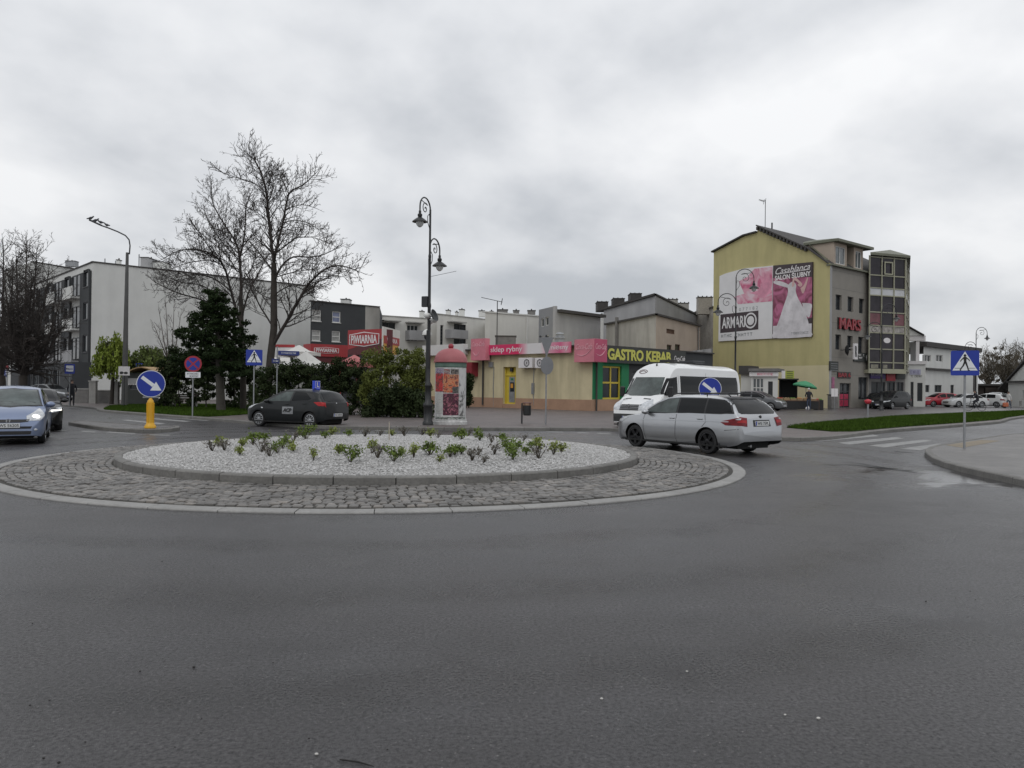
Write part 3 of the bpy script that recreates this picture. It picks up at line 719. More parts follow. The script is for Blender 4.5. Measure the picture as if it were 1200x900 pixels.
# ground-floor shop front
gs = bld('shopping_arcade', F0, 'dark grey single storey shop front with glass windows under the left apartment block', 'shop')
m = MB(True); sh = F0; q0 = max(sh.px(45, 420)[0], 0)
pu = [(sh.px(a, 450)[0], .4, sh.px(b, 450)[0], 2.9) for a, b in ((51, 57), (58.5, 65), (66.5, 73), (75, 82), (84, 92))]
sh.wall(m, 0, sh.L, Z0, 3.55, [p for p in pu], .2, 1.6); m.quad(sh.pt(0, 3.55, 1.6), sh.pt(sh.L, 3.55, 1.6), sh.pt(sh.L, 3.55, .01), sh.pt(0, 3.55, .01))
m.quad(sh.pt(sh.L, Z0, 1.6), sh.pt(sh.L, Z0, .01), sh.pt(sh.L, 3.55, .01), sh.pt(sh.L, 3.55, 1.6)); m.build('wall', K.render_dark, gs)
for k, p in enumerate(pu): window(sh, gs, p, 2, 1, K.frame_dark, gm=K.glass_mid if k % 2 else K.glass_dark, depth=.18, d=1.6)
# rooftop boxes
def chimney(px, Y, pyt, pyb, wpx, name='chimney', m='render_white', label=None, parent=None, dp=1.0, pots=2, cap='roof_dark'):
    p = at(px, Y); zt, zb = zat(px, pyt, Y), zat(px, pyb, Y); wd = wpx * Y / FPX
    mb = MB(True); mb.box(p.x - wd / 2, p.x + wd / 2, p.y, p.y + dp, zb, zt); o = mb.build(name, MATS[m], parent)
    cb = MB(True); cb.box(p.x - wd / 2 - .05, p.x + wd / 2 + .05, p.y - .05, p.y + dp + .05, zt + .003, zt + .08)
    for i in range(pots): cb.tube([(p.x + (i - (pots - 1) / 2) * .5, p.y + dp / 2, zt + .1), (p.x + (i - (pots - 1) / 2) * .5, p.y + dp / 2, zt + .24)], .07, 6)
    cb.build('chimney_cap', MATS[cap], o); return o
chimney(167, 79, 302, 313, 9, parent=ap, m='render_midgrey', dp=2); chimney(183, 80, 307, 316, 12, parent=ap, dp=2, pots=1); chimney(136, 77, 305, 311, 3, parent=ap, pots=1, dp=.5)
m = MB(True)
for px_, t, b in ((121, 303, 310), (133.5, 305.5, 311), (161, 298, 313)): p = at(px_, 77); m.tube([(p.x, p.y, zat(px_, b, 77)), (p.x, p.y, zat(px_, t, 77))], .06, 6)
m.build('vent_pipe', K.metal_grey, ap)
# wing behind
W0, W1, W2 = xy(2, 112), xy(36, 104), xy(100, 112); Fw = Fac(W1, W2); Fv = Fac(W0, W1); Hw = zat(36, 307, 104)
bw = bld('apartment_block', Fw, 'pale apartment wing showing above and behind the nearer left block, half hidden by bare branches', 'apartment block')
m = MB(True); Fw.wall(m, 0, Fw.L, Z0, Hw); Fv.wall(m, 0, Fv.L, Z0, Hw); pp = [W0, W1, W2, W2 + (W0 - W1)]; rest(m, pp, Z0, Hw, skip=(0, 1)); m.poly([(*p, Hw) for p in pp]); m.build('wall', K.render_white, bw)
m = MB(True); Fw.box(m, 0, Fw.L, Hw + .003, Hw + .13, -.4, .1); m.build('roof_edge', K.roof_dark, bw)
chimney(80, 108, 306, 312, 11, parent=bw, pots=1, m='metal_grey')
for k in range(3):
    window(Fv, bw, [2 + k * 3, 8.5, 3.5 + k * 3, 10], 1, 1, depth=.05)

# --------------------------------------------------------- dark block with four windows
D0, D1 = xy(363, 74), xy(444, 79); FD = Fac(D0, D1); Db = [xy(447, 88), xy(365.5, 84)]; HD = zat(363, 353, 74); HD1 = zat(428, 358.5, 78)
bd = bld('house', FD, 'charcoal rendered house with four white windows behind the red beer garden signs', 'house')
rs = [FD.rect(365.5, 363, 376, 376.3), FD.rect(389.5, 365, 399, 378), FD.rect(365.5, 386.8, 375.5, 399.5), FD.rect(389, 388, 398.5, 400.5)]
uc = FD.px(428, 380)[0]
m = MB(True); FD.wall(m, 0, uc, Z0, HD, rs, .15); pp = [D0, D1, *Db]; rest(m, pp, Z0, HD, skip=(0,)); m.poly([(*p, HD) for p in pp]); m.build('wall', K.render_dark, bd)
m = MB(True); FD.wall(m, uc, FD.L, Z0, HD); m.build('bare_wall_patch', K.wall_stained, bd)
m = MB(True); FD.box(m, 0, FD.L, HD + .003, HD + .1, -.5, .08); m.build('roof_edge', K.roof_dark, bd)
for k, r_ in enumerate(rs): window(FD, bd, r_, 1, 2, gm=K.glass_curtain if k != 1 else mat('glass_blue', (.16, .18, .28), .15, .3, 1), depth=.12, sill=True)
chimney(403, 80, 351, 356, 10, parent=bd, dp=1.2, pots=1)

# --------------------------------------------------------- pale flats behind, centre
B0, B1 = xy(443, 88), xy(511, 92); FB = Fac(B0, B1); HB = zat(445, 370, 88)
bb = bld('apartment_block', FB, 'pale flats with grey balconies directly behind the tall double lamp', 'apartment block')
r1 = FB.rect(448, 378, 463, 386); r2 = FB.rect(477, 381, 490, 400); r3 = FB.rect(477, 399.5, 490, 409)
m = MB(True); FB.wall(m, 0, FB.L, Z0, HB, [r1, [r2[0], r2[1], r2[2], r2[3]]], .2); pp = bkp(B0, B1, 10); rest(m, pp, Z0, HB, skip=(0,)); m.poly([(*p, HB) for p in pp]); m.build('wall', K.render_cream, bb)
window(FB, bb, r1, 2, 1, K.frame_dark); window(FB, bb, r2, 3, 1)
def balcony(f, par, x0, y0, x1, y1, m='render_midgrey'):
    r = f.rect(x0, y0, x1, y1); mb = MB(True); f.box(mb, r[0], r[2], r[1], r[1] + .15, .01, 1.1); f.box(mb, r[0], r[2], r[1] + .153, r[3], 1.02, 1.09)
    f.box(mb, r[0], r[0] + .06, r[1] + .153, r[3], .01, 1.017); f.box(mb, r[2] - .06, r[2], r[1] + .153, r[3], .01, 1.017); return mb.build('balcony', MATS[m], par)
balcony(FB, bb, 475, 388, 497.5, 399)
m = MB(True); r_ = FB.rect(447, 375, 467, 377); FB.box(m, r_[0], r_[2], r_[1], r_[1] + .12, .01, .8); r_ = FB.rect(475, 377.5, 494, 379); FB.box(m, r_[0], r_[2], r_[1], r_[1] + .12, .01, .8)
FB.box(m, 0, FB.L, HB + .003, HB + .1, -.4, .08); m.build('canopy', K.concrete, bb)
for a, b, c_ in ((493, 365, 372),): chimney(a, 92, b, c_, 5, parent=bb, dp=1, pots=1)
B2, B3 = xy(511, 84), xy(568, 90); FC = Fac(B2, B3); HC = zat(540, 371.5, 87)
bc = bld('apartment_block', FC, 'cream flats with one balcony and a narrow stair window above the poster column', 'apartment block')
r1 = FC.rect(516, 381, 519.3, 404); r2 = FC.rect(532, 379.8, 546, 404)
m = MB(True); FC.wall(m, 0, FC.L, Z0, HC, [r1, r2], .2); pp = bkp(B2, B3, 10); rest(m, pp, Z0, HC, skip=(0,)); m.poly([(*p, HC) for p in pp]); m.build('wall', K.render_cream, bc)
window(FC, bc, r1, 1, 6, K.frame_dark); window(FC, bc, r2, 2, 1, K.frame_dark); balcony(FC, bc, 521.7, 387, 540, 397)
m = MB(True); r_ = FC.rect(524, 377, 541, 378.5); FC.box(m, r_[0], r_[2], r_[1], r_[1] + .12, .01, .8); FC.box(m, 0, FC.L, HC + .003, HC + .1, -.4, .08); m.build('canopy', K.concrete, bc)
for a, b, c_, d_ in ((524, 364, 371, 5), (534, 366, 371, 3), (540, 363, 371, 6), (563.5, 364.5, 371, 7)): chimney(a, 90, b, c_, d_, parent=bc, dp=1, pots=1)
B4, B5 = xy(567.5, 78), xy(632, 82); FE = Fac(B4, B5); HE = zat(570, 366, 78)
be = bld('building', FE, 'blank windowless off white wall block with roof vents behind the fish shop', 'building')
m = MB(True); FE.wall(m, 0, FE.L, Z0, HE); pp = bkp(B4, B5, 12); rest(m, pp, Z0, HE, skip=(0,)); m.poly([(*p, HE) for p in pp]); m.build('wall', K.render_cream, be)
m = MB(True); FE.box(m, -.05, FE.L, HE + .003, HE + .12, -.5, .1); u_ = FE.px(617, 380)[0]; m.tube([FE.pt(u_, Z0, .1), FE.pt(u_, HE - .2, .1)], .07, 6); m.build('gutter', K.frame_white, be)
for a, d_ in ((575, 4), (588, 12), (604, 7), (622, 9)): chimney(a, 84, 363.2 + a % 3, 368, d_, parent=be, dp=.8, pots=1, m='concrete_dark')
# --------------------------------------------------------- grey block
K0, K1, K2 = xy(630.5, 76), xy(650, 71), xy(703, 76); FK = Fac(K0, K1); FL = Fac(K1, K2)
bk_ = bld('house', FK, 'two tone grey rendered house with small windows on its narrow darker side', 'house')
hA, hB = zat(630.5, 363, 76), zat(650, 358.5, 71); HL = zat(652, 366, 71)
rs = [FK.rect(634, 373, 637.3, 383), FK.rect(639, 371.5, 642.7, 381.5), FK.rect(634, 394.5, 637.3, 404), FK.rect(639, 393, 642.7, 403)]
m = MB(True); FK.wall(m, 0, FK.L, Z0, hA - .3, rs, .15); FK.poly(m, [(0, hA - .3), (FK.L, hA - .3), (FK.L, hB), (0, hA)]); m.build('wall', K.render_grey, bk_)
m = MB(True); FL.wall(m, .25, FL.L, Z0, HL); FL.box(m, 0, .25, Z0, hB, -.3, .004); pp = [K0, K1, K2, K2 + (K0 - K1)]; rest(m, pp, Z0, HL, skip=(0, 1)); m.build('side_wall', K.render_midgrey, bk_)
m = MB(True); m.poly([(*pp[0], hA), (*pp[1], HL + .3), (*pp[2], HL + .3), (*pp[3], hA)]); FL.box(m, .25, FL.L + .3, HL + .02, HL + .28, -.5, .45); m.build('roof', K.roof_dark, bk_)
for r_ in rs: window(FK, bk_, r_, 1, 1, depth=.12)
# --------------------------------------------------------- long grey gable behind
J0, J1, J2 = xy(700, 92), xy(706.5, 88), xy(767, 84); J3 = xy(822, 96); FJ = Fac(J1, J2); FJ2 = Fac(J2, J3); FJ0 = Fac(J0, J1)
bj = bld('building', FJ, 'long light grey building with three dark chimneys on its sloping roof edge', 'building')
z1, z2, z3 = zat(706, 364, 88), zat(767, 346.5, 84), zat(822, 373, 96)
m = MB(True); FJ.wall(m, 0, FJ.L, Z0, z1); FJ.poly(m, [(0, z1), (FJ.L, z1), (FJ.L, z2), (0, z1 + .05)]); FJ2.poly(m, [(0, Z0), (FJ2.L, Z0), (FJ2.L, z3), (0, z2)])
jb = [J1, J2, J3, xy(760, 102)]; m.quad((*J3, Z0), (*jb[3], Z0), (*jb[3], z3), (*J3, z3)); m.quad((*jb[3], Z0), (*J1, Z0), (*J1, z1), (*jb[3], z3)); m.build('wall', K.render_midgrey, bj)
r_ = FJ0.rect(701.5, 368, 704.7, 378); m = MB(True); FJ0.wall(m, 0, FJ0.L, Z0, z1 - .3, [r_], .1); m.build('side_wall', K.render_cream, bj); window(FJ0, bj, r_, 1, 1, depth=.1)
m = MB(True); a, b = FJ.pt(-.3, z1, .25), FJ.pt(FJ.L, z2 + .03, .25); m.add([a, b, b + Vector((0, 0, .22)), a + Vector((0, 0, .22)), a - FJ.n * .5, b - FJ.n * .5, b - FJ.n * .5 + Vector((0, 0, .2)), a - FJ.n * .5 + Vector((0, 0, .2))], [(0, 1, 2, 3), (3, 2, 6, 7), (0, 4, 5, 1)])
a, b = FJ2.pt(0, z2 + .03, .1), FJ2.pt(FJ2.L, z3 + .03, .1); m.add([a, b, b + Vector((0, 0, .2)), a + Vector((0, 0, .2)), a - FJ2.n * .5, b - FJ2.n * .5], [(0, 1, 2, 3), (3, 2, 5, 4)]); m.poly([(*J1, z1 + .1), (*J2, z2 + .1), (*J3, z3 + .1), (*jb[3], z3 + .1)]); m.build('roof', K.roof_dark, bj)
for a, t, b, w_ in ((705.5, 354, 364, 12.5), (724.5, 350, 360, 13), (744.5, 344.2, 355, 13)): chimney(a, 88, t, b, w_, parent=bj, m='roof_dark', dp=2, pots=3)
# --------------------------------------------------------- beige gable
S0, S1, S2 = xy(709.7, 74), xy(768, 68), xy(819.5, 76); FS = Fac(S0, S1); FT = Fac(S1, S2)
bs_ = bld('warehouse', FS, 'beige gabled shed with stained side wall behind the kebab shop', 'shed')
y0, y1, y2 = zat(709.7, 381, 74), zat(768, 369.5, 68), zat(819.5, 383, 76)
m = MB(True); FS.poly(m, [(0, Z0), (FS.L, Z0), (FS.L, y1), (0, y0)]); m.build('side_wall', K.wall_stained, bs_)
rs = [FT.rect(781, 385.8, 790.5, 391.2), FT.rect(781.5, 404, 787, 412), FT.rect(791, 403.5, 797, 411)]
m = MB(True); FT.wall(m, 0, FT.L, Z0, y2 - .02, rs, .15); FT.poly(m, [(0, y2 - .02), (FT.L, y2 - .02), (FT.L, y2), (0, y1)]); sb = xy(765, 86)
m.quad((*S2, Z0), (*sb, Z0), (*sb, y2), (*S2, y2)); m.quad((*sb, Z0), (*S0, Z0), (*S0, y0), (*sb, y2)); m.build('wall', K.render_beige, bs_)
m = MB(True)
for f, za, zb in ((FS, y0, y1), (FT, y1, y2)):
    a, b = f.pt(-.1, za, .2), f.pt(f.L + .1, zb, .2); m.add([a, b, b + Vector((0, 0, .16)), a + Vector((0, 0, .16)), a - f.n * .4, b - f.n * .4, b - f.n * .4 + Vector((0, 0, .16)), a - f.n * .4 + Vector((0, 0, .16))], [(0, 1, 2, 3), (3, 2, 6, 7), (0, 4, 5, 1), (4, 7, 6, 5)])
m.poly([(*S0, y0 + .1), (*S1, y1 + .1), (*S2, y2 + .1), (*sb, y2 + .1)]); m.build('roof', K.roof_dark, bs_)
for r_ in rs: window(FT, bs_, r_, 1, 1, K.brown_window, K.brown_window if r_ is rs[0] else None, depth=.12)
m = MB(True)
for px_ in (724, ): u_ = FS.px(px_, 400)[0]; FS.box(m, u_ - .12, u_ + .12, Z0, FS.px(px_, 372)[1], .01, .25)
m.build('buttress', K.concrete_dark, bs_); m = MB(True); u_ = FT.px(817, 400)[0]; m.tube([FT.pt(u_, Z0, .12), FT.pt(u_, y2 - .1, .12)], .07, 6); m.build('downpipe', K.concrete_dark, bs_)
# --------------------------------------------------------- pale brick rear building
A0, A1 = xy(800, 100), xy(838, 88); FA = Fac(A0, A1)
ba = bld('building', FA, 'pale brick building with tall chimney stack squeezed beside the yellow wall', 'building')
za, zb_, zc = zat(800, 372, 100), zat(817, 364, 95), zat(836, 360, 88)
m = MB(True); FA.poly(m, [(0, Z0), (FA.L, Z0), (FA.L, zc), (FA.px(817, 400)[0], zb_), (0, za)]); pb = [A0, A1, A1 - FA.n.xy * 8, A0 - FA.n.xy * 8]; m.quad((*pb[1], Z0), (*pb[2], Z0), (*pb[2], zc), (*pb[1], zc)); m.quad((*pb[2], Z0), (*pb[3], Z0), (*pb[3], za), (*pb[2], zc)); m.quad((*pb[3], Z0), (*pb[0], Z0), (*pb[0], za), (*pb[3], za))
m.build('wall', K.brick_pale, ba)
m = MB(True); a, b = FA.pt(0, za, .1), FA.pt(FA.L, zc, .1); m.add([a, b, b + Vector((0, 0, .2)), a + Vector((0, 0, .2)), a - FA.n * 8, b - FA.n * 8], [(0, 1, 2, 3), (3, 2, 5, 4)]); m.build('roof', K.roof_dark, ba)
chimney(826, 90, 348.5, 368, 17, parent=ba, m='brick_pale', dp=1, pots=4); chimney(786, 97, 351, 362, 15, parent=ba, m='wall_stained', dp=1, pots=4); chimney(800, 99, 355.5, 371, 13, parent=ba, m='wall_stained', dp=1, pots=4)
m = MB(True); p = at(787, 93); 
m.tube([at(781, 93, 358.5), at(783, 93, 356), at(796, 93, 359.5)], .2, 8); m.build('flue', K.metal_dark, ba)
# grey sheet wall between shed and yellow building
V0, V1 = xy(797, 72), xy(834, 74); FVV = Fac(V0, V1)
ww = MB(True); hv0, hv1 = zat(798, 413, 72), zat(833, 408.5, 74)
gw = bld('sheet_wall', FVV, 'pale grey sheet metal wall joining the shed and the yellow building', 'wall')
FVV.poly(ww, [(0, Z0), (FVV.L, Z0), (FVV.L, hv1), (0, hv0)]); FVV.poly(ww, [(0, Z0), (0, hv0), (FVV.L, hv1), (FVV.L, Z0)], -.12); a, b = FVV.pt(0, hv0, .05), FVV.pt(FVV.L, hv1, .05)
ww.quad(FVV.pt(0, hv0, 0), FVV.pt(FVV.L, hv1, 0), FVV.pt(FVV.L, hv1, -.12), FVV.pt(0, hv0, -.12)); ww.build('panel', K.render_midgrey, gw)
ww = MB(True)
for u_ in np.linspace(0.05, FVV.L - .05, 5): z_ = hv0 + (hv1 - hv0) * u_ / FVV.L; FVV.box(ww, u_ - .04, u_ + .04, Z0, z_ + .02, .003, .06)
ww.build('post', K.metal_grey, gw)

# --------------------------------------------------------- fish shop / kebab building
P0, P1, P2 = xy(500, 66), xy(694, 53.5), xy(835, 64); FP = Fac(P0, P1); FQ = Fac(P1, P2)
kb = bld('corner_shop', FP, 'low yellow and green corner shop with pink sign band and yellow kebab lettering', 'shop')
zt = zat(694, 404, 53.5)
ua = FP.px(551, 450)[0]; ud0, ud1 = FP.px(589.5, 450)[0], FP.px(604.5, 450)[0]; zd = FP.px(597, 430)[1]
holes = [[ud0, .42, ud1, zd]]
m = MB(True); FP.wall(m, 0, FP.L, .42, zt, holes, .35); pp = [P0, P1, P2, P2 + (P0 - P1)]; rest(m, pp, Z0, zt, skip=(0, 1)); m.poly([(*p, zt - .1) for p in pp]); m.build('wall', K.shop_yellow, kb)
m = MB(True); FP.box(m, 0, ud0, Z0 - .1, .42 + .45, .003, .05); FP.box(m, ud1, FP.L, Z0 - .1, .42 + .45, .003, .05); FP.wall(m, 0, FP.L, Z0 - .1, .42); m.build('plinth', K.plinth_orange, kb)
# yellow door
dr = MB(True); FP.box(dr, ud0, ud0 + .08, .42, zd, -.33, -.2); FP.box(dr, ud1 - .08, ud1, .42, zd, -.33, -.2); FP.box(dr, ud0 + .08, ud1 - .08, 2.55, 2.66, -.33, -.2); FP.box(dr, ud0 + .08, ud1 - .08, 2.66, zd, -.33, -.28); FP.box(dr, ud0 + .08, ud1 - .08, .42, 2.55, -.33, -.26)
door = dr.build('door', K.yellow_frame, kb)
um = (ud0 + ud1) / 2 + .05; m = MB(True); FP.box(m, um - .3, um + .28, .55, 2.45, -.257, -.235); m.build('door_leaf', K.metal_grey, door)
m = MB(True); FP.box(m, um - .2, um + .22, 1.35, 2.05, -.232, -.22); m.build('door_glass', K.glass_dark, door)
m = MB(True); FP.box(m, um - .13, um + .12, 1.62, 1.95, -.218, -.21); m.build('notice', mat('notice_orange', (.62, .27, .03), .6), door)
m = MB(True); FP.box(m, um - .13, um + .13, 2.2, 2.35, -.232, -.222); m.build('exit_plate', K.shop_green, door)
m = MB(True); FP.box(m, um - .12, um + .12, zd - .35, zd - .08, -.27, -.1); m.build('door_lamp', K.metal_black, kb)
# left white fascia over the bushes
uw = FP.px(549, 410)[0]; m = MB(True); FP.box(m, 0, uw - .05, FP.px(520, 416.5)[1], FP.px(520, 404.5)[1], .005, .5); m.build('fascia', K.sheet_white, kb)
m = MB(True); FP.box(m, uw - .05, FP.L - .05, zt - .08, zt + .02, -.25, .30); FP.box(m, FP.px(568, 410)[0], FP.px(575, 410)[0], zt - .75, zt - .08, .005, .3); m.build('roof_edge', K.roof_dark, kb)
# sign band in five panels, pink fading to white and back
xs = [573.5, 604, 612.5, 619, 640, 652, 664, 672.5]; mm = ['pink_hot', 'pink_hot', 'pink_faded', 'panel_white', 'panel_white', 'pink_faded', 'pink_panel']
zb0, zb1 = FP.px(590, 416)[1], FP.px(590, 404.2)[1]
sb_ = None
m = MB(True)
mats_ = [MATS[q] for q in ('pink_hot', 'pink_faded', 'panel_white', 'pink_panel')]; ix = {'pink_hot': 0, 'pink_faded': 1, 'panel_white': 2, 'pink_panel': 3}
M_BAND = bpy.data.materials.new('sign_band_print'); M_BAND.use_nodes = True
_n = M_BAND.node_tree.nodes; _l = M_BAND.node_tree.links; _tc = _n.new('ShaderNodeTexCoord'); _s = _n.new('ShaderNodeSeparateXYZ'); _l.new(_tc.outputs['Generated'], _s.inputs[0])
_r = _n.new('ShaderNodeValToRGB'); _l.new(_s.outputs[0], _r.inputs[0]); _e = _r.color_ramp.elements
for i_, (p_, c_) in enumerate([(0, (.62, .10, .20, 1)), (.08, (.62, .03, .13, 1)), (.40, (.60, .02, .10, 1)), (.46, (.66, .30, .38, 1)), (.52, (.66, .64, .64, 1)), (.66, (.66, .64, .64, 1)), (.74, (.64, .35, .42, 1)), (.88, (.62, .12, .24, 1)), (.94, (.66, .30, .38, 1)), (1, (.62, .12, .22, 1))]):
    if i_ == 0: _e[0].position = p_; _e[0].color = c_
    elif i_ == 9: _e[-1].position = p_; _e[-1].color = c_
    else: _x = _e.new(p_); _x.color = c_
_l.new(_r.outputs[0], _n['Principled BSDF'].inputs['Base Color']); _n['Principled BSDF'].inputs['Roughness'].default_value = .45
FP.box(m, FP.px(573.5, 410)[0], FP.px(673, 410)[0], zb0, zb1, .305, .38)
band = m.build('sign_band', M_BAND, kb)
m = MB(True); a = FP.px(575, 410, .38); b = FP.px(612, 410, .38); put_text(m, 'sklep rybny', FP.M((a[0] + b[0]) / 2, (zb0 + zb1) / 2 - .03, .382), b[0] - a[0], .52, .01, .01); 
a = FP.px(644, 410, .38); b = FP.px(666, 410, .38); put_text(m, 'mięsny', FP.M((a[0] + b[0]) / 2, (zb0 + zb1) / 2 - .03, .382), b[0] - a[0], .42, .01, .01); m.build('lettering', K.panel_white, band)
# cola boxes
def cola(f, x0, y0, x1, y1, d0, d1, m, name='drinks_sign'):
    r = f.rect(x0, y0, x1, y1, d1); b = MB(True); f.box(b, r[0], r[2], r[1], r[3], d0, d1); o = b.build(name, MATS[m], kb); return r, o
r_, o_ = cola(FP, 552, 396.8, 568.8, 422.2, .3, .75, 'pink_panel'); m = MB(True); put_text(m, 'Coca-Cola', FP.M((r_[0] + r_[2]) / 2, r_[3] - .42, .753), (r_[2] - r_[0]) * .85, .34, .0, .008, .4)
m.tube([FP.pt(r_[0] + .25 + .12 * k, r_[1] + .65 - .28 * sin(k / 6 * PI), .76) for k in range(7)], [.01, .02, .03, .035, .03, .02, .01], 5); m.build('lettering', K.pink_faded, o_)
r_ = FP.rect(673, 397, 695, 424, .95); rq = r_
uC = FP.L; m = MB(True)
# corner box: a footprint following both facades
k0 = FP.pt(r_[0], 0, .95); k1 = FP.pt(FP.L + .75, 0, .95); zlo, zhi = r_[1], r_[3]
k2u = FQ.px(711.5, 410, .75)[0]; k2 = FQ.pt(k2u, 0, .75); k1 = P1.to_3d() + (FP.n + FQ.n).normalized() * 1.15; k0 = FP.pt(r_[0], 0, .55) ; k0 = FP.pt(FP.px(673, 410, .6)[0], 0, .6)
k3 = FQ.pt(k2u, 0, .01); k4 = FP.pt(FP.px(673, 410, .6)[0], 0, .01); kk = [k0, k1, k2, k3, P1.to_3d(), k4]
m.slab([(p.x, p.y) for p in kk], zlo, zhi); o_ = m.build('drinks_sign', K.pink_panel, kb)
Fa, Fb = Fac(k0.xy, k1.xy), Fac(k1.xy, k2.xy); m = MB(True); Fb.box(m, .02, Fb.L - .02, zlo + .02, zhi - .02, .003, .012); m.build('side_panel', K.pink_dark, o_)
m = MB(True)
for f in (Fa, Fb):
    put_text(m, 'Coca-Cola', f.M(f.L / 2, zhi - .50, .015), f.L * .82, .38, .0, .008, .4)
    m.tube([f.pt(f.L * (.12 + .76 * t), zlo + .55 - .25 * sin(t * PI) + .3 * t, .018) for t in np.linspace(0, 1, 9)], [.008, .014, .02, .025, .028, .025, .02, .014, .008], 5)
m.build('lettering', K.pink_faded, o_)
# green kebab side
rw_ = FQ.rect(706.5, 429, 728, 470); rw_[1] = 0.5
zq = zat(694, 404, 53.5); u1_ = FQ.px(737, 440)[0]
m = MB(True); FQ.wall(m, 0, u1_, .9, zq, [[rw_[0], max(rw_[1], .9), rw_[2], rw_[3]]], .25); m.build('green_wall', K.shop_green, kb)
m = MB(True); FQ.wall(m, 0, FQ.L, Z0 - .1, .9, [], .25); m.build('side_plinth', K.plinth_orange, kb); m = MB(True); FQ.wall(m, u1_, FQ.L, .9, zq, [[u1_ + .4, .9, u1_ + 3.2, 2.9]], .25); m.build('rear_wall', K.render_dark, kb)
window(FQ, kb, [rw_[0], .903, rw_[2], rw_[3]], 2, 2, K.yellow_frame, depth=.2, fw=.12, name='shop_window'); window(FQ, kb, [u1_ + .4, .903, u1_ + 3.2, 2.9], 2, 1, K.frame_dark, depth=.2, name='shop_window')
m = MB(True); FQ.box(m, 0, FQ.L, zq - .08, zq + .03, -.3, .15); m.build('side_roof_edge', K.roof_dark, kb); m = MB(True); u_ = FQ.px(698, 440)[0]; m.tube([FQ.pt(u_, Z0, .1), FQ.pt(u_, zq - .1, .1)], .06, 6); m.build('downpipe', K.roof_dark, kb); m = MB(True); u_ = FP.px(567, 440)[0]; m.tube([FP.pt(u_, .3, .1), FP.pt(u_, zt - .8, .1)], .07, 6); m.build('downpipe', K.roof_dark, kb)
a = FQ.px(709, 410, .3); b = FQ.px(803.5, 410, .3); zs0, zs1 = FQ.px(757, 427, .3)[1], FQ.px(757, 408.6, .3)[1]
m = MB(True); FQ.box(m, a[0] + .2, b[0], zs0, zs1, .16, .30); kbs = m.build('shop_sign', K.sign_black, kb)
m = MB(True); a = FQ.px(712, 410, .3); b = FQ.px(786, 410, .3); put_text(m, 'GASTRO KEBAB', FQ.M((a[0] + b[0]) / 2, (zs0 + zs1) / 2 + .03, .302), b[0] - a[0], .80, .035, .03); m.build('lettering', K.text_yellow, kbs)
m = MB(True); a = FQ.px(790, 418, .3); b = FQ.px(802.5, 418, .3); put_text(m, 'Coca-Cola', FQ.M((a[0] + b[0]) / 2, (zs0 + zs1) / 2 - .02, .302), b[0] - a[0], .42, 0, .02, .4); m.build('lettering', K.panel_white, kbs)
# air conditioners
for x0, x1 in ((607.8, 623.5), (627, 636.2)):
    r_ = FP.rect(x0, 419.3, x1, 431.3, .5); m = MB(True); f = FP; m.cbox(((r_[0] + r_[2]) / 2, (r_[1] + r_[3]) / 2, .33), (r_[2] - r_[0], r_[3] - r_[1], .40), f.M(0, 0, 0), .02); o = m.build('air_conditioner', K.panel_white, kb)
    m = MB(True); cu = r_[0] + (r_[2] - r_[0]) * .62; rr_ = (r_[3] - r_[1]) * .36; Mx = f.M(cu, (r_[1] + r_[3]) / 2, .532); m.lathe([(rr_, 0), (rr_, .015), (rr_ * .82, .02), (rr_ * .8, 0)], 20, Mx, closed=False); m.lathe([(.04, 0), (.04, .02), (0, .02)], 8, Mx)
    for k in range(4): m.box(-rr_, rr_, -.006, .006, .004, .012, Mx @ Matrix.Rotation(k * PI / 4, 4, 'Z'))
    m.build('fan_grille', K.metal_dark, o)
# wall cables, meter boxes
m = MB(True)
for px_, y0_, y1_ in ((626, 432, 475), (579, 430, 477)): u_ = FP.px(px_, 450)[0]; m.tube([FP.pt(u_, FP.px(px_, y1_)[1], .03), FP.pt(u_ - .05, FP.px(px_, (y0_ + y1_) / 2)[1], .04), FP.pt(u_, FP.px(px_, y0_)[1], .03)], .03, 5)
u_ = FP.px(577, 423)[0]; FP.box(m, u_ - .3, u_ + .15, 3.2, 3.6, .003, .12); u_ = FP.px(625, 465)[0]; FP.box(m, u_ - .1, u_ + .12, 1.2, 2.0, .003, .12); m.build('cable_box', K.metal_grey, kb)
# roof kit
chimney(592, 62, 394.3, 405, 24, parent=kb, m='concrete_dark', dp=1.4, pots=0)
p = at(655.5, 60); za_, zb2 = zat(655, 405, 60), zat(655, 390, 60); m = MB(True); m.lathe([(.42, za_), (.38, za_ + .5), (.46, za_ + .52), (.46, za_ + .62), (.3, za_ + .68), (.3, zb2 - .16), (.34, zb2 - .1), (.25, zb2), (0, zb2 + .04)], 16, Matrix.Translation((p.x, p.y, 0))); m.build('roof_vent', K.metal_grey, kb)
# TV aerial on the roof
def aerial(px, Y, pyb, pyt, x0, x1, yb, name='tv_aerial', parent=None, label=None, tilt=0):
    p = at(px, Y); m = MB(True); zt_ = zat(px, pyt, Y); m.tube([(p.x, p.y, zat(px, pyb, Y)), (p.x, p.y, zt_)], .035, 6)
    a, b = at(x0, Y, yb[0]), at(x1, Y, yb[1]); m.tube([a, b], .025, 5)
    for t in np.linspace(.04, .96, 9): c = a.lerp(b, t); l_ = .25 + .18 * t; m.tube([c + Vector((0, -l_, -.02)), c + Vector((0, l_, .02))], .012, 4)
    c = a.lerp(b, .93); m.tube([c + Vector((0, -.25, -.25)), c + Vector((.1, -.25, .25))], .02, 4); m.tube([c + Vector((0, .25, -.25)), c + Vector((.1, .25, .25))], .02, 4)
    return m.build(name, K.metal_dark, parent)
aerial(581.8, 62, 404, 353, 564, 589, (348.5, 354), parent=kb)
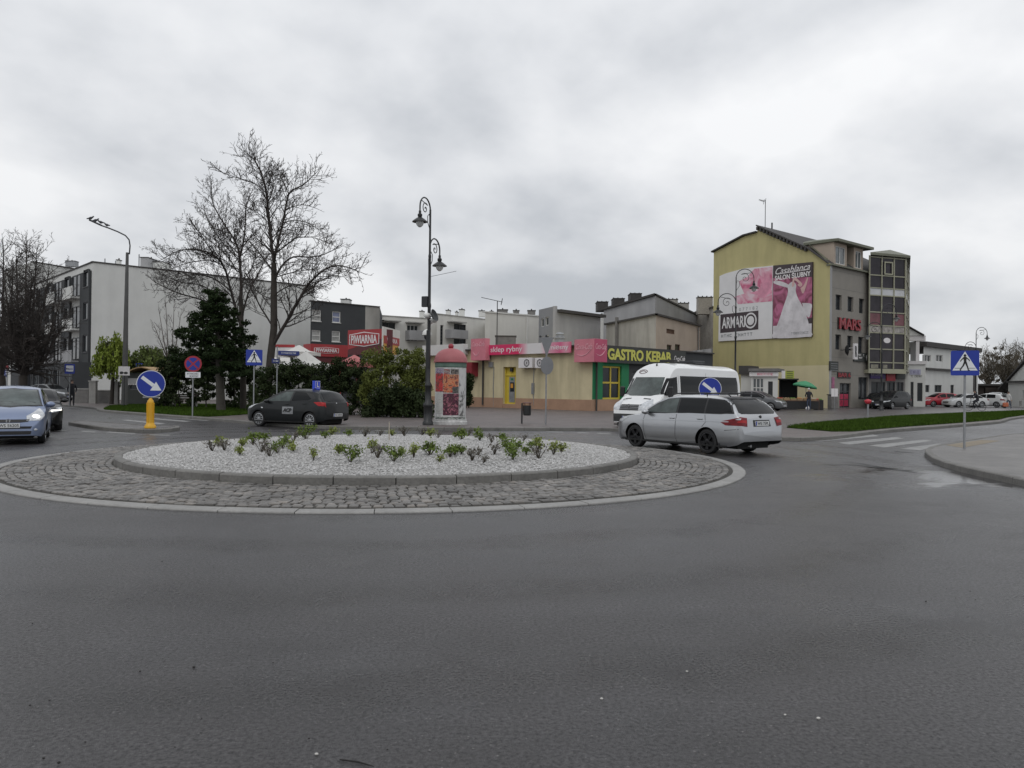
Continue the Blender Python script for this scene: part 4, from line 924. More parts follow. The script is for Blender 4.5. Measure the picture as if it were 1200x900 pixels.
# red awning box between column and cola sign
m = MB(True); r_ = FP.rect(546, 424.5, 552.5, 441, .7); FP.box(m, r_[0], r_[2], r_[1], r_[3], .003, .7); m.build('awning', mat('awning_red', (.22, .02, .03), .7, .2), kb)

# --------------------------------------------------------- yellow building with billboards and tower
Y0, Y1, Y2 = xy(835, 82.3), xy(971.5, 70), xy(1018, 74.8); FY = Fac(Y0, Y1); FG = Fac(Y1, Y2)
yb = bld('tower_block', FY, 'tall yellow gabled building with a glazed corner tower', 'building')
pts = []
def U(x, y): return FY.px(x, y)
outline = [(835, 296), (872, 276.6), (887.4, 272.5), (887.7, 265.2), (947.5, 291.5), (971.5, 309)]
oz = [U(*q) for q in outline]
u8 = U(872, 430)[0]; zp = (U(872, 430)[1], U(968, 428)[1])
zsp = sum(zp) / 2
m = MB(True); FY.poly(m, [(0, Z0), (u8, Z0), (u8, oz[1][1]), (0, oz[0][1])]); FY.poly(m, [(u8, zsp), (FY.L, zsp), (FY.L, oz[5][1]), oz[4], oz[3], (oz[3][0] - .02, oz[2][1]), (u8, oz[1][1])]); 
D = 14; nb = -FY.n.xy * 0
bx = Y0 + (Y2 - Y1).normalized() * D; ybk = [Y1 + (Y2 - Y1).normalized() * D, bx]
m.quad((*Y0, Z0), (*bx, Z0), (*bx, oz[0][1]), (*Y0, oz[0][1])); m.quad((*bx, Z0), (*ybk[0], Z0), (*ybk[0], oz[5][1]), (*bx, oz[0][1])); m.build('gable_wall', K.render_yellow, yb)
m = MB(True); FY.wall(m, u8, FY.L, Z0, zsp, [], .1, 0.0); m.build('lower_wall', K.render_paleyellow, yb)
m = MB(True); ud = Y2 - Y1; ud = ud.normalized().to_3d()
for i in (0, 3, 4):
    a, b = oz[i], oz[i + 1] if i != 0 else oz[1]
    A_, B_ = FY.pt(a[0], a[1], .24), FY.pt(b[0], b[1], .24); th = Vector((0, 0, .14)); E1, E2 = A_ + ud * D, B_ + ud * D
    m.add([A_, B_, B_ + th, A_ + th, E1, E2, E2 + th, E1 + th], [(0, 1, 2, 3), (3, 2, 6, 7), (4, 0, 3, 7), (1, 5, 6, 2), (0, 4, 5, 1)])
a, b = oz[1], oz[2]; A_, B_ = FY.pt(a[0], a[1], .24), FY.pt(b[0], b[1], .24); m.add([A_, B_, B_ + th, A_ + th, A_ + ud * D, B_ + ud * D, B_ + ud * D + th, A_ + ud * D + th], [(0, 1, 2, 3), (3, 2, 6, 7), (0, 4, 5, 1)])
A_, B_ = FY.pt(oz[3][0], oz[3][1] - 1, 0), FY.pt(oz[3][0], oz[3][1], 0); m.build('roof', K.roof_dark, yb)
m = MB(True); m.quad(FY.pt(oz[3][0], oz[2][1] - .1, .003), FY.pt(oz[3][0], oz[3][1], .003), FY.pt(oz[3][0], oz[3][1], .003) + ud * D, FY.pt(oz[3][0], oz[2][1] - .1, .003) + ud * D); m.build('roof_step_wall', K.render_yellow, yb)
m = MB(True)
for t in np.linspace(.03, .97, 15):
    a = oz[3][0] + (oz[4][0] - oz[3][0]) * t; z = oz[3][1] + (oz[4][1] - oz[3][1]) * t; FY.box(m, a - .09, a + .09, z - .32, z - .02, .01, .3)
m.build('rafter_end', K.roof_dark, yb)
# grey facade
HG = FG.px(972, 311)[1]
rs = [FG.rect(*q) for q in ((979.3, 344.6, 986.3, 362.7), (993.3, 347.8, 1000, 365.4), (1006.8, 351, 1013, 367.6), (979, 391.2, 985.6, 407), (993, 393.5, 999.2, 407), (1005.8, 395.7, 1012, 410))]
for q in rs[:3]: q[1], q[3] = rs[1][1], rs[1][3]
for q in rs[3:]: q[1], q[3] = rs[4][1] - .3, rs[4][3]
dr_ = [FG.px(984, 450)[0], Z0 + .05, FG.px(997, 450)[0], FG.px(990, 449)[1]]; w2 = [FG.px(1006, 450)[0], .9, FG.L - .15, 3.0]
m = MB(True); FG.wall(m, 0, FG.L, Z0, HG, rs + [dr_, w2], .28); m.build('front_wall', K.facade_tiles, yb)
for q in rs: window(FG, yb, q, 1, 1, K.frame_dark, depth=.25)
window(FG, yb, dr_, 2, 3, K.frame_dark, depth=.2, name='shop_door'); window(FG, yb, w2, 2, 1, K.frame_dark, depth=.2, name='shop_window')
m = MB(True)
for z in np.arange(1.6, HG, 1.55):
    zz_ = float(z)
    if any(q[1] - .03 < zz_ < q[3] + .03 for q in rs + [dr_, w2]): continue
    FG.box(m, 0, FG.L, zz_ - .012, zz_ + .012, .002, .006)
m.build('tile_joint', K.concrete_dark, yb)
m = MB(True); FG.box(m, 0, .22, Z0, HG, .003, .10); m.build('corner_strip', K.render_midgrey, yb)
# roof storey with dormers
m = MB(True); a, b = FG.pt(0.02, HG, .15), FG.pt(FG.L, HG, .15); up = Vector((0, 0, 2.3)) - FG.n * 2.6; ua_ = up + FG.u * .65; m.quad(a, b, b + up, a + ua_); m.quad(a + ua_, b + up, b + up - FG.n * 6, a + ua_ - FG.n * 6 + FG.u * 1.5)
FG.box(m, -.1, FG.L, HG + .003, HG + .14, -.3, .3); m.build('mansard_roof', K.roof_olive, yb)
for (x0, x1, xw0, xw1) in ((974, 994, 981.5, 993), (997.5, 1013, 1001.2, 1011.8)):
    u0_, u1_ = FG.px(x0 + 5, 310)[0], FG.px(x1, 310)[0]; zt_ = FG.px(987, 292.5)[1] if x0 < 980 else FG.px(1006, 299)[1]
    zt_ = HG + 2.25; m = MB(True); rr_ = [u0_ + .3, HG + .35, u1_ - .25, HG + 1.95]
    FG.wall(m, u0_, u1_, HG + .14, zt_, [rr_], .15, -.15)
    m.quad(FG.pt(u0_, HG + .14, -.15), FG.pt(u0_, zt_, -.15), FG.pt(u0_, zt_, -3), FG.pt(u0_, HG + .14, -3)); m.quad(FG.pt(u1_, HG + .14, -.15), FG.pt(u1_, zt_, -.15), FG.pt(u1_, zt_, -3), FG.pt(u1_, HG + .14, -3))
    o = m.build('dormer', K.render_beige, yb); window(FG, o, rr_, 2, 1, depth=.12, d=-.15, name='dormer_window', gm=K.glass_mid)
m = MB(True); yd = (Y0 - Y1).normalized().to_3d(); FG.box(m, .75, FG.L + .1, HG + 2.27, HG + 2.5, -3.0, .35); 
rp0, rp1 = FG.pt(.75, HG + 2.5, .35), FG.pt(FG.L + .1, HG + 2.5, .35); rdg = FG.pt(FG.L / 2, HG + 3.25, -4)
q0_, q1_ = FG.pt(1.9, HG + 2.5, -7), FG.pt(FG.L + .1, HG + 2.5, -7)
m.poly([rp0, rp1, rdg]); m.poly([rp1, q1_, rdg]); m.poly([q1_, q0_, rdg]); m.poly([q0_, rp0, rdg]); m.build('dormer_roof', K.roof_olive, yb)
# tower
T0, T1 = xy(1016.8, 73.9), xy(1060, 75.4); FT_ = Fac(T0, T1); T3 = xy(1064, 84); FR = Fac(T1, T3)
HT = FT_.px(1040, 301)[1]; zl = FT_.px(1040, 433)[1]
m = MB(True); tb = [T0, T1, T3, T3 + (T0 - T1), ]; bm_ = MB(True)
rest(bm_, tb, zl, HT, skip=()); bm_.poly([(*p, zl) for p in tb]); bm_.poly([(*p, HT) for p in tb]); tw = bm_.build('glazed_tower', K.tower_glass, yb)
cols = [FT_.px(x, 350)[0] for x in (1018.3, 1032.6, 1047, 1059)]; zs_ = [FT_.px(1040, y)[1] for y in (302.5, 323.5, 338.3, 347, 366.5, 382, 390.5, 409.5, 425, 433)]
m = MB(True)
cols[0] = .06; cols[-1] = FT_.L - .06
for c_ in cols: FT_.box(m, c_ - .05, c_ + .05, zl, HT, .004, .10)
for z in zs_: FT_.box(m, .01, FT_.L - .01, z - .05, z + .05, .004, .075)
for c_ in (.06, FR.L / 2, FR.L - .06): FR.box(m, c_ - .07, c_ + .07, zl, HT, .004, .10)
for z in zs_: FR.box(m, .01, FR.L - .01, z - .05, z + .05, .004, .075)
FT_.box(m, -.06, FT_.L + .06, zl - .38, zl - .05, -1.5, .14)
u0_, u1_ = cols[1] + .25, cols[2] - .2; z0_, z1_ = zs_[1] + .1, FT_.px(1040, 307)[1]
for a, b, c_, d_ in ((u0_, u0_ + .12, z0_, z1_), (u1_ - .12, u1_, z0_, z1_), (u0_ + .12, u1_ - .12, z1_ - .12, z1_), (u0_ + .12, u1_ - .12, z0_, z0_ + .12)): FT_.box(m, a, b, c_, d_, .08, .14)
m.build('tower_frame', K.tower_frame, tw)
m = MB(True); FT_.box(m, .14, FT_.L - .14, zs_[3] + .06, zs_[2] - .06, .004, .03); FR.box(m, .14, FR.L - .14, zs_[3] + .06, zs_[2] - .06, .004, .03); m.build('spandrel', K.tower_band, tw)
m = MB(True); FT_.box(m, .14, FT_.L - .14, zs_[6] + .06, zs_[5] - .06, .004, .03); FR.box(m, .14, FR.L - .14, zs_[6] + .06, zs_[5] - .06, .004, .03); m.build('spandrel', K.tower_band_old, tw)
m = MB(True)
for i in range(3):
    if i != 1: FT_.box(m, cols[i] + .1, cols[i + 1] - .1, zs_[5] + .08, zs_[4] - .1, .003, .012)
m.build('printed_panel', mat('maroon_print', (.16, .06, .07), .4, .35, 1.2), tw)
m = MB(True); cx_ = (cols[1] + cols[2]) / 2; zz_ = FT_.px(1040, 399)[1]; m.lathe([(.42, 0), (.42, .01), (0, .01)], 16, FT_.M(cx_, zz_, .005) @ Matrix.Diagonal((1, .6, 1, 1))); m.build('round_sticker', K.panel_white, tw)
# curtains and clutter behind the lower panes
m = MB(True)
for i, (zz0, zz1) in enumerate(((zs_[8] + .1, zs_[8] + .55), (zs_[9] + .1, zs_[9] + .45))):
    if i: FT_.box(m, cols[0] + .3, cols[1] - .3, zz0, zz1, .003, .008)
m.build('window_clutter', mat('clutter', (.20, .19, .15), .5, .4, 3), tw); m = MB(True); FT_.box(m, cols[1] + .3, cols[1] + .8, zs_[9] + .1, zs_[8] - .2, .003, .008); m.build('window_clutter', mat('clutter', (.20, .19, .15), .5, .4, 3), tw)
# tower roof
ap_ = (T0 + T1 + T3 + tb[3]) / 4; m = MB(True); e_ = .3; base = [FT_.pt(-.1, HT, e_), FT_.pt(FT_.L + e_, HT, e_), Vector((*T3, HT)) + (Vector((*T3, 0)) - Vector((*T0, 0))).normalized() * e_, Vector((*tb[3], HT)) - FT_.u * .1]
base = [b + Vector((0, 0, .02)) for b in base]; th = Vector((0, 0, .22)); apx = Vector((*ap_, FT_.px(1031, 286)[1] + .3)); 
m.add(base + [b + th for b in base] + [apx], [(0, 3, 2, 1)] + [(i, (i + 1) % 4, 4 + (i + 1) % 4, 4 + i) for i in range(4)] + [(4 + i, 4 + (i + 1) % 4, 8) for i in range(4)]); m.build('tower_roof', K.roof_olive, tw)
# ground floor shops under the tower
Fs = Fac(Y2, Y2 + FT_.u.xy * FT_.L); m = MB(True); ho = [[.3, .5, FT_.L * .45, 2.6], [FT_.L * .5, .2, FT_.L * .72, 2.6], [FT_.L * .76, .5, FT_.L - .2, 2.6]]
Fs.wall(m, 0, Fs.L, Z0, zl, ho, .15); m.quad(Fs.pt(Fs.L, Z0), Fs.pt(Fs.L, Z0, -8), Fs.pt(Fs.L, zl, -8), Fs.pt(Fs.L, zl)); m.build('shop_wall', K.concrete_dark, yb)
for h_ in ho: window(Fs, yb, h_, 2, 1, K.frame_dark, depth=.12, name='shop_window')
m = MB(True); r_ = [.1, 2.9, FT_.L * .42, 3.75]; Fs.box(m, r_[0], r_[2], r_[1], r_[3], .01, .12); o = m.build('shop_sign', K.purple_sign, yb); m = MB(True); put_blur(m, 9, Fs.M((r_[0] + r_[2]) / 2 - .2, 3.35, .125), 1.3, .34, .01, .01); m.build('lettering', K.panel_white, o)
m = MB(True); Fs.box(m, FT_.L * .46, FT_.L * .70, 2.7, 3.6, .01, .12); m.build('shop_sign', mat('shop_red', (.30, .02, .03), .4, .3, 2), yb)
m = MB(True); Fs.box(m, FT_.L * .73, FT_.L - .1, 2.9, 3.5, .01, .12); m.build('shop_sign', K.sign_black, yb)
# signs on the grey facade
def plate(f, par, x0, y0, x1, y1, m, d0=.02, d1=.12, name='sign_board'):
    r = f.rect(x0, y0, x1, y1, d1); b = MB(True); f.box(b, r[0], r[2], r[1], r[3], d0, d1); return r, b.build(name, MATS[m], par)
m = MB(True); a, b = FG.px(985.5, 380, .3), FG.px(1010.5, 382, .3); put_text(m, 'MARS', FG.M((a[0] + b[0]) / 2, FG.px(998, 380, .3)[1], .12), b[0] - a[0], 1.05, .02, .10); m.build('lettering', K.sign_redlit, yb)
m = MB(True); put_text(m, 'MARS', FG.M((a[0] + b[0]) / 2 - .05, FG.px(998, 380, .3)[1], .02), (b[0] - a[0]) * 1.02, 1.1, .05, .06); m.build('letter_backing', K.sign_black, yb)
r_, o = plate(FG, yb, 1001, 413.5, 1016.3, 423.8, 'sign_black'); m = MB(True); put_blur(m, 7, FG.M((r_[0] + r_[2]) / 2, (r_[1] + r_[3]) / 2 + .2, .125), (r_[2] - r_[0]) * .55, .16, .01, .01); put_blur(m, 5, FG.M((r_[0] + r_[2]) / 2, (r_[1] + r_[3]) / 2 - .05, .125), (r_[2] - r_[0]) * .45, .16, .01, .01)
for k in (r_[0] + .15, r_[2] - .15): m.prism([(0, .28), (.11, 0), (0, -.28), (-.11, 0)], FG.M(k, (r_[1] + r_[3]) / 2, .122), .01)
m.build('lettering', K.panel_white, o)
r_, o = plate(FG, yb, 972.5, 423.5, 982.5, 434.3, 'sign_black'); m = MB(True)
for k in range(4): FG.box(m, r_[0] + .2, r_[2] - .15, r_[3] - .22 - k * .2, r_[3] - .18 - k * .2, .122, .126)
m.build('lettering', K.metal_grey, o)
m = MB(True); a, b = FG.px(982.5, 440, .1), FG.px(997.3, 440, .1); FG.box(m, a[0] - .05, b[0] + .05, FG.px(990, 443.2, .1)[1], FG.px(990, 435.8, .1)[1], .01, .06); o = m.build('letter_board', K.sign_black, yb)
m = MB(True); put_text(m, 'BAR 6', FG.M((a[0] + b[0]) / 2, FG.px(990, 439.5, .1)[1], .062), (b[0] - a[0]) * .96, .42, .03, .04); m.build('lettering', K.sign_redlit, o)
# projecting sign with white R
e3 = FG.px(997, 412, .5); m = MB(True); FG.box(m, e3[0] - .32, e3[0] + .32, e3[1] - .72, e3[1] + .72, .85, 1.0); FG.box(m, e3[0] - .03, e3[0] + .03, e3[1] + .3, e3[1] + .36, .01, .85); o = m.build('projecting_sign', K.panel_white, yb)
m = MB(True); put_text(m, 'R', FG.M(e3[0], e3[1], 1.003), .42, 1.0, .06, .01); m.build('lettering', K.sign_black, o)
# projecting dish-like bracket
m = MB(True); e4 = FG.px(990, 409, .3); m.lathe([(.0, 0), (.3, .05), (.5, .2), (.52, .2), (.3, .02), (0, -.03)], 14, FG.M(e4[0] - .3, e4[1] - .1, .5) @ Matrix.Rotation(R(40), 4, 'Y')); m.tube([FG.pt(e4[0] - .3, e4[1] - .1, .02), FG.pt(e4[0] - .3, e4[1] - .1, .5)], .03, 5); m.build('satellite_dish', K.metal_dark, yb)
m = MB(True); u_ = FG.px(974, 450)[0]; FG.box(m, u_, u_ + .5, .9, 2.9, .01, .06); m.build('door_poster', mat('poster_pink', (.30, .10, .18), .5, .5, 3), yb)
m = MB(True); FG.box(m, dr_[0] + .1, dr_[2] - .15, .3, 1.4, -.18, -.16); m.build('window_sticker', mat('sticker_red', (.36, .03, .07), .5, .6, 3), yb)
aerial(895, 80, 271, 234, 889.5, 896, (234, 236), parent=yb, name='roof_aerial')
m = MB(True); p = at(903, 80); m.tube([(p.x, p.y, zat(903, 275, 80)), (p.x, p.y, zat(903, 261, 80))], .08, 6); p = at(980, 78); m.tube([(p.x, p.y, zat(980, 290, 78)), (p.x, p.y, zat(980, 281, 78))], .06, 6); m.build('vent_pipe', K.metal_dark, yb)

# billboards
def bb_pt(x, y): return FY.px(x, y, .15)
def bpoly(mb, P, d): FY.poly(mb, [FY.px(x, y, d) for x, y in P], d)
bl = empty('billboard', FY.pt(*bb_pt(898, 345), .1), 0, 'large white and pink billboard with black lettered box on the yellow wall, left panel', 'billboard')
P = [(843.2, 323.5), (850, 320.5), (872, 314.5), (890, 312.8), (905.8, 311.2), (904.8, 396.6), (841.8, 400)]
m = MB(True); bpoly(m, P, .15); pv = [FY.px(x, y, .15) for x, y in P]
for i in range(len(pv)): a, b = pv[i], pv[(i + 1) % len(pv)]; m.quad(FY.pt(*a, .15), FY.pt(*a, .01), FY.pt(*b, .01), FY.pt(*b, .15))
m.build('panel', K.poster_white, bl)
M_PK = bpy.data.materials.new('pink_picture'); M_PK.use_nodes = True; _n = M_PK.node_tree.nodes; _l = M_PK.node_tree.links; _tc = _n.new('ShaderNodeTexCoord')
_w = _n.new('ShaderNodeTexNoise'); _w.inputs['Scale'].default_value = .55; _w.inputs['Detail'].default_value = 6; _w.inputs['Distortion'].default_value = 2.2; _l.new(_tc.outputs['Object'], _w.inputs['Vector']); _r = _n.new('ShaderNodeValToRGB'); _l.new(_w.outputs[0], _r.inputs[0])
_r.color_ramp.elements[0].position = .36; _r.color_ramp.elements[0].color = (.66, .50, .56, 1); _r.color_ramp.elements[1].position = .62; _r.color_ramp.elements[1].color = (.52, .12, .22, 1); _x = _r.color_ramp.elements.new(.5); _x.color = (.62, .30, .38, 1)
_l.new(_r.outputs[0], _n['Principled BSDF'].inputs['Base Color']); _n['Principled BSDF'].inputs['Roughness'].default_value = .5
m = MB(True); bpoly(m, [(866, 330), (876, 324), (884, 315), (905.2, 312.5), (905, 353), (865, 356.5), (860, 348), (872, 344)], .16); m.build('picture', M_PK, bl)
m = MB(True); cx, cz = FY.px(903, 343, .165)
for k in range(11):
    a = R(95 + k * 16); l_ = 1.7 + .5 * (k % 3); bq = FY.M(cx, cz, .163 + k * .0006); t_ = .25
    q = [(0, 0), (l_ * .5 * cos(a) - t_ * sin(a), l_ * .5 * sin(a) + t_ * cos(a)), (l_ * cos(a), l_ * sin(a)), (l_ * .5 * cos(a) + t_ * sin(a), l_ * .5 * sin(a) - t_ * cos(a))]
    if any(x_ + cx > FY.px(905, 340, .165)[0] for x_, y_ in q): continue
    if any(FY.px(870, 355, .16)[1] > y_ + cz for x_, y_ in q): continue
    m.prism(q, bq, .0005)
m.build('petals', K.pink_soft, bl)
m = MB(True); bpoly(m, [(844.3, 368.6), (888.8, 363.9), (888.6, 386), (844, 390.4)], .16); o = m.build('black_box', K.poster_dark, bl)
m = MB(True); a, b = FY.px(846, 378, .17), FY.px(873, 376, .17); put_text(m, 'ARMARI', FY.M((a[0] + b[0]) / 2, FY.px(860, 377.5, .17)[1] - .0, .163), b[0] - a[0], 1.15, .02, .005); c_ = FY.px(879.5, 375.6, .17); m.lathe([(.78, 0), (.78, .005), (.62, .005), (.62, 0)], 28, FY.M(c_[0], c_[1], .163), closed=False); m.lathe([(.45, 0), (.45, .005), (0, .005)], 24, FY.M(c_[0], c_[1], .163)); m.build('lettering', K.poster_white, o)
m = MB(True); a, b = FY.px(866, 364, .17), FY.px(888, 361, .17); put_text(m, '0 7 7 1 8 2', FY.M((a[0] + b[0]) / 2, FY.px(877, 361.6, .17)[1], .155), b[0] - a[0], .32, 0, .005); a, b = FY.px(845, 395, .17), FY.px(886, 391, .17); put_blur(m, 12, FY.M((a[0] + b[0]) / 2, FY.px(866, 392.4, .17)[1], .155), b[0] - a[0], .32, 0, .005)
m.build('lettering', K.metal_grey, bl)
br = empty('billboard', FY.pt(*bb_pt(928, 350), .1), 0, 'dark and magenta wedding salon billboard with a white bridal dress, right panel', 'billboard')
P = [(906.2, 311.2), (952, 306.9), (951, 394.7), (905.4, 396.6)]
m = MB(True); bpoly(m, P, .18); pv = [FY.px(x, y, .18) for x, y in P]
for i in range(4): a, b = pv[i], pv[(i + 1) % 4]; m.quad(FY.pt(*a, .18), FY.pt(*a, .01), FY.pt(*b, .01), FY.pt(*b, .18))
m.build('panel', K.poster_dark, br)
M_MG = bpy.data.materials.new('magenta_picture'); M_MG.use_nodes = True; _n = M_MG.node_tree.nodes; _l = M_MG.node_tree.links; _tc = _n.new('ShaderNodeTexCoord')
_w = _n.new('ShaderNodeTexNoise'); _w.inputs['Scale'].default_value = .8; _w.inputs['Detail'].default_value = 5; _w.inputs['Distortion'].default_value = 1.2; _l.new(_tc.outputs['Object'], _w.inputs['Vector']); _r = _n.new('ShaderNodeValToRGB'); _l.new(_w.outputs[0], _r.inputs[0])
_r.color_ramp.elements[0].position = .38; _r.color_ramp.elements[0].color = (.16, .03, .06, 1); _r.color_ramp.elements[1].position = .6; _r.color_ramp.elements[1].color = (.45, .13, .24, 1)
_l.new(_r.outputs[0], _n['Principled BSDF'].inputs['Base Color']); _n['Principled BSDF'].inputs['Roughness'].default_value = .5
m = MB(True); bpoly(m, [(906.2, 326), (951.7, 324.5), (951.5, 372), (905.8, 384)], .184); m.build('picture', M_MG, br)
def blob(pts, d, k=5):
    l = smooth_line([Vector(p) for p in pts] + [Vector(pts[0])], k)[:-1]; return [(p.x, p.y) for p in l]
from mathutils.geometry import tessellate_polygon
def bfill(mb, P, d):
    v = [FY.pt(*FY.px(x, y, d), d) for x, y in P]; tr = tessellate_polygon([v]); mb.add(v, [tuple(t) for t in tr])
m = MB(True); bfill(m, blob([(926, 331.5), (929.5, 330), (933, 334), (932.5, 341), (935, 349), (941, 360), (946, 373), (949, 386), (949, 394), (907, 396), (909, 386), (914, 372), (918.5, 358), (922, 348), (923.5, 341), (923, 335)], 0), .188); bfill(m, blob([(906.5, 329.5), (914, 329.5), (923, 333), (924, 337), (915, 335), (907, 332)], 0), .190); bfill(m, blob([(940, 355), (950.5, 356), (951, 362), (948, 372), (943, 366)], 0), .189)
bfill(m, [(906, 382), (951.2, 379), (951, 394.6), (905.5, 396.4)], .186)
m.build('dress', mat('dress_print', (.58, .56, .58), .5, .22, 1.1), br)
m = MB(True); bfill(m, blob([(929, 327), (932, 325), (940, 332.5), (938, 336), (934.5, 334), (936, 332), (931, 328.5), (931, 334), (928, 336)], 0), .193); bfill(m, blob([(938, 338), (942, 334), (946, 325.5), (947, 326), (944.5, 336), (941, 344)], 0), .193); m.build('figure', mat('figure_skin', (.55, .36, .34), .5, .1, 2), br)
m = MB(True); a, b = FY.px(908, 320, .2), FY.px(950, 318, .2); put_text(m, 'Casablanca', FY.M((a[0] + b[0]) / 2, FY.px(929, 315, .2)[1], .186), (b[0] - a[0]) * .97, .62, .005, .005, .4); put_text(m, 'SALON ŚLUBNY', FY.M((a[0] + b[0]) / 2, FY.px(929, 322.2, .2)[1], .186), (b[0] - a[0]) * 1.0, .62, .03, .005)
FY.box(m, a[0] + .4, b[0] - .3, FY.px(929, 318.6, .2)[1] - .02, FY.px(929, 318.6, .2)[1] + .02, .184, .188); m.build('lettering', K.panel_white, br)
m = MB(True); a, b = FY.px(926, 391, .2), FY.px(949, 390, .2); put_blur(m, 12, FY.M((a[0] + b[0]) / 2, FY.px(938, 390, .2)[1], .195), (b[0] - a[0]) * .9, .22, 0, .005); m.build('lettering', K.metal_grey, br)

# --------------------------------------------------------- right-hand white buildings
R0, R1, R2 = xy(1060, 88), xy(1082, 88), xy(1146, 100); FX = Fac(R1, R2); FZ = Fac(R0, R1)
HR = FX.px(1082, 406)[1]
bx_ = bld('white_building', FX, 'long two storey white building with dark flat roof behind the red car', 'building')
rs = [FX.rect(*q) for q in ((1083.2, 415.9, 1091, 424), (1096.8, 415.9, 1104.7, 424), (1084.4, 451.2, 1089.3, 459.6), (1095.3, 451.2, 1103.7, 459.6), (1114, 451, 1118, 466))]
m = MB(True); FX.wall(m, 0, FX.L, Z0, HR, rs, .2); pp = bkp(R1, R2, 10); rest(m, pp, Z0, HR, skip=(0,)); m.build('wall', K.render_white, bx_)
for r_ in rs: window(FX, bx_, r_, 2, 1, K.frame_white if r_[1] > 3 else K.frame_dark, depth=.15)
m = MB(True); FX.box(m, -.2, FX.L + .2, HR + .003, HR + .55, -10, .4); m.poly([FX.pt(-.2, HR + .55, .4), FX.pt(FX.L + .2, HR + .55, .4), FX.pt(FX.L / 2, HR + 1.2, -5)]); m.build('roof', K.roof_dark, bx_)
m = MB(True); z_ = FX.px(1100, 433)[1]; FX.box(m, .02, FX.L * .62, z_ - .1, z_ + .1, .003, .35); FX.box(m, FX.L * .9, FX.L * .93, 2, HR - .5, .003, .06); m.build('ledge', K.roof_dark, bx_)
m = MB(True); FX.box(m, .02, FX.L - .1, Z0, 1.2, .004, .08); m.build('plinth', K.render_midgrey, bx_)
# portico house
Q0, Q1 = xy(1056, 84), xy(1084.5, 83); FU = Fac(Q0, Q1); bq = bld('portico_house', FU, 'white house with triangular pediment and porch column beside the glazed tower', 'house')
zl1 = FU.px(1074, 427)[1]; m = MB(True); hs = [[FU.px(1067, 460)[0], .1, FU.px(1070.5, 460)[0], FU.px(1068, 447.5)[1]], [FU.px(1074.8, 460)[0], .7, FU.px(1081, 460)[0], FU.px(1078, 448.7)[1]]]
FU.wall(m, 0, FU.L, Z0, zl1, hs, .15); pp = bkp(Q0, Q1, 4); rest(m, pp, Z0, zl1, skip=(0,)); m.poly([(*p, zl1) for p in pp]); m.build('wall', K.render_white, bq)
for h_ in hs: window(FU, bq, h_, 1, 1, K.frame_dark, depth=.12)
m = MB(True); FU.box(m, -.05, FU.L + .1, zl1 + .003, zl1 + .35, -.2, .15); m.build('cornice', K.panel_white, bq)
r_ = FU.rect(1066, 434, 1079, 438, .06); m = MB(True); FU.box(m, r_[0], r_[2], r_[1] - .1, r_[3] + .1, .01, .06); o = m.build('shop_sign', mat('sign_lilac', (.40, .40, .52), .5, .1), bq); m = MB(True); put_blur(m, 7, FU.M((r_[0] + r_[2]) / 2, (r_[1] + r_[3]) / 2, .062), (r_[2] - r_[0]) * .8, .3, .01, .01); m.build('lettering', K.purple_sign, o)
r_ = FU.rect(1067.5, 439.8, 1081, 442, .06); m = MB(True); put_blur(m, 9, FU.M((r_[0] + r_[2]) / 2, (r_[1] + r_[3]) / 2, .01), (r_[2] - r_[0]), .22, .02, .02); m.build('lettering', K.sign_black, bq)
zc_ = FU.px(1074, 399)[1]; m = MB(True)
Fu2 = Fac(Q0 - FU.n.xy * .5, Q1 - FU.n.xy * .5); a = Fu2.px(1073.5, 410)[0]; b = Fu2.px(1077.5, 410)[0]; Fu2.box(m, a, b, zl1 + .36, zc_, -.5, -.1); Fu2.box(m, 0, Fu2.L, zc_, zc_ + .55, -1.0, .0); m.build('column', K.panel_white, bq)
m = MB(True); Fu2.wall(m, 0, b, zl1 + .36, zc_, [[a - 1.3, zl1 + .5, a - .5, zc_ - .6]], .1, -2.5); m.build('upper_wall', K.render_midgrey, bq)
tip = Fu2.px(1080.7, 391); apx_ = Fu2.px(1061, 382); m = MB(True); zz_ = zc_ + .553; L_ = tip[0]
for d_ in (0.0,): m.add([Fu2.pt(2 * apx_[0] - L_, zz_, .1), Fu2.pt(L_, zz_, .1), Fu2.pt(apx_[0], apx_[1], .1), Fu2.pt(2 * apx_[0] - L_, zz_, -4), Fu2.pt(L_, zz_, -4), Fu2.pt(apx_[0], apx_[1], -4)], [(0, 1, 2), (5, 4, 3), (0, 3, 4, 1)])
m.build('pediment', K.render_white, bq); m = MB(True)
for sgn in (0, 1):
    a_, b_2 = (Fu2.pt(L_ + .2, zz_ - .05, .3), Fu2.pt(apx_[0], apx_[1] + .08, .3)) if sgn else (Fu2.pt(2 * apx_[0] - L_ - .2, zz_ - .05, .3), Fu2.pt(apx_[0], apx_[1] + .08, .3)); t_ = Vector((0, 0, .14)); bk2 = Fu2.n * -4.6
    m.add([a_, b_2, b_2 + t_, a_ + t_, a_ + bk2, b_2 + bk2, b_2 + bk2 + t_, a_ + bk2 + t_], [(0, 1, 2, 3), (3, 2, 6, 7), (0, 4, 5, 1), (4, 7, 6, 5), (0, 3, 7, 4), (1, 5, 6, 2)])
m.build('roof', K.roof_dark, bq)
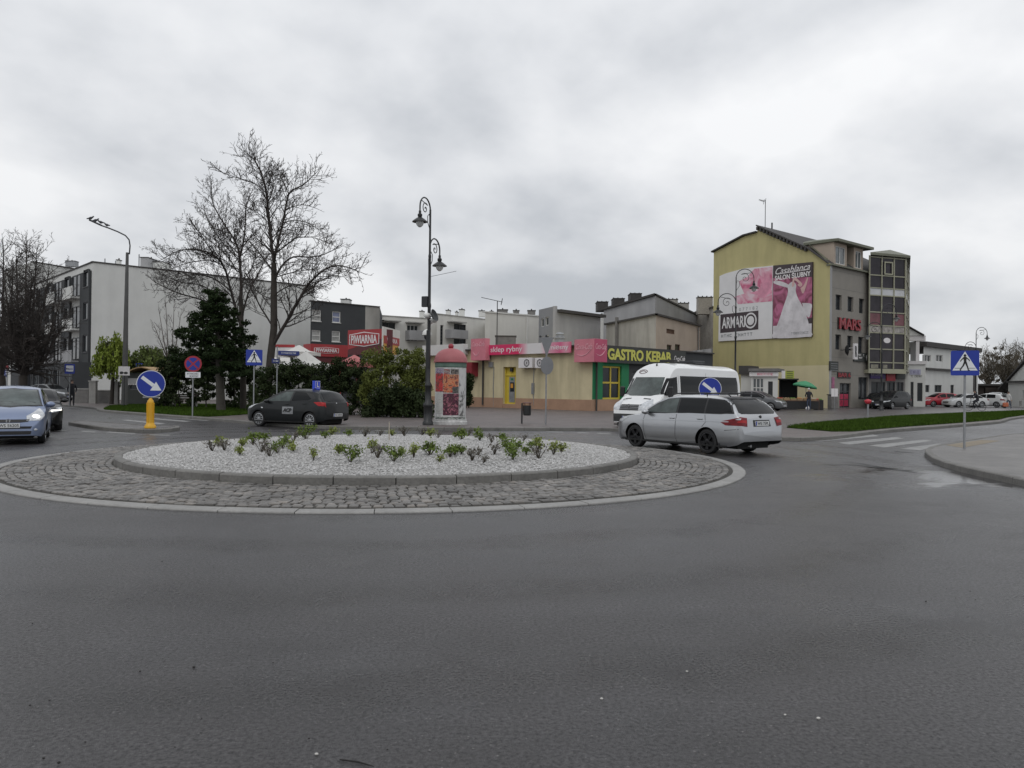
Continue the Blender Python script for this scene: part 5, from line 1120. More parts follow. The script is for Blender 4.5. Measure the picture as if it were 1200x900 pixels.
# low white house on the right edge
O0, O1, O2 = xy(1181.5, 92), xy(1235, 82), xy(1166, 104); FO = Fac(O0, O1); bo = bld('low_house', FO, 'low white house with steep dark overhanging roof at the right edge', 'house')
ze, zr_ = FO.px(1182, 447)[1], FO.px(1210, 428)[1]; m = MB(True); FO.wall(m, 0, FO.L, Z0, ze, [[FO.L * .34, .9, FO.L * .42, 2]], .15); FO.poly(m, [(0, ze), (FO.L, ze), (FO.L * .5, zr_ + .8)]); pp = bkp(O0, O1, 12); rest(m, pp, Z0, ze, skip=(0,)); m.build('wall', K.render_white, bo)
m = MB(True); zrd = zr_ + .8
for s_ in (0, 1):
    e_ = FO.pt(-2.1, ze - 1.0, .25) if s_ == 0 else FO.pt(FO.L + 1, ze - .45, .25); r_ = FO.pt(FO.L * .5, zrd + .1, .25); t_ = Vector((0, 0, .2)); k_ = FO.n * -13.5
    m.add([e_, r_, r_ + t_, e_ + t_, e_ + k_, r_ + k_, r_ + k_ + t_, e_ + k_ + t_], [(0, 1, 2, 3), (3, 2, 6, 7), (0, 4, 5, 1), (4, 7, 6, 5), (0, 3, 7, 4), (1, 5, 6, 2)])
m.build('roof', K.roof_dark, bo); m = MB(True); FO.box(m, .02, FO.L, ze - .16, ze + .04, .004, .25); m.build('eaves', K.roof_dark, bo)
m = MB(True); FO.box(m, -2.6, -.02, Z0, ze - .5, -6, -5.8); m.build('shed_wall', K.black, bo)
G0, G1 = xy(1144, 112), xy(1190, 108); Fg = Fac(G0, G1); bg_ = bld('open_shed', Fg, 'dark brown open shed behind the parked cars between the white houses', 'shed')
m = MB(True); hg = zat(1165, 452, 110); Fg.wall(m, 0, Fg.L, Z0, hg, [[1, .2, 2.6, 2.4], [3.4, .2, 5, 2.4]], .5); pp = bkp(G0, G1, 6); rest(m, pp, Z0, hg, skip=(0,)); m.build('wall', mat('shed_brown', (.035, .026, .022), .8, .25, 1), bg_)
m = MB(True); Fg.box(m, -.4, Fg.L + .4, hg + .003, hg + .25, -6, .8); m.build('roof', K.roof_dark, bg_)

# --------------------------------------------------------- beer garden: sign structures and parasols
g0, g1 = xy(407, 62), xy(447, 60); FH = Fac(g0, g1); zb_, zt_ = FH.px(425, 415.5)[1], FH.px(425, 386.3)[1]
def piw(f, par, x0, x1, yc, h, t, mt=.003):
    a, b = f.px(x0, yc, mt)[0], f.px(x1, yc, mt)[0]; zc = f.px((x0 + x1) / 2, yc, mt)[1]; w_ = b - a; mid = (a + b) / 2
    m = MB(True); hx = w_ / 2; hy = h / 2
    P_ = [(-hx, hy * .75), (0, hy * 1.1), (hx, hy * .75), (hx, -hy * .75), (0, -hy * 1.1), (-hx, -hy * .75)]
    m.prism(P_, f.M(mid, zc, mt), .02); o = m.build('emblem', K.panel_white, par)
    m = MB(True); m.prism([(x * .95, y * .88) for x, y in P_], f.M(mid, zc, mt + .022), .01); m.build('emblem_field', K.piw_red, o)
    m = MB(True); put_text(m, 'PIWIARNIA', f.M(mid, zc, mt + .034), w_ * .86, h * .62, .03, .01); m.build('lettering', K.panel_white, o)
sg = bld('beer_garden_sign', FH, 'big red and maroon beer bar sign with white hexagonal emblem above the hedge', 'sign')
m = MB(True); zs3 = FH.px(425, 402)[1]; FH.box(m, 0, FH.L, zb_, zt_, -1.2, -.0); FH.box(m, .2, .35, Z0, zb_, -.9, -.7); FH.box(m, FH.L - .35, FH.L - .2, Z0, zb_, -.9, -.7); m.build('box', K.piw_maroon, sg)
m = MB(True); m.add([FH.pt(0, zt_, .01), FH.pt(FH.L, zt_, .01), FH.pt(FH.L, zs3 + .3, .01), FH.pt(0, zs3 - .5, .01)], [(0, 3, 2, 1)]); m.build('red_field', K.piw_red, sg)
piw(FH, sg, 409.5, 444.5, 397.5, 1.05, 1, .015)
h0, h1 = xy(448.5, 59.6), xy(468, 64); FI = Fac(h0, h1); sg2 = bld('beer_garden_sign', FI, 'white beer sign with orange glass picture, right of the large red one', 'sign')
za_, zb3 = FI.px(457, 415)[1], FI.px(457, 384.5)[1]; m = MB(True); FI.box(m, 0, FI.L, za_, zb3, -.12, 0); FI.box(m, .3, .45, Z0, za_, -.11, -.01); FI.box(m, FI.L - .45, FI.L - .3, Z0, za_, -.11, -.01); m.build('box', K.tent_cream, sg2)
m = MB(True); m.add([FI.pt(.02, za_ + .02, .008), FI.pt(FI.L * .85, za_ + .02, .008), FI.pt(FI.L * .92, za_ + 1.0, .008), FI.pt(.02, za_ + 1.35, .008)], [(0, 1, 2, 3)]); m.build('beer_picture', K.beer_orange, sg2)
m = MB(True); zc2 = FI.px(457, 399)[1]; FI.box(m, .15, FI.L - .25, zc2 - .3, zc2 + .3, .012, .04); o = m.build('emblem', K.piw_red, sg2); m = MB(True); put_text(m, 'WARKA', FI.M(FI.L / 2 - .05, zc2, .043), FI.L * .62, .34, .02, .01); m.build('lettering', K.panel_white, o)
i0, i1 = xy(363.5, 64), xy(407, 66); FN = Fac(i0, i1); sg3 = bld('beer_garden_sign', FN, 'lower curved red beer bar sign under the charcoal house', 'sign')
za_, zb3 = FN.px(385, 418)[1], FN.px(385, 403.7)[1]; m = MB(True); FN.box(m, 0, FN.L, za_, zb3, -1.5, 0); FN.box(m, .2, .4, Z0, za_, -1, -.8); FN.box(m, FN.L - .4, FN.L - .2, Z0, za_, -1, -.8); m.build('box', K.piw_red, sg3); piw(FN, sg3, 368, 397, 410.6, .5, 1, .01)
m = MB(True); FN.box(m, .05, FN.L - .05, za_ - .5, za_ - .003, -1.4, -.1); m.build('lower_edge', K.piw_maroon, sg3)
def parasol(px, Y, pyt, pyb, wpx, mt, label, vt=None):
    p = at(px, Y); zt, zb = zat(px, pyt, Y), zat(px, pyb, Y); hw = wpx * Y / FPX / 2; n = 8
    t = empty('parasol', (p.x, p.y, .12), R(22), label, 'parasol', 'beer garden parasols'); m = MB(); zt -= .12; zb -= .12
    vs = [(0, 0, zt)]
    for k in range(n): a = 2 * PI * k / n; vs.append((hw * .5 * cos(a), hw * .5 * sin(a), zb + (zt - zb) * .46))
    for k in range(n): a = 2 * PI * k / n; vs.append((hw * cos(a), hw * sin(a), zb + .25))
    for k in range(n): a = 2 * PI * k / n; vs.append((hw * cos(a), hw * sin(a), zb))
    m.add(vs, [(0, 1 + k, 1 + (k + 1) % n) for k in range(n)] + [(1 + r_ * n + k, 1 + (r_ + 1) * n + k, 1 + (r_ + 1) * n + (k + 1) % n, 1 + r_ * n + (k + 1) % n) for r_ in range(2) for k in range(n)]); m.build('canopy', MATS[mt], t)
    m = MB(); m.tube([(0, 0, 0), (0, 0, zt)], .04, 8); m.build('pole', K.metal_dark, t); m = MB(); m.cbox((0, 0, .06), (.7, .7, .12), bev=.02); m.build('base', K.concrete_dark, t)
parasol(358, 50, 411.5, 433, 68, 'tent_cream', 'wide cream parasol in front of the red sign, nearest the street name post')
parasol(350, 57, 404, 417, 50, 'tent_cream', 'smaller cream parasol behind and above the wide one')
parasol(415, 54, 415.5, 431, 60, 'tent_red', 'faded red parasol below the large red sign')
parasol(330, 60, 408, 428, 34, 'tent_cream', 'narrow cream parasol partly behind the bare tree trunk')
# street front banner and pub boards behind the tree
bn = Fac(xy(322, 58), xy(345, 58)); o = MB(); z_ = zat(330, 404.5, 58); bn.box(o, 0, bn.L, z_ - .9, z_, -.1, 0); ob = bn.pt(0, 0); tt = empty('pub_banner', (ob.x, ob.y, .1), 0, 'white board with red edge glimpsed between the tree trunk and cream parasols', 'banner')
o.world = True; o.build('board', K.panel_white, tt); o = MB(True); bn.box(o, 0, bn.L, z_ - .003 - .15, z_ + .05, .004, .03); o.build('red_edge', K.piw_red, tt); o = MB(True); bn.box(o, .2, .35, .1, z_ - .9, -.08, -.02); bn.box(o, bn.L - .35, bn.L - .2, .1, z_ - .9, -.08, -.02); o.build('leg', K.metal_grey, tt)

# --------------------------------------------------------- market kiosk, stall
N0, N1 = xy(880, 66), xy(911.5, 65); FM = Fac(N0, N1); kk_ = bld('market_kiosk', FM, 'small white kiosk with grey roof edge against the yellow wall', 'kiosk')
zt_ = FM.px(895, 432.5)[1]; zsg = FM.px(895, 441)[1]; ud_ = FM.px(900, 460)[0], FM.px(905.5, 460)[0]; uw_ = FM.px(879.8, 460)[0], FM.px(895, 460)[0]
hs = [[ud_[0], .15, ud_[1], FM.px(902, 447)[1]], [.12, 1.05, uw_[1], FM.px(890, 443)[1]]]
m = MB(True); FM.wall(m, 0, FM.L, Z0, zt_ - .2, hs, .12); pp = bkp(N0, N1, 2.6); rest(m, pp, Z0, zt_ - .2, skip=(0,)); m.build('wall', K.render_white, kk_)
window(FM, kk_, hs[1], 3, 2, K.frame_white, K.glass_mid, depth=.1); m = MB(True); FM.box(m, hs[0][0], hs[0][2], .15, hs[0][3], -.1, -.06); m.build('door', K.metal_dark, kk_)
m = MB(True); FM.box(m, -.15, FM.L + .1, zt_ - .2, zt_ + .05, -2.8, .35); m.build('roof', K.concrete_dark, kk_)
m = MB(True); FM.box(m, -.1, FM.L + .05, zsg, zt_ - .25, .01, .2); o = m.build('sign_board', K.panel_white, kk_); m = MB(True); put_blur(m, 12, FM.M(FM.L * .55, (zsg + zt_ - .25) / 2, .203), FM.L * .6, .2, .02, .01); m.build('lettering', K.pink_hot, o)
f5 = Fac(xy(868, 68), xy(880.3, 67.5)); k5 = bld('market_kiosk', f5, 'dark roofed white side booth showing between the van and the kiosk', 'kiosk'); m = MB(True); f5.box(m, 0, f5.L, Z0, 3.0, -2, 0); m.build('wall', K.render_white, k5); m = MB(True); f5.box(m, -.1, f5.L, 3.003, 3.75, -2.2, .3); m.build('roof', K.roof_dark, k5)
# dark recess kiosk with green-yellow board
f6 = Fac(xy(912.8, 66), xy(934.5, 65.5)); k6 = bld('market_booth', f6, 'dark open booth with yellow green price board beside the green parasol', 'booth')
m = MB(True); z6 = f6.px(920, 445)[1]; f6.box(m, 0, f6.L, Z0, z6, -1.8, -1.7); f6.box(m, 0, .08, Z0, z6, -1.697, 0); f6.box(m, f6.L - .08, f6.L, Z0, z6, -1.697, 0); f6.box(m, -.1, f6.L + .1, z6 + .003, z6 + .1, -1.9, .2); f6.box(m, .08, f6.L - .08, Z0, .95, -1.0, -.3); m.build('frame', K.black, k6)
m = MB(True); r_ = f6.rect(920.5, 434.5, 930.5, 444.5, .1); f6.box(m, r_[0], r_[2], r_[1] + .05, r_[3], .1, .16); o = m.build('price_board', mat('board_green', (.30, .34, .05), .5, .2, 2), k6); m = MB(True)
for k in range(4): f6.box(m, r_[0] + .1, r_[2] - .1, r_[1] + .15 + k * .16, r_[1] + .2 + k * .16, .162, .168)
m.build('lettering', K.roof_dark, o)
m = MB(True); r_ = f6.rect(916, 434.5, 920, 444.5, .1); f6.box(m, r_[0], r_[2], r_[1] + .05, r_[3], .1, .16); m.build('poster', K.panel_white, k6)
# ================================================================== trees and shrubs
M_BARK = mat('bark_dark', (.045, .038, .032), .9, .25, 3, bump=.4, bscale=20)
M_TWIG = mat('twigs', (.040, .033, .029), .9, .2, 3)
M_BARK2 = mat('bark_brown', (.085, .070, .058), .9, .25, 3)
M_CONIF = mat('conifer_needles', (.020, .034, .012), .85, .4, 1.2, spec=.15)
M_HEDGE = mat('hedge_leaves', (.026, .038, .014), .8, .45, .8, spec=.15)
M_HEDGE2 = mat('hedge_light_leaves', (.10, .118, .028), .8, .45, 1.1, spec=.15)
M_WILLOW = mat('willow_leaves', (.18, .23, .04), .8, .3, 1.0, spec=.15)
M_BUSHL = mat('olive_leaves', (.10, .13, .035), .8, .4, 1.2)
def rvec(rg): v = Vector((rg.gauss(0, 1), rg.gauss(0, 1), rg.gauss(0, 1))); return v.normalized()
class Tree:
    def __init__(s, seed, twig=.010): s.rg = random.Random(seed); s.trunk = MB(True); s.cr = MB(True); s.tw = twig; s.n = 0
    def limb(s, pts, r0, r1, mb=None, sides=7): 
        k = len(pts); s.cr_ = None; (mb or s.cr).tube(pts, [r0 + (r1 - r0) * i / (k - 1) for i in range(k)], sides, cap=False)
    def grow(s, p, d, L, r, lev, up=.12, spread=.75):
        """one branch with jitter, then its side branches"""
        rg = s.rg; k = 6 if lev > 1 else 4; pts = [p.copy()]; q = p.copy(); dd = d.normalized()
        for i in range(k):
            dd = (dd + rvec(rg) * .17 + Vector((0, 0, up * .5))).normalized(); q = q + dd * (L / k); pts.append(q.copy())
        re = max(r * .3, s.tw * .5); s.cr.tube(pts, [r + (re - r) * i / k for i in range(k + 1)], 5 if r > .03 else 3, cap=False); s.n += 1
        if lev <= 0: return
        m = int(L / (.25 + .10 * lev)) + 2
        for i in range(m):
            t = .15 + .85 * (i + rg.random()) / m; j = min(int(t * k), k - 1); f = t * k - j; o = pts[j].lerp(pts[min(j + 1, k)], min(f, 1)); tn = (pts[min(j + 1, k)] - pts[j]).normalized()
            side = rvec(rg); side = (side - tn * side.dot(tn)).normalized(); nd = (tn * (1 - spread * .45) + side * spread + Vector((0, 0, up))).normalized()
            s.grow(o, nd, L * rg.uniform(.28, .55) * (1.15 - t * .5), max(r * .45, s.tw), lev - 1, up, spread)
    def along(s, pts, r0, r1, lev=2, step=.55, Lm=1.8, up=.10, t0=.10, spread=.85):
        P = [Vector(p) for p in pts]; sm = []
        for i in range(len(P) - 1):
            p0, p1, p2, p3 = P[max(i - 1, 0)], P[i], P[i + 1], P[min(i + 2, len(P) - 1)]
            for j in range(3):
                t = j / 3; sm.append(.5 * ((2 * p1) + (p2 - p0) * t + (2 * p0 - 5 * p1 + 4 * p2 - p3) * t * t + (3 * p1 - p0 - 3 * p2 + p3) * t ** 3) + rvec(s.rg) * r1 * .8)
        sm.append(P[-1]); s.limb(sm, r0, r1); k = len(sm) - 1
        Ltot = sum((sm[i + 1] - sm[i]).length for i in range(k)); m = int(Ltot / step)
        for i in range(m):
            t = t0 + (1 - t0) * (i + s.rg.random()) / m; j = min(int(t * k), k - 1); o = sm[j].lerp(sm[j + 1], t * k - j); tn = (sm[j + 1] - sm[j]).normalized(); side = rvec(s.rg); side = (side - tn * side.dot(tn)).normalized()
            s.grow(o, (tn * .6 + side * spread + Vector((0, 0, up * 2))).normalized(), Lm * s.rg.uniform(.55, 1.15) * (1.1 - .5 * t), max((r0 + (r1 - r0) * t) * .42, s.tw * 1.4), lev, up)
        s.grow(sm[-1], (sm[-1] - sm[-2]).normalized(), Lm * .35, r1, lev - 1, up)
def PX(Y, l, jit=0, seed=1):
    rg = random.Random(seed); o = []; dy = 0
    for i, (x, y) in enumerate(l):
        if i: dy += rg.uniform(-jit, jit)
        o.append(at(x, Y + dy, y))
    return o
def thing_at(name, px, Y, z, label, cat, group=None): p = at(px, Y); return empty(name, (p.x, p.y, z), 0, label, cat, group)
# big bare tree
Y = 44; t = thing_at('bare_tree', 318, Y, .1, 'tallest bare tree with dark spreading twigs, rising behind the dark hedge', 'tree', 'bare trees on the left')
T = Tree(4, .012); base = at(316, Y, 482); base.z = .1
T.limb([base, *PX(Y, [(314, 455), (317, 420), (321, 385), (321, 350), (321, 330), (321, 308)])], .25, .15, T.trunk, 10)
L_ = [([(321, 308), (318.7, 289), (314, 247), (311.7, 221.7), (304.7, 200), (299, 189), (291, 181)], .17, .02, 2.0), ([(321, 308), (324.5, 289), (332.7, 256.7), (338.5, 227.5), (355, 217), (370, 203)], .14, .02, 1.8),
      ([(338.5, 227.5), (331, 212), (323, 196)], .05, .015, 1.2), ([(321, 330), (330, 312), (344, 301), (370, 301), (393, 292)], .11, .02, 1.9), ([(317, 410), (335, 378), (351, 350), (363, 331), (382, 315), (400, 311.5), (420, 318)], .17, .02, 2.0),
      ([(311.7, 226), (297.7, 214.7), (274, 207), (254, 200)], .05, .015, 1.4), ([(320, 318), (306, 299), (293, 283), (280, 262)], .08, .015, 1.6), ([(319, 270), (312, 245), (320, 222), (319, 206)], .09, .015, 1.6),
      ([(322, 345), (340, 335), (356, 340), (372, 352)], .06, .015, 1.5), ([(318, 380), (300, 350), (292, 325), (300, 300)], .08, .015, 1.6), ([(330, 262), (345, 258), (362, 262), (378, 272)], .05, .015, 1.3), ([(334, 246), (352, 240), (370, 244)], .04, .015, 1.2), ([(325, 296), (345, 280), (365, 278), (385, 285)], .05, .015, 1.5), ([(316, 262), (300, 248), (284, 240)], .04, .015, 1.4), ([(322, 325), (348, 318), (366, 316)], .05, .015, 1.5), ([(308, 210), (318, 200), (330, 200)], .03, .012, 1.1)]
for i, (l, a, b, Lm) in enumerate(L_): T.along(PX(Y, l, .8, i), a * .62, b, 2, .15, Lm * 1.05)
T.trunk.build('trunk', M_BARK, t, smooth=60); T.cr.build('crown', M_TWIG, t)
# second bare tree, left of it
Y = 47; t = thing_at('bare_tree', 285, Y, .1, 'shorter bare tree crowding the tallest one on its left, above the conifer', 'tree', 'bare trees on the left')
T = Tree(9, .012); base = at(285, Y, 480); base.z = .1
T.limb([base, *PX(Y, [(285, 440), (283, 400), (282.5, 350)])], .20, .13, T.trunk, 10)
L_ = [([(282.5, 350), (281, 303), (276.7, 284.7), (265, 266), (250, 240), (247.5, 219)], .14, .02, 1.8), ([(281, 303), (287, 273), (288, 247), (293, 229)], .09, .02, 1.4), ([(283, 385), (272, 345), (260, 308), (239, 294), (212, 293), (190, 304)], .13, .02, 1.8),
      ([(260, 308), (256, 289), (256, 268)], .06, .015, 1.3), ([(282, 372), (255, 358), (228, 349), (202, 340.7), (182, 331)], .10, .02, 1.7), ([(284, 370), (290.7, 345), (309, 308), (316, 297)], .10, .02, 1.6), ([(270, 340), (248, 325), (225, 322), (205, 326)], .06, .015, 1.7), ([(258, 350), (238, 335), (214, 331), (190, 322)], .06, .015, 1.5), ([(264, 312), (245, 305), (222, 308), (200, 315)], .05, .015, 1.6), ([(276, 300), (262, 286), (246, 262), (240, 246)], .05, .015, 1.4), ([(250, 298), (236, 276), (226, 262)], .05, .015, 1.3), ([(288, 320), (300, 340), (312, 348), (330, 352)], .05, .015, 1.3), ([(278, 318), (266, 300), (244, 280), (228, 268)], .06, .015, 1.4), ([(283, 330), (296, 312), (300, 290)], .05, .015, 1.3)]
for i, (l, a, b, Lm) in enumerate(L_): T.along(PX(Y, l, .8, i + 20), a * .66, b, 2, .15, Lm * 1.1)
T.trunk.build('trunk', M_BARK, t, smooth=60); T.cr.build('crown', M_TWIG, t)
# far-left dark bare trees
for q, (px_, Y, top, lab, stems) in enumerate([(27, 47, 284, 'dark bare tree with many upright stems behind the blue and black cars', [(-8, 300), (4, 284), (16, 296), (30, 320), (-22, 325), (44, 352), (50, 380), (-14, 340), (10, 330)]), (2, 50, 288, 'dark bare tree cut by the left edge of the picture', [(-12, 300), (2, 288), (14, 310), (-26, 330)])]):
    t = thing_at('bare_tree', px_, Y, .1, lab, 'tree', 'bare trees on the left'); T = Tree(30 + q, .012); base = at(px_, Y, 474); base.z = .1
    fk = at(px_, Y, 440); T.limb([base, fk], .30, .22, T.trunk, 9)
    for i, (dx, ty) in enumerate(stems):
        T.along(PX(Y, [(px_, 441), (px_ + dx * .45, 405 if ty < 340 else 425), (px_ + dx * .8, (405 + ty) / 2), (px_ + dx, ty)], 1.2, i + 50 * q), .12, .02, 2, .14, 2.2, up=.06)
    T.trunk.build('trunk', M_BARK, t, smooth=60); T.cr.build('crown', M_TWIG, t)
# small bare tree
Y = 52; t = thing_at('bare_tree', 200, Y, .1, 'slender young bare tree between the kiosk and the conifer', 'tree', 'bare trees on the left'); T = Tree(50, .010); base = at(201, Y, 477); base.z = .1
T.limb([base, *PX(Y, [(201, 450), (200, 425)])], .12, .09, T.trunk, 8)
for i, (dx, ty) in enumerate([(-14, 362), (-6, 352), (4, 358), (12, 368), (-20, 380)]): T.along(PX(Y, [(200, 428), (200 + dx * .5, 405), (200 + dx, ty)], .5, i), .05, .012, 1, .4, 1.1, up=.2)
T.trunk.build('trunk', M_BARK, t, smooth=60); T.cr.build('crown', M_BARK2, t)
# far right brown trees
for q, (px_, Y, top, hw) in enumerate([(1158, 128, 412, 16), (1178, 120, 405, 16), (1205, 116, 404, 20)]):
    t = thing_at('bare_tree', px_, Y, .1, ['brown bare tree just right of the white building, leftmost of the far trees', 'brown bare tree rising above the dark shed roof', 'brown bare tree at the right edge above the low white house'][q], 'tree', 'bare trees on the right'); T = Tree(70 + q, .02); base = at(px_, Y, 470); base.z = .1
    T.limb([base, at(px_, Y, 452)], .3, .22, T.trunk, 6)
    for i in range(7): dx = hw * (i - 3) / 3; T.along(PX(Y, [(px_, 453), (px_ + dx * .5, 438), (px_ + dx, top + abs(dx) * .8 + (i % 2) * 5)], 1.5, i + q * 9), .12, .03, 2, .34, 2.9, up=.15)
    T.trunk.build('trunk', M_BARK2, t); T.cr.build('crown', mat('far_twigs', (.10, .085, .062), .9, .2, 1), t)

# ---- leaf clouds
def leaves(name, P, size, m, parent=None, seed=1, elong=1.6, label=None, cat=None, kind=None, droop=0.0):
    P = np.asarray(P, float); rg = np.random.default_rng(seed); n = len(P); a = rg.normal(0, 1, (n, 3)); a[:, 2] -= droop; a /= np.linalg.norm(a, axis=1)[:, None]
    b = rg.normal(0, 1, (n, 3)); b -= a * (a * b).sum(1)[:, None]; b /= np.linalg.norm(b, axis=1)[:, None]; s = (size * rg.uniform(.6, 1.4, n))[:, None]
    V = np.stack([P - a * s * elong * .5, P + b * s * .5, P + a * s * elong * .5, P - b * s * .5], 1).reshape(-1, 3)
    if parent is not None:
        inv = np.array(wmat(parent).inverted()); V = V @ inv[:3, :3].T + inv[:3, 3]
    return np_mesh(name, V, 4, m, parent, label, cat, kind)
def clumps(rg, centers, r, per, flat=1.0):
    out = []
    for c in centers: 
        q = rg.normal(0, 1, (per, 3)); q /= np.linalg.norm(q, axis=1)[:, None]; q *= (r * rg.uniform(.5, 1.3) * rg.random((per, 1)) ** .45); q[:, 2] *= flat; out.append(np.asarray(c) + q)
    return np.concatenate(out)
# conifer
Y = 44; t = thing_at('conifer', 258, Y, .1, 'dark green conifer with visible grey trunk in front of the bare trees', 'tree'); rg = np.random.default_rng(5); base = at(259, Y, 484); base.z = .1; top = at(253, Y, 343)
mb = MB(True); mb.tube([base, base.lerp(top, .3), base.lerp(top, .7), top], [.26, .22, .12, .03], 9); tr_ = mb.build('trunk', mat('bark_grey', (.075, .068, .058), .9, .25, 3, bump=.4), t, smooth=60); cs = []; bm_ = MB(True)
for k in range(58):
    f = .30 + .70 * (k / 58) ** .9; c = base.lerp(top, f); Lb = (3.1 * ((1 - f) / .70) ** .8 + .2) * rg.uniform(.45, 1.15); a = k * 2.4 + rg.normal(0, .3); dirv = Vector((cos(a), sin(a), -.05 + .25 * f)); e = c + dirv * Lb; mid = c.lerp(e, .5) + Vector((0, 0, .12)); bm_.tube([c, mid, e], [.05, .03, .01], 4)
    for s in np.linspace(.25, 1.0, max(int(Lb * 3.4), 2)):
        p = c.lerp(e, s) + Vector((0, 0, .10 * sin(s * PI))); wd = .28 * Lb * (1.1 - s) + .12
        for _ in range(3): cs.append((p.x + rg.normal(0, wd * .6), p.y + rg.normal(0, wd * .6), p.z + rg.normal(0, .10)))
P = clumps(rg, cs, .25, 48, .55); leaves('crown', P, .07, M_CONIF, t, 3, 1.9); bm_.build('branch', M_BARK, t)
# dark evergreen mass behind the signs, left part
def bush(name, label, px0, px1, Y, ytop, ybot, m, dens=1.0, leaf=.10, seed=1, depth=2.5, cat='bush', group=None, stem=True, rag=.12):
    rg = np.random.default_rng(seed); a, b = at(px0, Y), at(px1, Y); zb = .1; cs = []; W = (b - a).length; n = int(W * 9 * dens) + 6
    t = empty(name, ((a.x + b.x) / 2, Y, .1), 0, label, cat, group)
    tops = ytop if callable(ytop) else (lambda x: ytop)
    for i in range(n * 3):
        u = rg.random(); px_ = px0 + (px1 - px0) * u; zt = zat(px_, tops(px_), Y); edge = min(1, (1 - abs(2 * u - 1)) * 5 + .35); h = zb + (zt - zb) * (rg.random() ** .7) * edge + rg.normal(0, rag)
        yy = Y + rg.uniform(-depth / 2, depth / 2) * (1.15 - .6 * (h / max(zt, .5))); p = at(px_, yy); cs.append((p.x, yy, max(h, .2)))
    P = clumps(rg, cs, .34, int(100 * dens), .8); leaves('foliage', P, leaf, m, t, seed)
    mb = MB(True)
    for k in range(max(int(W * 1.2), 2)):
        u = (k + .5) / max(int(W * 1.2), 2); p = a.lerp(b, u); p.z = .1; px_ = px0 + (px1 - px0) * u; zt = zat(px_, tops(px_), Y); mb.tube([p, p + Vector((rg.normal(0, .2), rg.normal(0, .2), (zt - .1) * .8))], [.05, .015], 5)
    mb.build('stem', M_BARK, t); return t
bush('evergreen_shrub', 'dark evergreen shrub behind the no stopping sign', 186, 236, 50, lambda x: 416 + 8 * sin(x * .3) + (x < 200) * 6, 472, M_HEDGE, 1.0, .10, 2)
bush('evergreen_shrub', 'dark evergreen shrub filling the gap behind the conifer trunk', 234, 300, 49, lambda x: 405 + 9 * sin(x * .21), 478, M_HEDGE, 1.0, .10, 3)
bush('evergreen_hedge', 'long dark evergreen hedge behind the learner driver car', 296, 436, 42, lambda x: 428 + 3.5 * sin(x * .23) + 2 * sin(x * .71) - 2 * (x > 385) + 4 * (x < 330), 482, M_HEDGE, 1.35, .07, 4, 3, 'hedge')
bush('loose_shrub', 'loose olive green shrub between the hedge and the tall double lamp', 424, 500, 40, lambda x: 411 + 6 * abs(sin(x * .06 + .6)) + 2 * sin(x * .5), 480, M_HEDGE2, 1.6, .062, 6, 2.6, rag=.30)
bush('evergreen_shrub', 'dark low shrub under the olive green one by the poster column', 430, 504, 38.6, lambda x: 458, 482, M_HEDGE, .9, .09, 8, 1.4)
bush('climbing_plant', 'small dark climber on the shop wall right of the poster column', 545, 551, 58, lambda x: 440, 476, M_HEDGE, 1, .10, 9, .4)
# low wall in front of the shrub
mb = MB(); a, b = G(452, 486, .12), G(500, 486.5, .12); mb.world = True; f = Fac(a.xy, b.xy); t = empty('planter_wall', (a.x, a.y, .1), 0, 'low grey concrete planter edge under the shrubs beside the double lamp', 'wall')
f.box(mb, 0, f.L, .1, .52, -.2, 0); mb.build('wall', K.concrete_dark, t); mb = MB(True); f.box(mb, -.03, f.L + .03, .523, .60, -.24, .04); mb.build('coping', K.concrete, t)
bush('twiggy_thicket', 'brown leafless thicket massed under the bare trees on the right', 1144, 1200, 124, lambda x: 424 - 9 * sin((x - 1144) * .055) + 2 * sin(x), 470, mat('thicket_twigs', (.075, .062, .045), .9, .3, .5), .45, .16, 31, 4, rag=.5)
# willows
def willow(px, Y, ytop, ybot, hw, label, seed, m=M_WILLOW, trunkm=M_BARK, n=130):
    t = thing_at('willow_tree', px, Y, .1, label, 'tree', 'fresh green willows'); rg = np.random.default_rng(seed); base = at(px, Y); base.z = .1; zt, zb = zat(px, ytop, Y), zat(px, ybot, Y); w_ = hw * Y / FPX; mb = MB(True); mb.tube([base, base + Vector((.1, 0, (zt) * .45)), base + Vector((0, 0, zt * .8))], [.16, .12, .05], 8); mb.build('trunk', trunkm, t); P = []; sb = MB(True)
    for k in range(n):
        a = rg.random() * 2 * PI; r = w_ * sqrt(rg.random()); r *= rg.uniform(.8, 1.12); x, y = base.x + r * cos(a), Y + r * sin(a) * .9; z0 = zb + (zt - zb) * (.45 + .55 * sqrt(max(1 - (r / w_) ** 2, 0))) * rg.uniform(.62, 1.0); L = rg.uniform(.35, .9) * (z0 - zb) + .3
        L *= rg.uniform(.6, 1.0)
        for _ in range(int(L * 34)): s = rg.random(); P.append((x + rg.normal(0, .07) + .15 * cos(a) * s, y + rg.normal(0, .07), z0 - L * s))
        if k % 3 == 0: sb.tube([base + Vector((0, 0, zt * .55)), Vector((base.x + (x - base.x) * .6, y, z0 + .05)), Vector((x, y, z0 - L * .7))], [.03, .018, .006], 4)
    leaves('foliage', P, .10, m, t, seed, 2.4, droop=1.5); sb.build('branch', M_BARK, t)
willow(131, 58, 388, 450, 20, 'yellow green willow left of the curved street lamp pole', 3)
willow(176, 60, 403, 462, 30, 'wider green willow right of the curved street lamp pole', 4, mat('willow_leaves_dull', (.10, .135, .030), .8, .35, 1.0), n=260)
bush('evergreen_shrub', 'dark shrub mass under the wider willow behind the kiosk', 150, 205, 58, lambda x: 428 + 5 * sin(x * .4), 470, M_HEDGE, .7, .11, 12)
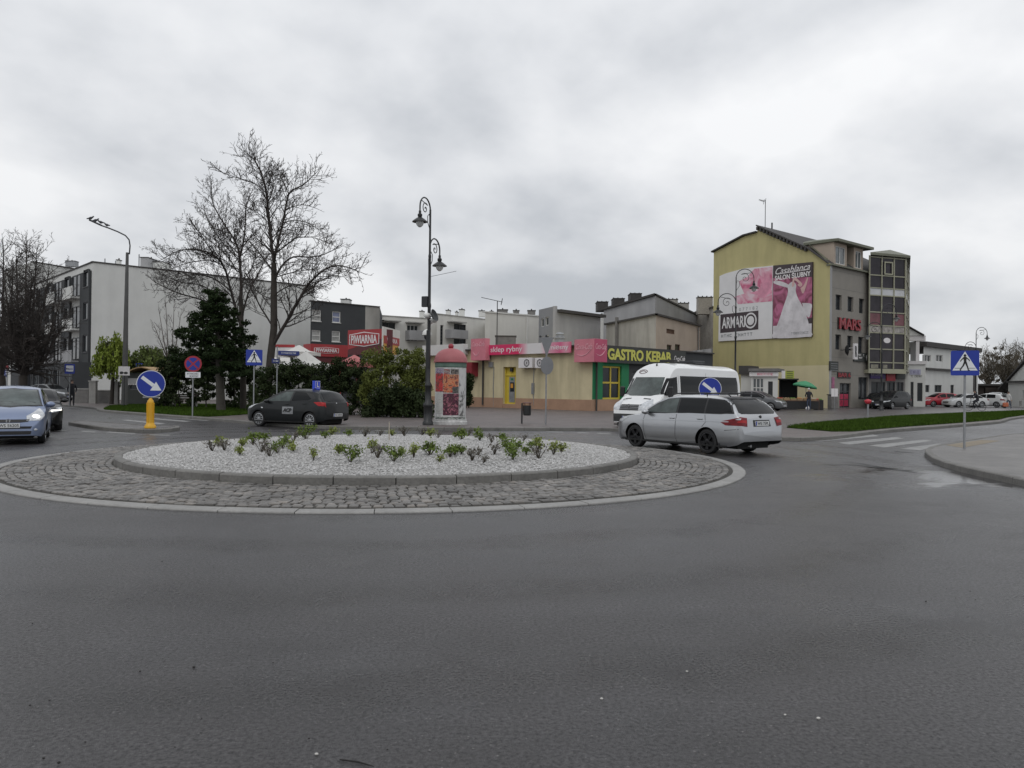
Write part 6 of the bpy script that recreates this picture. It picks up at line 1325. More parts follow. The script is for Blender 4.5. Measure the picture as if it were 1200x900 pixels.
# rose shrubs on the island: a few prototypes, then copies
M_S1 = mat('shrub_green', (.12, .17, .035), .75, .4, 6, spec=.2); M_S2 = mat('shrub_yellowgreen', (.21, .25, .055), .75, .4, 6); M_S3 = mat('shrub_grey', (.13, .12, .10), .85, .3, 6); M_ST = mat('shrub_stem', (.06, .05, .035), .9, .2)
def shrub_mesh(seed, m, n, r, h):
    rg = np.random.default_rng(seed); P = []; mb = MB()
    for k in range(11):
        a = rg.random() * 2 * PI; rr = r * rg.uniform(.2, 1); e = Vector((rr * cos(a), rr * sin(a), h * rg.uniform(.5, 1.05))); md = e * .5 + Vector((rg.normal(0, .02), rg.normal(0, .02), .03)); mb.tube([(0, 0, -.02), md, e], [.009, .007, .003], 4)
        for _ in range(n // 11): s = rg.uniform(.3, 1.05) ** .7; q = (Vector((0, 0, 0)).lerp(md, s * 2) if s < .5 else md.lerp(e, s * 2 - 1)); P.append((q.x + rg.normal(0, .045), q.y + rg.normal(0, .045), max(q.z + rg.normal(0, .035), .01)))
    t = empty('rose_shrub', (0, 0, 0)); leaves('foliage', P, .042, m, t, seed, 1.5); mb.build('stem', M_ST, t); return t
protos = [shrub_mesh(1, M_S1, 230, .24, .36), shrub_mesh(2, M_S2, 190, .16, .42), shrub_mesh(3, M_S2, 220, .24, .30), shrub_mesh(4, M_S1, 330, .32, .44), shrub_mesh(5, M_S3, 60, .22, .32), shrub_mesh(6, M_S2, 140, .18, .26)]
z2 = [(75, 155, 4), (105, 135, 5), (130, 155, 4), (205, 172, 2), (265, 122, 0), (305, 160, 4), (320, 112, 0), (345, 182, 4), (380, 165, 3), (405, 145, 3), (455, 108, 4), (460, 160, 5), (515, 100, 3), (550, 198, 1), (605, 98, 0), (635, 80, 5), (668, 170, 2), (722, 210, 3), (715, 88, 0), (790, 90, 4), (850, 190, 4), (825, 168, 1), (860, 85, 4), (925, 205, 3), (960, 178, 2), (920, 85, 5), (975, 85, 4), (1020, 190, 1), (1058, 82, 4), (1095, 175, 0), (1095, 88, 5), (1138, 210, 5), (1190, 180, 0), (1132, 95, 4), (215, 135, 2)]
z3 = [(10, 75, 5), (35, 82, 0), (105, 87, 3), (10, 142, 0), (35, 140, 0), (75, 165, 4), (120, 175, 4), (100, 145, 4), (160, 138, 4), (190, 88, 0), (232, 162, 3), (212, 125, 3), (282, 140, 0), (325, 130, 1), (270, 88, 4), (330, 155, 4), (385, 140, 1), (415, 130, 5), (150, 95, 4), (240, 132, 3), (300, 115, 0), (60, 70, 4)]
spots = [(230 + a / 4, 490 + b / 4, k) for a, b, k in z2] + [(530 + a / 3.243, 490 + b / 3.243, k) for a, b, k in z3]
used = set(); rgs = random.Random(5)
LB = {0: ('leafy green rose shrub standing in the white gravel of the roundabout', ), 1: ('narrow upright green rose shrub in the white gravel of the roundabout', ), 2: ('low yellow green rose shrub in the white gravel of the roundabout', ), 3: ('largest kind of bushy green rose shrub in the white gravel of the roundabout', ), 4: ('nearly leafless grey brown rose shrub in the white gravel of the roundabout', ), 5: ('smallest pale green rose shrub tuft in the white gravel of the roundabout', )}
for x, y, k in spots:
    o = protos[k] if k not in used else copy_tree(protos[k]); used.add(k); o.location = GD(x, y); s = rgs.uniform(.50, .84); o.scale = (s, s, s); o.rotation_euler.z = rgs.uniform(0, 6.28)
    tag(o, LB[k][0], 'shrub', 'rose shrubs of the same kind, type ' + ['leafy', 'upright', 'yellow green', 'bushy', 'leafless', 'small tuft'][k])
# a stake
p = GD(456, 517); mb = MB(); mb.tube([(0, 0, -.05), (0, 0, .42)], .012, 6); o = mb.build('wooden_stake', mat('stake', (.38, .34, .28), .8), None); o.location = p; tag(o, 'thin pale wooden stake pushed into the gravel among the shrubs', 'stake')
# ================================================================== vehicles
def pch(tab):
    xs = np.array([p[0] for p in tab], float); ys = np.array([p[1] for p in tab], float)
    h = np.diff(xs); d = np.diff(ys) / h; m = np.zeros(len(xs)); m[0] = d[0]; m[-1] = d[-1]
    for i in range(1, len(xs) - 1):
        if d[i - 1] * d[i] > 0: w1, w2 = 2 * h[i] + h[i - 1], h[i] + 2 * h[i - 1]; m[i] = (w1 + w2) / (w1 / d[i - 1] + w2 / d[i])
    def f(x):
        x = min(max(x, xs[0]), xs[-1]); i = min(max(int(np.searchsorted(xs, x) - 1), 0), len(xs) - 2); t = (x - xs[i]) / h[i]
        return float(ys[i] * (1 + 2 * t) * (1 - t) ** 2 + m[i] * h[i] * t * (1 - t) ** 2 + ys[i + 1] * t * t * (3 - 2 * t) + m[i + 1] * h[i] * t * t * (t - 1))
    return f
mat('car_glass', (.010, .011, .012), .06, 0, spec=.22)
mat('car_glass_light', (.07, .085, .082), .10, .5, 2.2, spec=.35)
mat('car_trim', (.014, .014, .015), .45, .1)
mat('car_under', (.01, .01, .01), .8, 0)
mat('tyre', (.016, .016, .017), .75, .15, 8)
mat('rim_silver', (.42, .43, .44), .35, .1, 5, metal=.7)
mat('rim_black', (.016, .016, .018), .3, .1, 5, metal=.4)
mat('tail_red', (.15, .006, .010), .35, .35, 9, spec=.25, coat=.12)
mat('tail_red_lit', (.36, .016, .018), .35, .2, 9, spec=.25, coat=.12)
mat('lamp_clear', (.50, .52, .54), .12, .35, 10, coat=.8)
mat('lamp_lit', (1.0, .93, .82), .2, 0, emit=3.2)
mat('plate_white', (.62, .63, .63), .45, .04, 4)
mat('chrome', (.55, .56, .58), .18, .05, metal=1.0)
def paint(name, c, metal=.35, rough=.32, coat=.6): return mat(name, c, rough, .03, 1.5, metal=metal, coat=coat, spec=.5 if coat > .3 else .25)
class Car:
    def __init__(s, sp, label, cat, group=None):
        s.sp = sp; s.root = empty(sp.get('name', 'parked_car'), (0, 0, 0), 0, label, cat, group); s.L = sp['L']; s.zc, s.zs, s.w, s.zb = pch(sp['top']), pch(sp['belt']), pch(sp['width']), pch(sp['bottom'])
        s.tumble = sp.get('tumble', .30); s.crown = sp.get('crown', .06); h = s.L / 2; R_ = sp['R'] + .045; s.Ra = R_
        xs = set(np.linspace(-h, h, int(s.L / .07)).round(4))
        for a in (-h + .004, -h + .015, -h + .04, -h + .08, h - .004, h - .015, h - .04, h - .08): xs.add(round(a, 4))
        for xw in (sp['xf'], sp['xr']):
            for k in range(15): xs.add(round(xw + R_ * cos(PI * k / 14), 4))
            xs.add(round(xw + R_ + .004, 4)); xs.add(round(xw - R_ - .004, 4))
        xs = sorted(xs); xs = [x for i, x in enumerate(xs) if i == 0 or x - xs[i - 1] > .0025]
        mb = MB(); rows = [s.section(x) for x in xs]; k = len(rows[0]); V = []; F = []
        for r, x in zip(rows, xs):
            for y, z in r: V.append((x, y, z))
        for i in range(len(xs) - 1):
            for j in range(k - 1): F.append((i * k + j, i * k + j + 1, (i + 1) * k + j + 1, (i + 1) * k + j))
        F.append(tuple(range(k))[::-1]); F.append(tuple((len(xs) - 1) * k + j for j in range(k)))
        mb.add(V, F); s.bvh = BVHTree.FromPolygons([Vector(v) for v in V], F)
        s.body = mb.build('body', sp['paint'], s.root, smooth=38)
        u = MB(); wi = sp['W'] / 2 - .30; u.box(-h + .30, h - .25, -wi, wi, .16, .62); u.box(-h + .45, h - .35, -wi - .26, wi + .26, .20, .24)
        for xw in (sp['xf'], sp['xr']): u.box(xw - R_ - .02, xw + R_ + .02, -wi, wi, .24, .78)
        # sills closing between the arches, and an inner liner
        u.build('underbody', K.car_under, s.root)
    def section(s, x):
        sp = s.sp; zc = s.zc(x); w = s.w(x); zb = s.zb(x); 
        for xw in (sp['xf'], sp['xr']):
            dx = x - xw
            if abs(dx) < s.Ra: zb = max(zb, sp['R'] + sqrt(max(s.Ra ** 2 - dx ** 2, 0)))
        zs = min(s.zs(x), zc - .012); g = zc - zs; zb = min(zb, zs - .02); P = []; zmid = sp.get('zmid', .62)
        bf = min(1, w / (sp['W'] / 2))
        def side(z):
            y = w
            if z < .42: y -= .07 * ((.42 - z) / .22) ** 1.6 * bf
            if z > zmid: y -= .055 * ((z - zmid) / max(sp.get('belt_ref', .95) - zmid, .1)) ** 2 * bf
            return max(y, .02)
        n1 = 9
        for i in range(n1 + 1): z = zb + (zs - zb) * i / n1; P.append((side(z), z))
        cr = min(s.crown, g * .6) if g > .12 else g * .75; zr = zc - cr; y0 = P[-1][0]; yr = max(y0 - .035 - s.tumble * max(zr - zs, 0) - (.0 if g > .12 else .03), .05); yr = min(yr, y0 * .98)
        for i in range(1, 6): t = i / 5; P.append((y0 + (yr - y0) * t + .018 * sin(PI * t) * min(1, g * 3), zs + (zr - zs) * t))
        for i in range(1, 7): t = i / 6; yy = yr * cos(t * PI / 2) if i < 6 else 0.0; P.append((yy, zr + (zc - zr) * (1 - (yy / yr) ** 2.4)))
        return [(-y, z) for y, z in P][:-1] + [(0, P[-1][1])] + [(y, z) for y, z in P[::-1]][1:] if False else [(-y, z) for y, z in P[:-1]] + [P[-1]] + [(y, z) for y, z in P[:-1][::-1]]
    def patch(s, poly, d, name, m, off=.005, parent=None, o=(0, 0, 0), step=.05, mb=None, build=True):
        """poly in (a,z) on a plane facing direction d (pointing at the car); a runs along horizontal"""
        d = Vector(d).normalized(); ax = Vector((d.y, -d.x, 0)).normalized() * -1; o = Vector(o); mb = mb or MB(); poly = [Vector(p) for p in poly]
        zs = sorted(set([p.y for p in poly])); lv = []
        for i in range(len(zs) - 1):
            n = max(int((zs[i + 1] - zs[i]) / step), 1); lv += [zs[i] + (zs[i + 1] - zs[i]) * j / n for j in range(n)]
        lv.append(zs[-1]); lv[0] += 1e-4; lv[-1] -= 1e-4; wmax = max(p.x for p in poly) - min(p.x for p in poly); nc = max(int(wmax / step), 2); g = []
        for z in lv:
            xs = []
            for i in range(len(poly)):
                a, b = poly[i], poly[(i + 1) % len(poly)]
                if (a.y - z) * (b.y - z) <= 0 and abs(a.y - b.y) > 1e-9: xs.append(a.x + (b.x - a.x) * (z - a.y) / (b.y - a.y))
            if len(xs) < 2: g.append([None] * (nc + 1)); continue
            x0, x1 = min(xs), max(xs); row = []
            for j in range(nc + 1):
                p = o + ax * (x0 + (x1 - x0) * j / nc) + Vector((0, 0, z)); h = s.bvh.ray_cast(p - d * 8, d)
                if h[0] is None: row.append(None)
                else:
                    nn = h[1]; nn = nn if nn.dot(d) < 0 else -nn; row.append(h[0] + nn * off)
            g.append(row)
        b0 = len(mb.v); idx = {}; vs = []
        for i, r in enumerate(g):
            for j, p in enumerate(r):
                if p is not None: idx[(i, j)] = len(vs); vs.append(p)
        fs = []
        for i in range(len(g) - 1):
            for j in range(nc):
                q = [(i, j), (i, j + 1), (i + 1, j + 1), (i + 1, j)]
                if all(k in idx for k in q) and max((g[q[a][0]][q[a][1]] - g[q[a - 1][0]][q[a - 1][1]]).length for a in range(4)) < .6: fs.append(tuple(idx[k] for k in q))
        if fs: mb.add(vs, fs)
        return mb.build(name, m, parent or s.root, smooth=50) if build else mb
    def sides(s, poly, name, m, off=.005, which=(1, -1), **k):
        for sd in which:
            # plane facing: for +y side look along -y ; ax = +x for sd... normalise so that poly x is car x
            d = Vector((0, -sd, 0)); ax = Vector((d.y, -d.x, 0)) * -1; sg = 1 if ax.x > 0 else -1
            s.patch([(p[0] * sg, p[1]) for p in poly], d, name, m, off, **k)
    def front(s, poly, name, m, off=.006, **k):   # poly in (y, z), y>0 = car's left
        d = Vector((-1, 0, 0)); ax = Vector((d.y, -d.x, 0)) * -1; sg = 1 if ax.y > 0 else -1; return s.patch([(p[0] * sg, p[1]) for p in poly], d, name, m, off, **k)
    def rear(s, poly, name, m, off=.006, **k):
        d = Vector((1, 0, 0)); ax = Vector((d.y, -d.x, 0)) * -1; sg = 1 if ax.y > 0 else -1; return s.patch([(p[0] * sg, p[1]) for p in poly], d, name, m, off, **k)
    def corner(s, poly, sx, sd, ang, name, m, off=.007, **k):
        """patch seen from a corner: sx +1 front/-1 rear, sd +1 left/-1 right, ang degrees away from the car's long axis; poly's first coordinate grows outwards (away from centre line)"""
        v = Vector((sx * cos(R(ang)), sd * sin(R(ang)), 0)); d = -v; ax = Vector((d.y, -d.x, 0)) * -1; outd = Vector((-sx * sin(R(ang)), sd * cos(R(ang)), 0)); sg = 1 if ax.dot(outd) > 0 else -1
        o = Vector((sx * (s.L / 2 - .15), sd * (s.sp['W'] / 2 - .15), 0)); o -= v * 0; return s.patch([(p[0] * sg, p[1]) for p in poly], d, name, m, off, o=o, step=.035, **k)
    def line(s, pts, name, m, wd=.012, off=.003, which=(1, -1)):
        for sd in which:
            mb = MB(); prev = None
            P = []
            for i in range(len(pts) - 1):
                a, b = pts[i], pts[i + 1]; n = max(int(hypot(b[0] - a[0], b[1] - a[1]) / .07), 1)
                for j in range(n + (i == len(pts) - 2)): P.append((a[0] + (b[0] - a[0]) * j / n, a[1] + (b[1] - a[1]) * j / n))
            row = []
            for i, (x, z) in enumerate(P):
                q = P[min(i + 1, len(P) - 1)]; r = P[max(i - 1, 0)]; t = Vector((q[0] - r[0], q[1] - r[1])).normalized(); n_ = Vector((-t.y, t.x)) * wd / 2; pr = []
                for sgn in (-1, 1):
                    h = s.bvh.ray_cast(Vector((x + n_.x * sgn, sd * 5, z + n_.y * sgn)), Vector((0, -sd, 0)))
                    pr.append(h[0] + Vector((0, sd * off, 0)) if h[0] is not None else None)
                row.append(pr)
            for a, b in zip(row, row[1:]):
                if None in a or None in b: continue
                mb.quad(a[0], b[0], b[1], a[1])
            if mb.v: mb.build(name, m, s.body if name == 'panel_gap' else s.root)
    def wheels(s, rim='rim_silver', spokes=5, w=.21, twin=False):
        sp = s.sp; Rr = sp['R']; ri = Rr * .70
        for xw in (sp['xf'], sp['xr']):
            for sd in (1, -1):
                yo = sp['W'] / 2 - .035; M = Matrix.Translation((xw, sd * yo, Rr)) @ Matrix.Rotation(-sd * PI / 2, 4, 'X')
                mb = MB(); mb.lathe([(ri, -w), (Rr - .03, -w), (Rr, -w + .04), (Rr, -.04), (Rr - .025, -.005), (ri + .02, 0), (ri, -.02), (ri, -w)], 28, M); o = mb.build('wheel', K.tyre, s.root, smooth=40)
                mb = MB(); mb.lathe([(ri - .001, -.10), (ri * .5, -.09), (0, -.09)], 24, M); mb.build('brake_disc', K.car_under, o)
                mb = MB(); mb.lathe([(ri, -.06), (ri + .004, -.012), (ri - .018, -.006), (ri - .03, -.05)], 28, M, closed=False); mb.lathe([(.055, -.05), (.06, -.02), (.03, -.012), (0, -.010)], 12, M)
                for k in range(spokes):
                    Mr = M @ Matrix.Rotation(2 * PI * k / spokes + .3, 4, 'Z'); a, b = (.030, .050) if spokes <= 5 else (.014, .022)
                    mb.add([Mr @ Vector(p) for p in ((.03, -a, -.022), (ri - .015, -b, -.012), (ri - .015, b, -.012), (.03, a, -.022), (.03, -a, -.055), (ri - .015, -b, -.055), (ri - .015, b, -.055), (.03, a, -.055))], [(0, 1, 2, 3), (0, 4, 5, 1), (3, 2, 6, 7), (1, 5, 6, 2)])
                    if spokes <= 5: pass
                mb.build('rim', MATS[rim], o)
    def mirrors(s, x, z, y, m=None, sz=(.10, .12, .07)):
        for sd in (1, -1):
            mb = MB(); mb.ell((x, sd * (y + sz[1] * .75), z), sz, 12, 8); mb.tube([(x + .02, sd * (y - .06), z - .05), (x, sd * (y + .06), z - .03)], .02, 6); mb.build('wing_mirror', m or s.sp['paint'], s.root, smooth=60)
    def handles(s, pts, m=None):
        for sd in (1, -1):
            for x, z in pts:
                h = s.bvh.ray_cast(Vector((x, sd * 5, z)), Vector((0, -sd, 0)))
                if h[0] is None: continue
                mb = MB(); mb.cbox((x, h[0].y + sd * .018, z), (.17, .03, .028), bev=.008); mb.build('door_handle', m or s.sp['paint'], s.root)
    def plate(s, sx, z, txt, w=.52, h=.114, y=0):
        d = Vector((-sx, 0, 0)); hh = s.bvh.ray_cast(Vector((sx * 6, y, z)), d); x = hh[0].x + sx * .012
        M = Matrix(((0, 0, sx, x), (sx, 0, 0, y), (0, 1, 0, z), (0, 0, 0, 1))); mb = MB(); mb.box(-w / 2, w / 2, -h / 2, h / 2, -.03, .012, M); o = mb.build('number_plate', K.plate_white, s.root)
        mb = MB(); mb.box(-w / 2 + .004, -w / 2 + .04, -h / 2 + .005, h / 2 - .005, .0125, .014, M); mb.build('plate_band', K.sign_blue, o)
        mb = MB(); M2 = M.copy(); M2.translation = M @ Vector((.02, 0, .0125)); put_text(mb, txt, M2, w * .84, h * .66, .01, .002) ; mb.build('lettering', K.black, o)
    def place(s, x, y, heading, z=0.0): s.root.location = (x, y, z); s.root.rotation_euler = (0, 0, atan2(heading[1], heading[0])); return s.root

# ---- silver estate car
h = 2.267
WAG = dict(name='estate_car', L=4.534, W=1.78, R=.318, xf=h - .90, xr=h - .90 - 2.578, paint=paint('paint_silver', (.41, .42, .435), .85, .28), zmid=.60, belt_ref=.95, tumble=.30,
  top=[(-h, .60), (-h + .03, .72), (-h + .10, .98), (-h + .20, 1.12), (-h + .50, 1.38), (-h + .66, 1.44), (-1.0, 1.475), (-.2, 1.485), (.25, 1.455), (.62, 1.34), (1.0, 1.13), (1.26, 1.0), (1.45, .955), (1.8, .89), (2.08, .78), (h - .06, .66), (h, .52)],
  belt=[(-h, .55), (-h + .08, .93), (-h + .3, 1.00), (-1.4, .98), (0, .93), (.9, .90), (1.3, .90), (1.7, .86), (2.05, .74), (h, .48)],
  width=[(-h, .72), (-h + .05, .80), (-h + .22, .865), (-h + .6, .885), (0, .89), (1.4, .885), (1.85, .86), (2.08, .78), (h - .05, .68), (h, .58)], bottom=[(-h, .36), (-h + .15, .27), (-1.7, .21), (1.6, .20), (2.1, .21), (h, .30)])
c = Car(WAG, 'silver estate car with black wheels and roof rails, beside the roundabout kerb', 'car')
GLS, TRM = K.car_glass, K.car_trim
c.sides([(-2.02, 1.03), (-1.80, 1.37), (-1.2, 1.405), (-.2, 1.405), (.25, 1.37), (.62, 1.24), (1.10, .975), (1.02, .955), (-.5, .975), (-1.6, 1.01)], 'window_trim', TRM, .003)
c.sides([(-1.95, 1.06), (-1.76, 1.35), (-1.13, 1.38), (-1.13, 1.02), (-1.6, 1.04)], 'side_window', GLS, .006); c.sides([(-1.07, 1.02), (-1.07, 1.38), (-.20, 1.38), (-.20, .995)], 'side_window', GLS, .006)
c.sides([(-.14, .995), (-.14, 1.38), (.23, 1.35), (.62, 1.21), (.98, 1.01), (.98, .985)], 'side_window', K.car_glass_light, .006)
c.front([(-.70, 1.02), (-.56, 1.36), (.56, 1.36), (.70, 1.02), (.4, .99), (-.4, .99)], 'windscreen', GLS, .006)
c.rear([(-.70, 1.07), (-.56, 1.37), (.56, 1.37), (.70, 1.07), (.62, 1.03), (-.62, 1.03)], 'rear_window', GLS, .007)
c.rear([(-.56, 1.385), (-.53, 1.43), (.53, 1.43), (.56, 1.385)], 'roof_spoiler', TRM, .02)
for sd in (1, -1):
    c.corner([(-.20, .72), (-.20, .93), (-.02, .955), (.42, .83), (.30, .745)], -1, sd, 42, 'tail_light', K.tail_red, .010)
    c.corner([(-.18, .80), (-.18, .88), (.0, .88), (.06, .82)], -1, sd, 42, 'tail_lens', K.tail_red_lit, .013)
    c.corner([(-.34, .60), (-.28, .76), (.10, .82), (.40, .83), (.22, .70)], 1, sd, 38, 'headlight', K.lamp_clear, .008)
c.front([(-.50, .50), (-.50, .60), (.50, .60), (.50, .50)], 'grille', TRM, .008); c.front([(-.6, .30), (-.55, .42), (.55, .42), (.6, .30)], 'lower_grille', TRM, .008)
c.rear([(-.33, .72), (-.31, .88), (.31, .88), (.33, .72)], 'plate_recess', TRM, .006); c.plate(-1, .795, 'WSI 75PL'); c.rear([(-.62, .27), (-.60, .35), (.60, .35), (.62, .27)], 'bumper_trim', TRM, .008)
c.sides([(-1.40, .30), (-1.40, .345), (.95, .335), (.95, .295)], 'sill_strip', K.chrome, .008, which=(1, -1)) if False else None
mb = MB(); mb.ell((-h + .09, 0, .955), (.02, .045, .045), 12, 6); mb.build('badge', TRM, c.root)
for x0, x1 in ((-.17, -.17),): c.line([(-.17, .97), (-.17, .40), (-.20, .24)], 'panel_gap', K.car_under)
c.line([(.98, .96), (1.02, .78), (1.0, .55), (.92, .26)], 'panel_gap', K.car_under); c.line([(-1.12, .99), (-1.18, .80), (-1.02, .62), (-.92, .40), (-.88, .26)], 'panel_gap', K.car_under); c.line([(-2.18, .66), (-1.78, .62)], 'panel_gap', K.car_under)
c.line([(-1.9, .835), (-1, .825), (.6, .80), (1.2, .77)], 'panel_gap', WAG['paint'], .02, .012)
c.handles([(-.03, .865), (-.98, .875)]); c.mirrors(.86, 1.0, .86)
for sd in (1, -1):
    mb = MB(); pts = [(-1.75, sd * .60, 1.455), (-1.65, sd * .60, 1.515), (-1.0, sd * .60, 1.53), (-.3, sd * .60, 1.53), (.12, sd * .60, 1.50), (.22, sd * .60, 1.44)]; mb.tube(pts, .017, 6); mb.tube([(-1.0, sd * .60, 1.44), (-1.0, sd * .60, 1.53)], .016, 5); mb.build('roof_rail', TRM, c.root)
mb = MB(); mb.tube([(-1.55, 0, 1.46), (-1.72, 0, 1.58)], .008, 5); mb.build('aerial', TRM, c.root)
mb = MB(); mb.tube([(-h + .05, .48, .25), (-h - .01, .48, .25)], .035, 10); mb.build('exhaust', K.chrome, c.root)
for sd in (1, -1):
    mb = MB(); mb.box(-1.62, -1.59, sd * .84 - .1, sd * .84 + .02, .16, .40); mb.build('mud_flap', TRM, c.root)
c.wheels('rim_black', 5); wag = c.place(4.92, 21.35, (-.575, .818))
# driver's head seen through the window is left to the dark glass

# ---- dark grey learner hatchback
h = 2.0
COR = dict(name='hatchback', L=4.0, W=1.74, R=.305, xf=h - .80, xr=h - .80 - 2.51, paint=paint('paint_charcoal', (.016, .018, .019), .15, .35, .22), zmid=.60, belt_ref=.98, tumble=.32, crown=.07,
  top=[(-h, .60), (-h + .03, .74), (-h + .08, .98), (-h + .22, 1.18), (-h + .46, 1.40), (-1.2, 1.455), (-.5, 1.49), (-.1, 1.485), (.2, 1.44), (.55, 1.30), (.95, 1.09), (1.2, .985), (1.4, .93), (1.7, .83), (h - .08, .68), (h, .50)],
  belt=[(-h, .55), (-h + .08, .95), (-1.4, 1.00), (-.6, .985), (.3, .93), (1.0, .885), (1.3, .87), (1.6, .80), (1.85, .68), (h, .46)],
  width=[(-h, .66), (-h + .05, .75), (-h + .22, .835), (-1.4, .865), (0, .87), (1.2, .865), (1.6, .83), (1.85, .72), (h - .04, .60), (h, .50)], bottom=[(-h, .34), (-h + .15, .27), (-1.5, .21), (1.5, .20), (1.85, .21), (h, .28)])
c = Car(COR, 'dark grey learner driver hatchback with blue roof sign behind the gravel island', 'car')
c.sides([(-1.55, 1.14), (-1.40, 1.27), (-1.0, 1.375), (-.4, 1.405), (.05, 1.375), (.45, 1.23), (.98, .985), (.9, .955), (-.6, 1.015), (-1.3, 1.05)], 'window_trim', TRM, .003)
c.sides([(-1.36, 1.11), (-1.02, 1.35), (-.50, 1.385), (-.42, 1.02), (-1.2, 1.06)], 'side_window', GLS, .006); c.sides([(-.34, 1.01), (-.42, 1.385), (-.05, 1.37), (.42, 1.20), (.80, .985)], 'side_window', K.car_glass_light, .006)
c.front([(-.68, .98), (-.54, 1.36), (.54, 1.36), (.68, .98), (.4, .95), (-.4, .95)], 'windscreen', K.car_glass_light, .006); c.rear([(-.62, 1.06), (-.52, 1.35), (0, 1.38), (.52, 1.35), (.62, 1.06), (.45, 1.02), (-.45, 1.02)], 'rear_window', GLS, .007)
for sd in (1, -1):
    c.corner([(-.12, .80), (-.10, .97), (.05, 1.00), (.34, .99), (.16, .85)], -1, sd, 50, 'tail_light', K.tail_red_lit, .010)
    c.corner([(-.30, .60), (-.26, .76), (.15, .86), (.45, .90), (.25, .72)], 1, sd, 38, 'headlight', K.lamp_clear, .008)
c.rear([(-.34, .40), (-.32, .58), (.32, .58), (.34, .40)], 'plate_recess', TRM, .006); c.plate(-1, .50, 'WS 4701K'); c.front([(-.42, .42), (-.46, .56), (.46, .56), (.42, .42)], 'grille', TRM, .008)
c.line([(-.38, 1.0), (-.36, .5), (-.44, .24)], 'panel_gap', K.car_under); c.line([(.86, .96), (.92, .75), (.84, .26)], 'panel_gap', K.car_under); c.line([(-1.30, 1.04), (-1.16, .82), (-.92, .55), (-.86, .26)], 'panel_gap', K.car_under)
c.handles([(-.22, .90), (-1.06, .93)]); c.mirrors(.72, 1.0, .83); c.sides([(.95, .72), (.95, .76), (1.05, .77), (1.05, .73)], 'side_repeater', K.lamp_clear, .006)
# door sticker (left side)
c.sides([(-.55, .52), (-.55, .80), (-.02, .80), (-.02, .52)], 'door_sticker', K.metal_grey, .009, which=(1,)); hh = c.bvh.ray_cast(Vector((-.28, 5, .66)), Vector((0, -1, 0)))[0]
mb = MB(); put_text(mb, 'ACP', Matrix(((-1, 0, 0, -.28), (0, 0, 1, hh.y + .022), (0, 1, 0, .67), (0, 0, 0, 1))), .42, .15, .03, .004, .3); mb.build('lettering', TRM, c.root)
mb = MB(); mb.ell((-h + .085, 0, .93), (.02, .06, .05), 12, 6); mb.build('badge', K.chrome, c.root)
# roof sign with L
mb = MB(); mb.cbox((-.95, 0, 1.485), (.26, .16, .05), bev=.01); mb.prism([(-.155, 0), (.155, 0), (.145, .30), (-.145, .30)], Matrix(((0, 0, 1, -1.02), (1, 0, 0, 0), (0, 1, 0, 1.51), (0, 0, 0, 1))), .14); o = mb.build('roof_sign', mat('sign_blue_learner', (.02, .06, .55), .3, .05), c.root)
for sx, x in ((-1, -1.022), (1, -.878)):
    mb = MB(); put_text(mb, 'L', Matrix(((0, 0, sx, x), (sx, 0, 0, .01 * sx), (0, 1, 0, 1.66), (0, 0, 0, 1))), .12, .19, .03, .003)
    for a, b, c_, d_ in ((-.145, -.130, 1.525, 1.795), (.130, .145, 1.525, 1.795), (-.130, .130, 1.525, 1.538), (-.130, .130, 1.782, 1.795)): mb.box(x - .002 if sx < 0 else x, x if sx < 0 else x + .002, a, b, c_, d_)
    mb.build('lettering', K.panel_white, o)
mb = MB(); mb.ell((.10, 0, 1.47), (.05, .03, .045), 10, 6); mb.build('roof_aerial', TRM, c.root)
c.wheels('rim_silver', 10); c.place(-8.5, 31.2, (-.905, .425))

# ---- light blue small car, front view, lights on
h = 1.92
JAZ = dict(name='small_car', L=3.84, W=1.68, R=.29, xf=h - .76, xr=h - .76 - 2.45, paint=paint('paint_light_blue', (.19, .235, .35), .4, .34), zmid=.62, belt_ref=1.0, tumble=.30, crown=.07,
  top=[(-h, .6), (-h + .04, .9), (-h + .14, 1.15), (-h + .4, 1.42), (-1.0, 1.50), (-.2, 1.525), (.2, 1.49), (.6, 1.33), (1.05, 1.09), (1.3, .98), (1.5, .91), (1.72, .80), (h - .05, .66), (h, .52)],
  belt=[(-h, .5), (-h + .1, .95), (-1.2, 1.02), (0, .98), (.9, .93), (1.3, .88), (1.6, .78), (h - .1, .62), (h, .47)],
  width=[(-h, .62), (-h + .06, .76), (-h + .3, .83), (0, .84), (1.2, .835), (1.55, .80), (1.78, .72), (h - .04, .62), (h, .54)], bottom=[(-h, .33), (-h + .2, .24), (0, .20), (1.6, .20), (h, .24)])
c = Car(JAZ, 'light blue small car driving towards the viewer with headlights on at the left edge', 'car')
c.sides([(-1.6, 1.10), (-1.35, 1.38), (-.3, 1.43), (.2, 1.39), (.55, 1.25), (1.12, .97), (-1.2, 1.06)], 'side_window', GLS, .006); c.sides([(-.42, 1.03), (-.42, 1.42), (-.33, 1.42), (-.33, 1.03)], 'door_pillar', TRM, .010)
c.front([(-.74, .98), (-.71, 1.02), (-.575, 1.42), (0, 1.455), (.575, 1.42), (.71, 1.02), (.74, .98), (0, .955)], 'windscreen_frame', TRM, .004); c.front([(-.68, 1.005), (-.545, 1.40), (0, 1.43), (.545, 1.40), (.68, 1.005), (0, .985)], 'windscreen', K.car_glass_light, .008)
c.rear([(-.6, 1.06), (-.5, 1.38), (.5, 1.38), (.6, 1.06)], 'rear_window', GLS, .007)
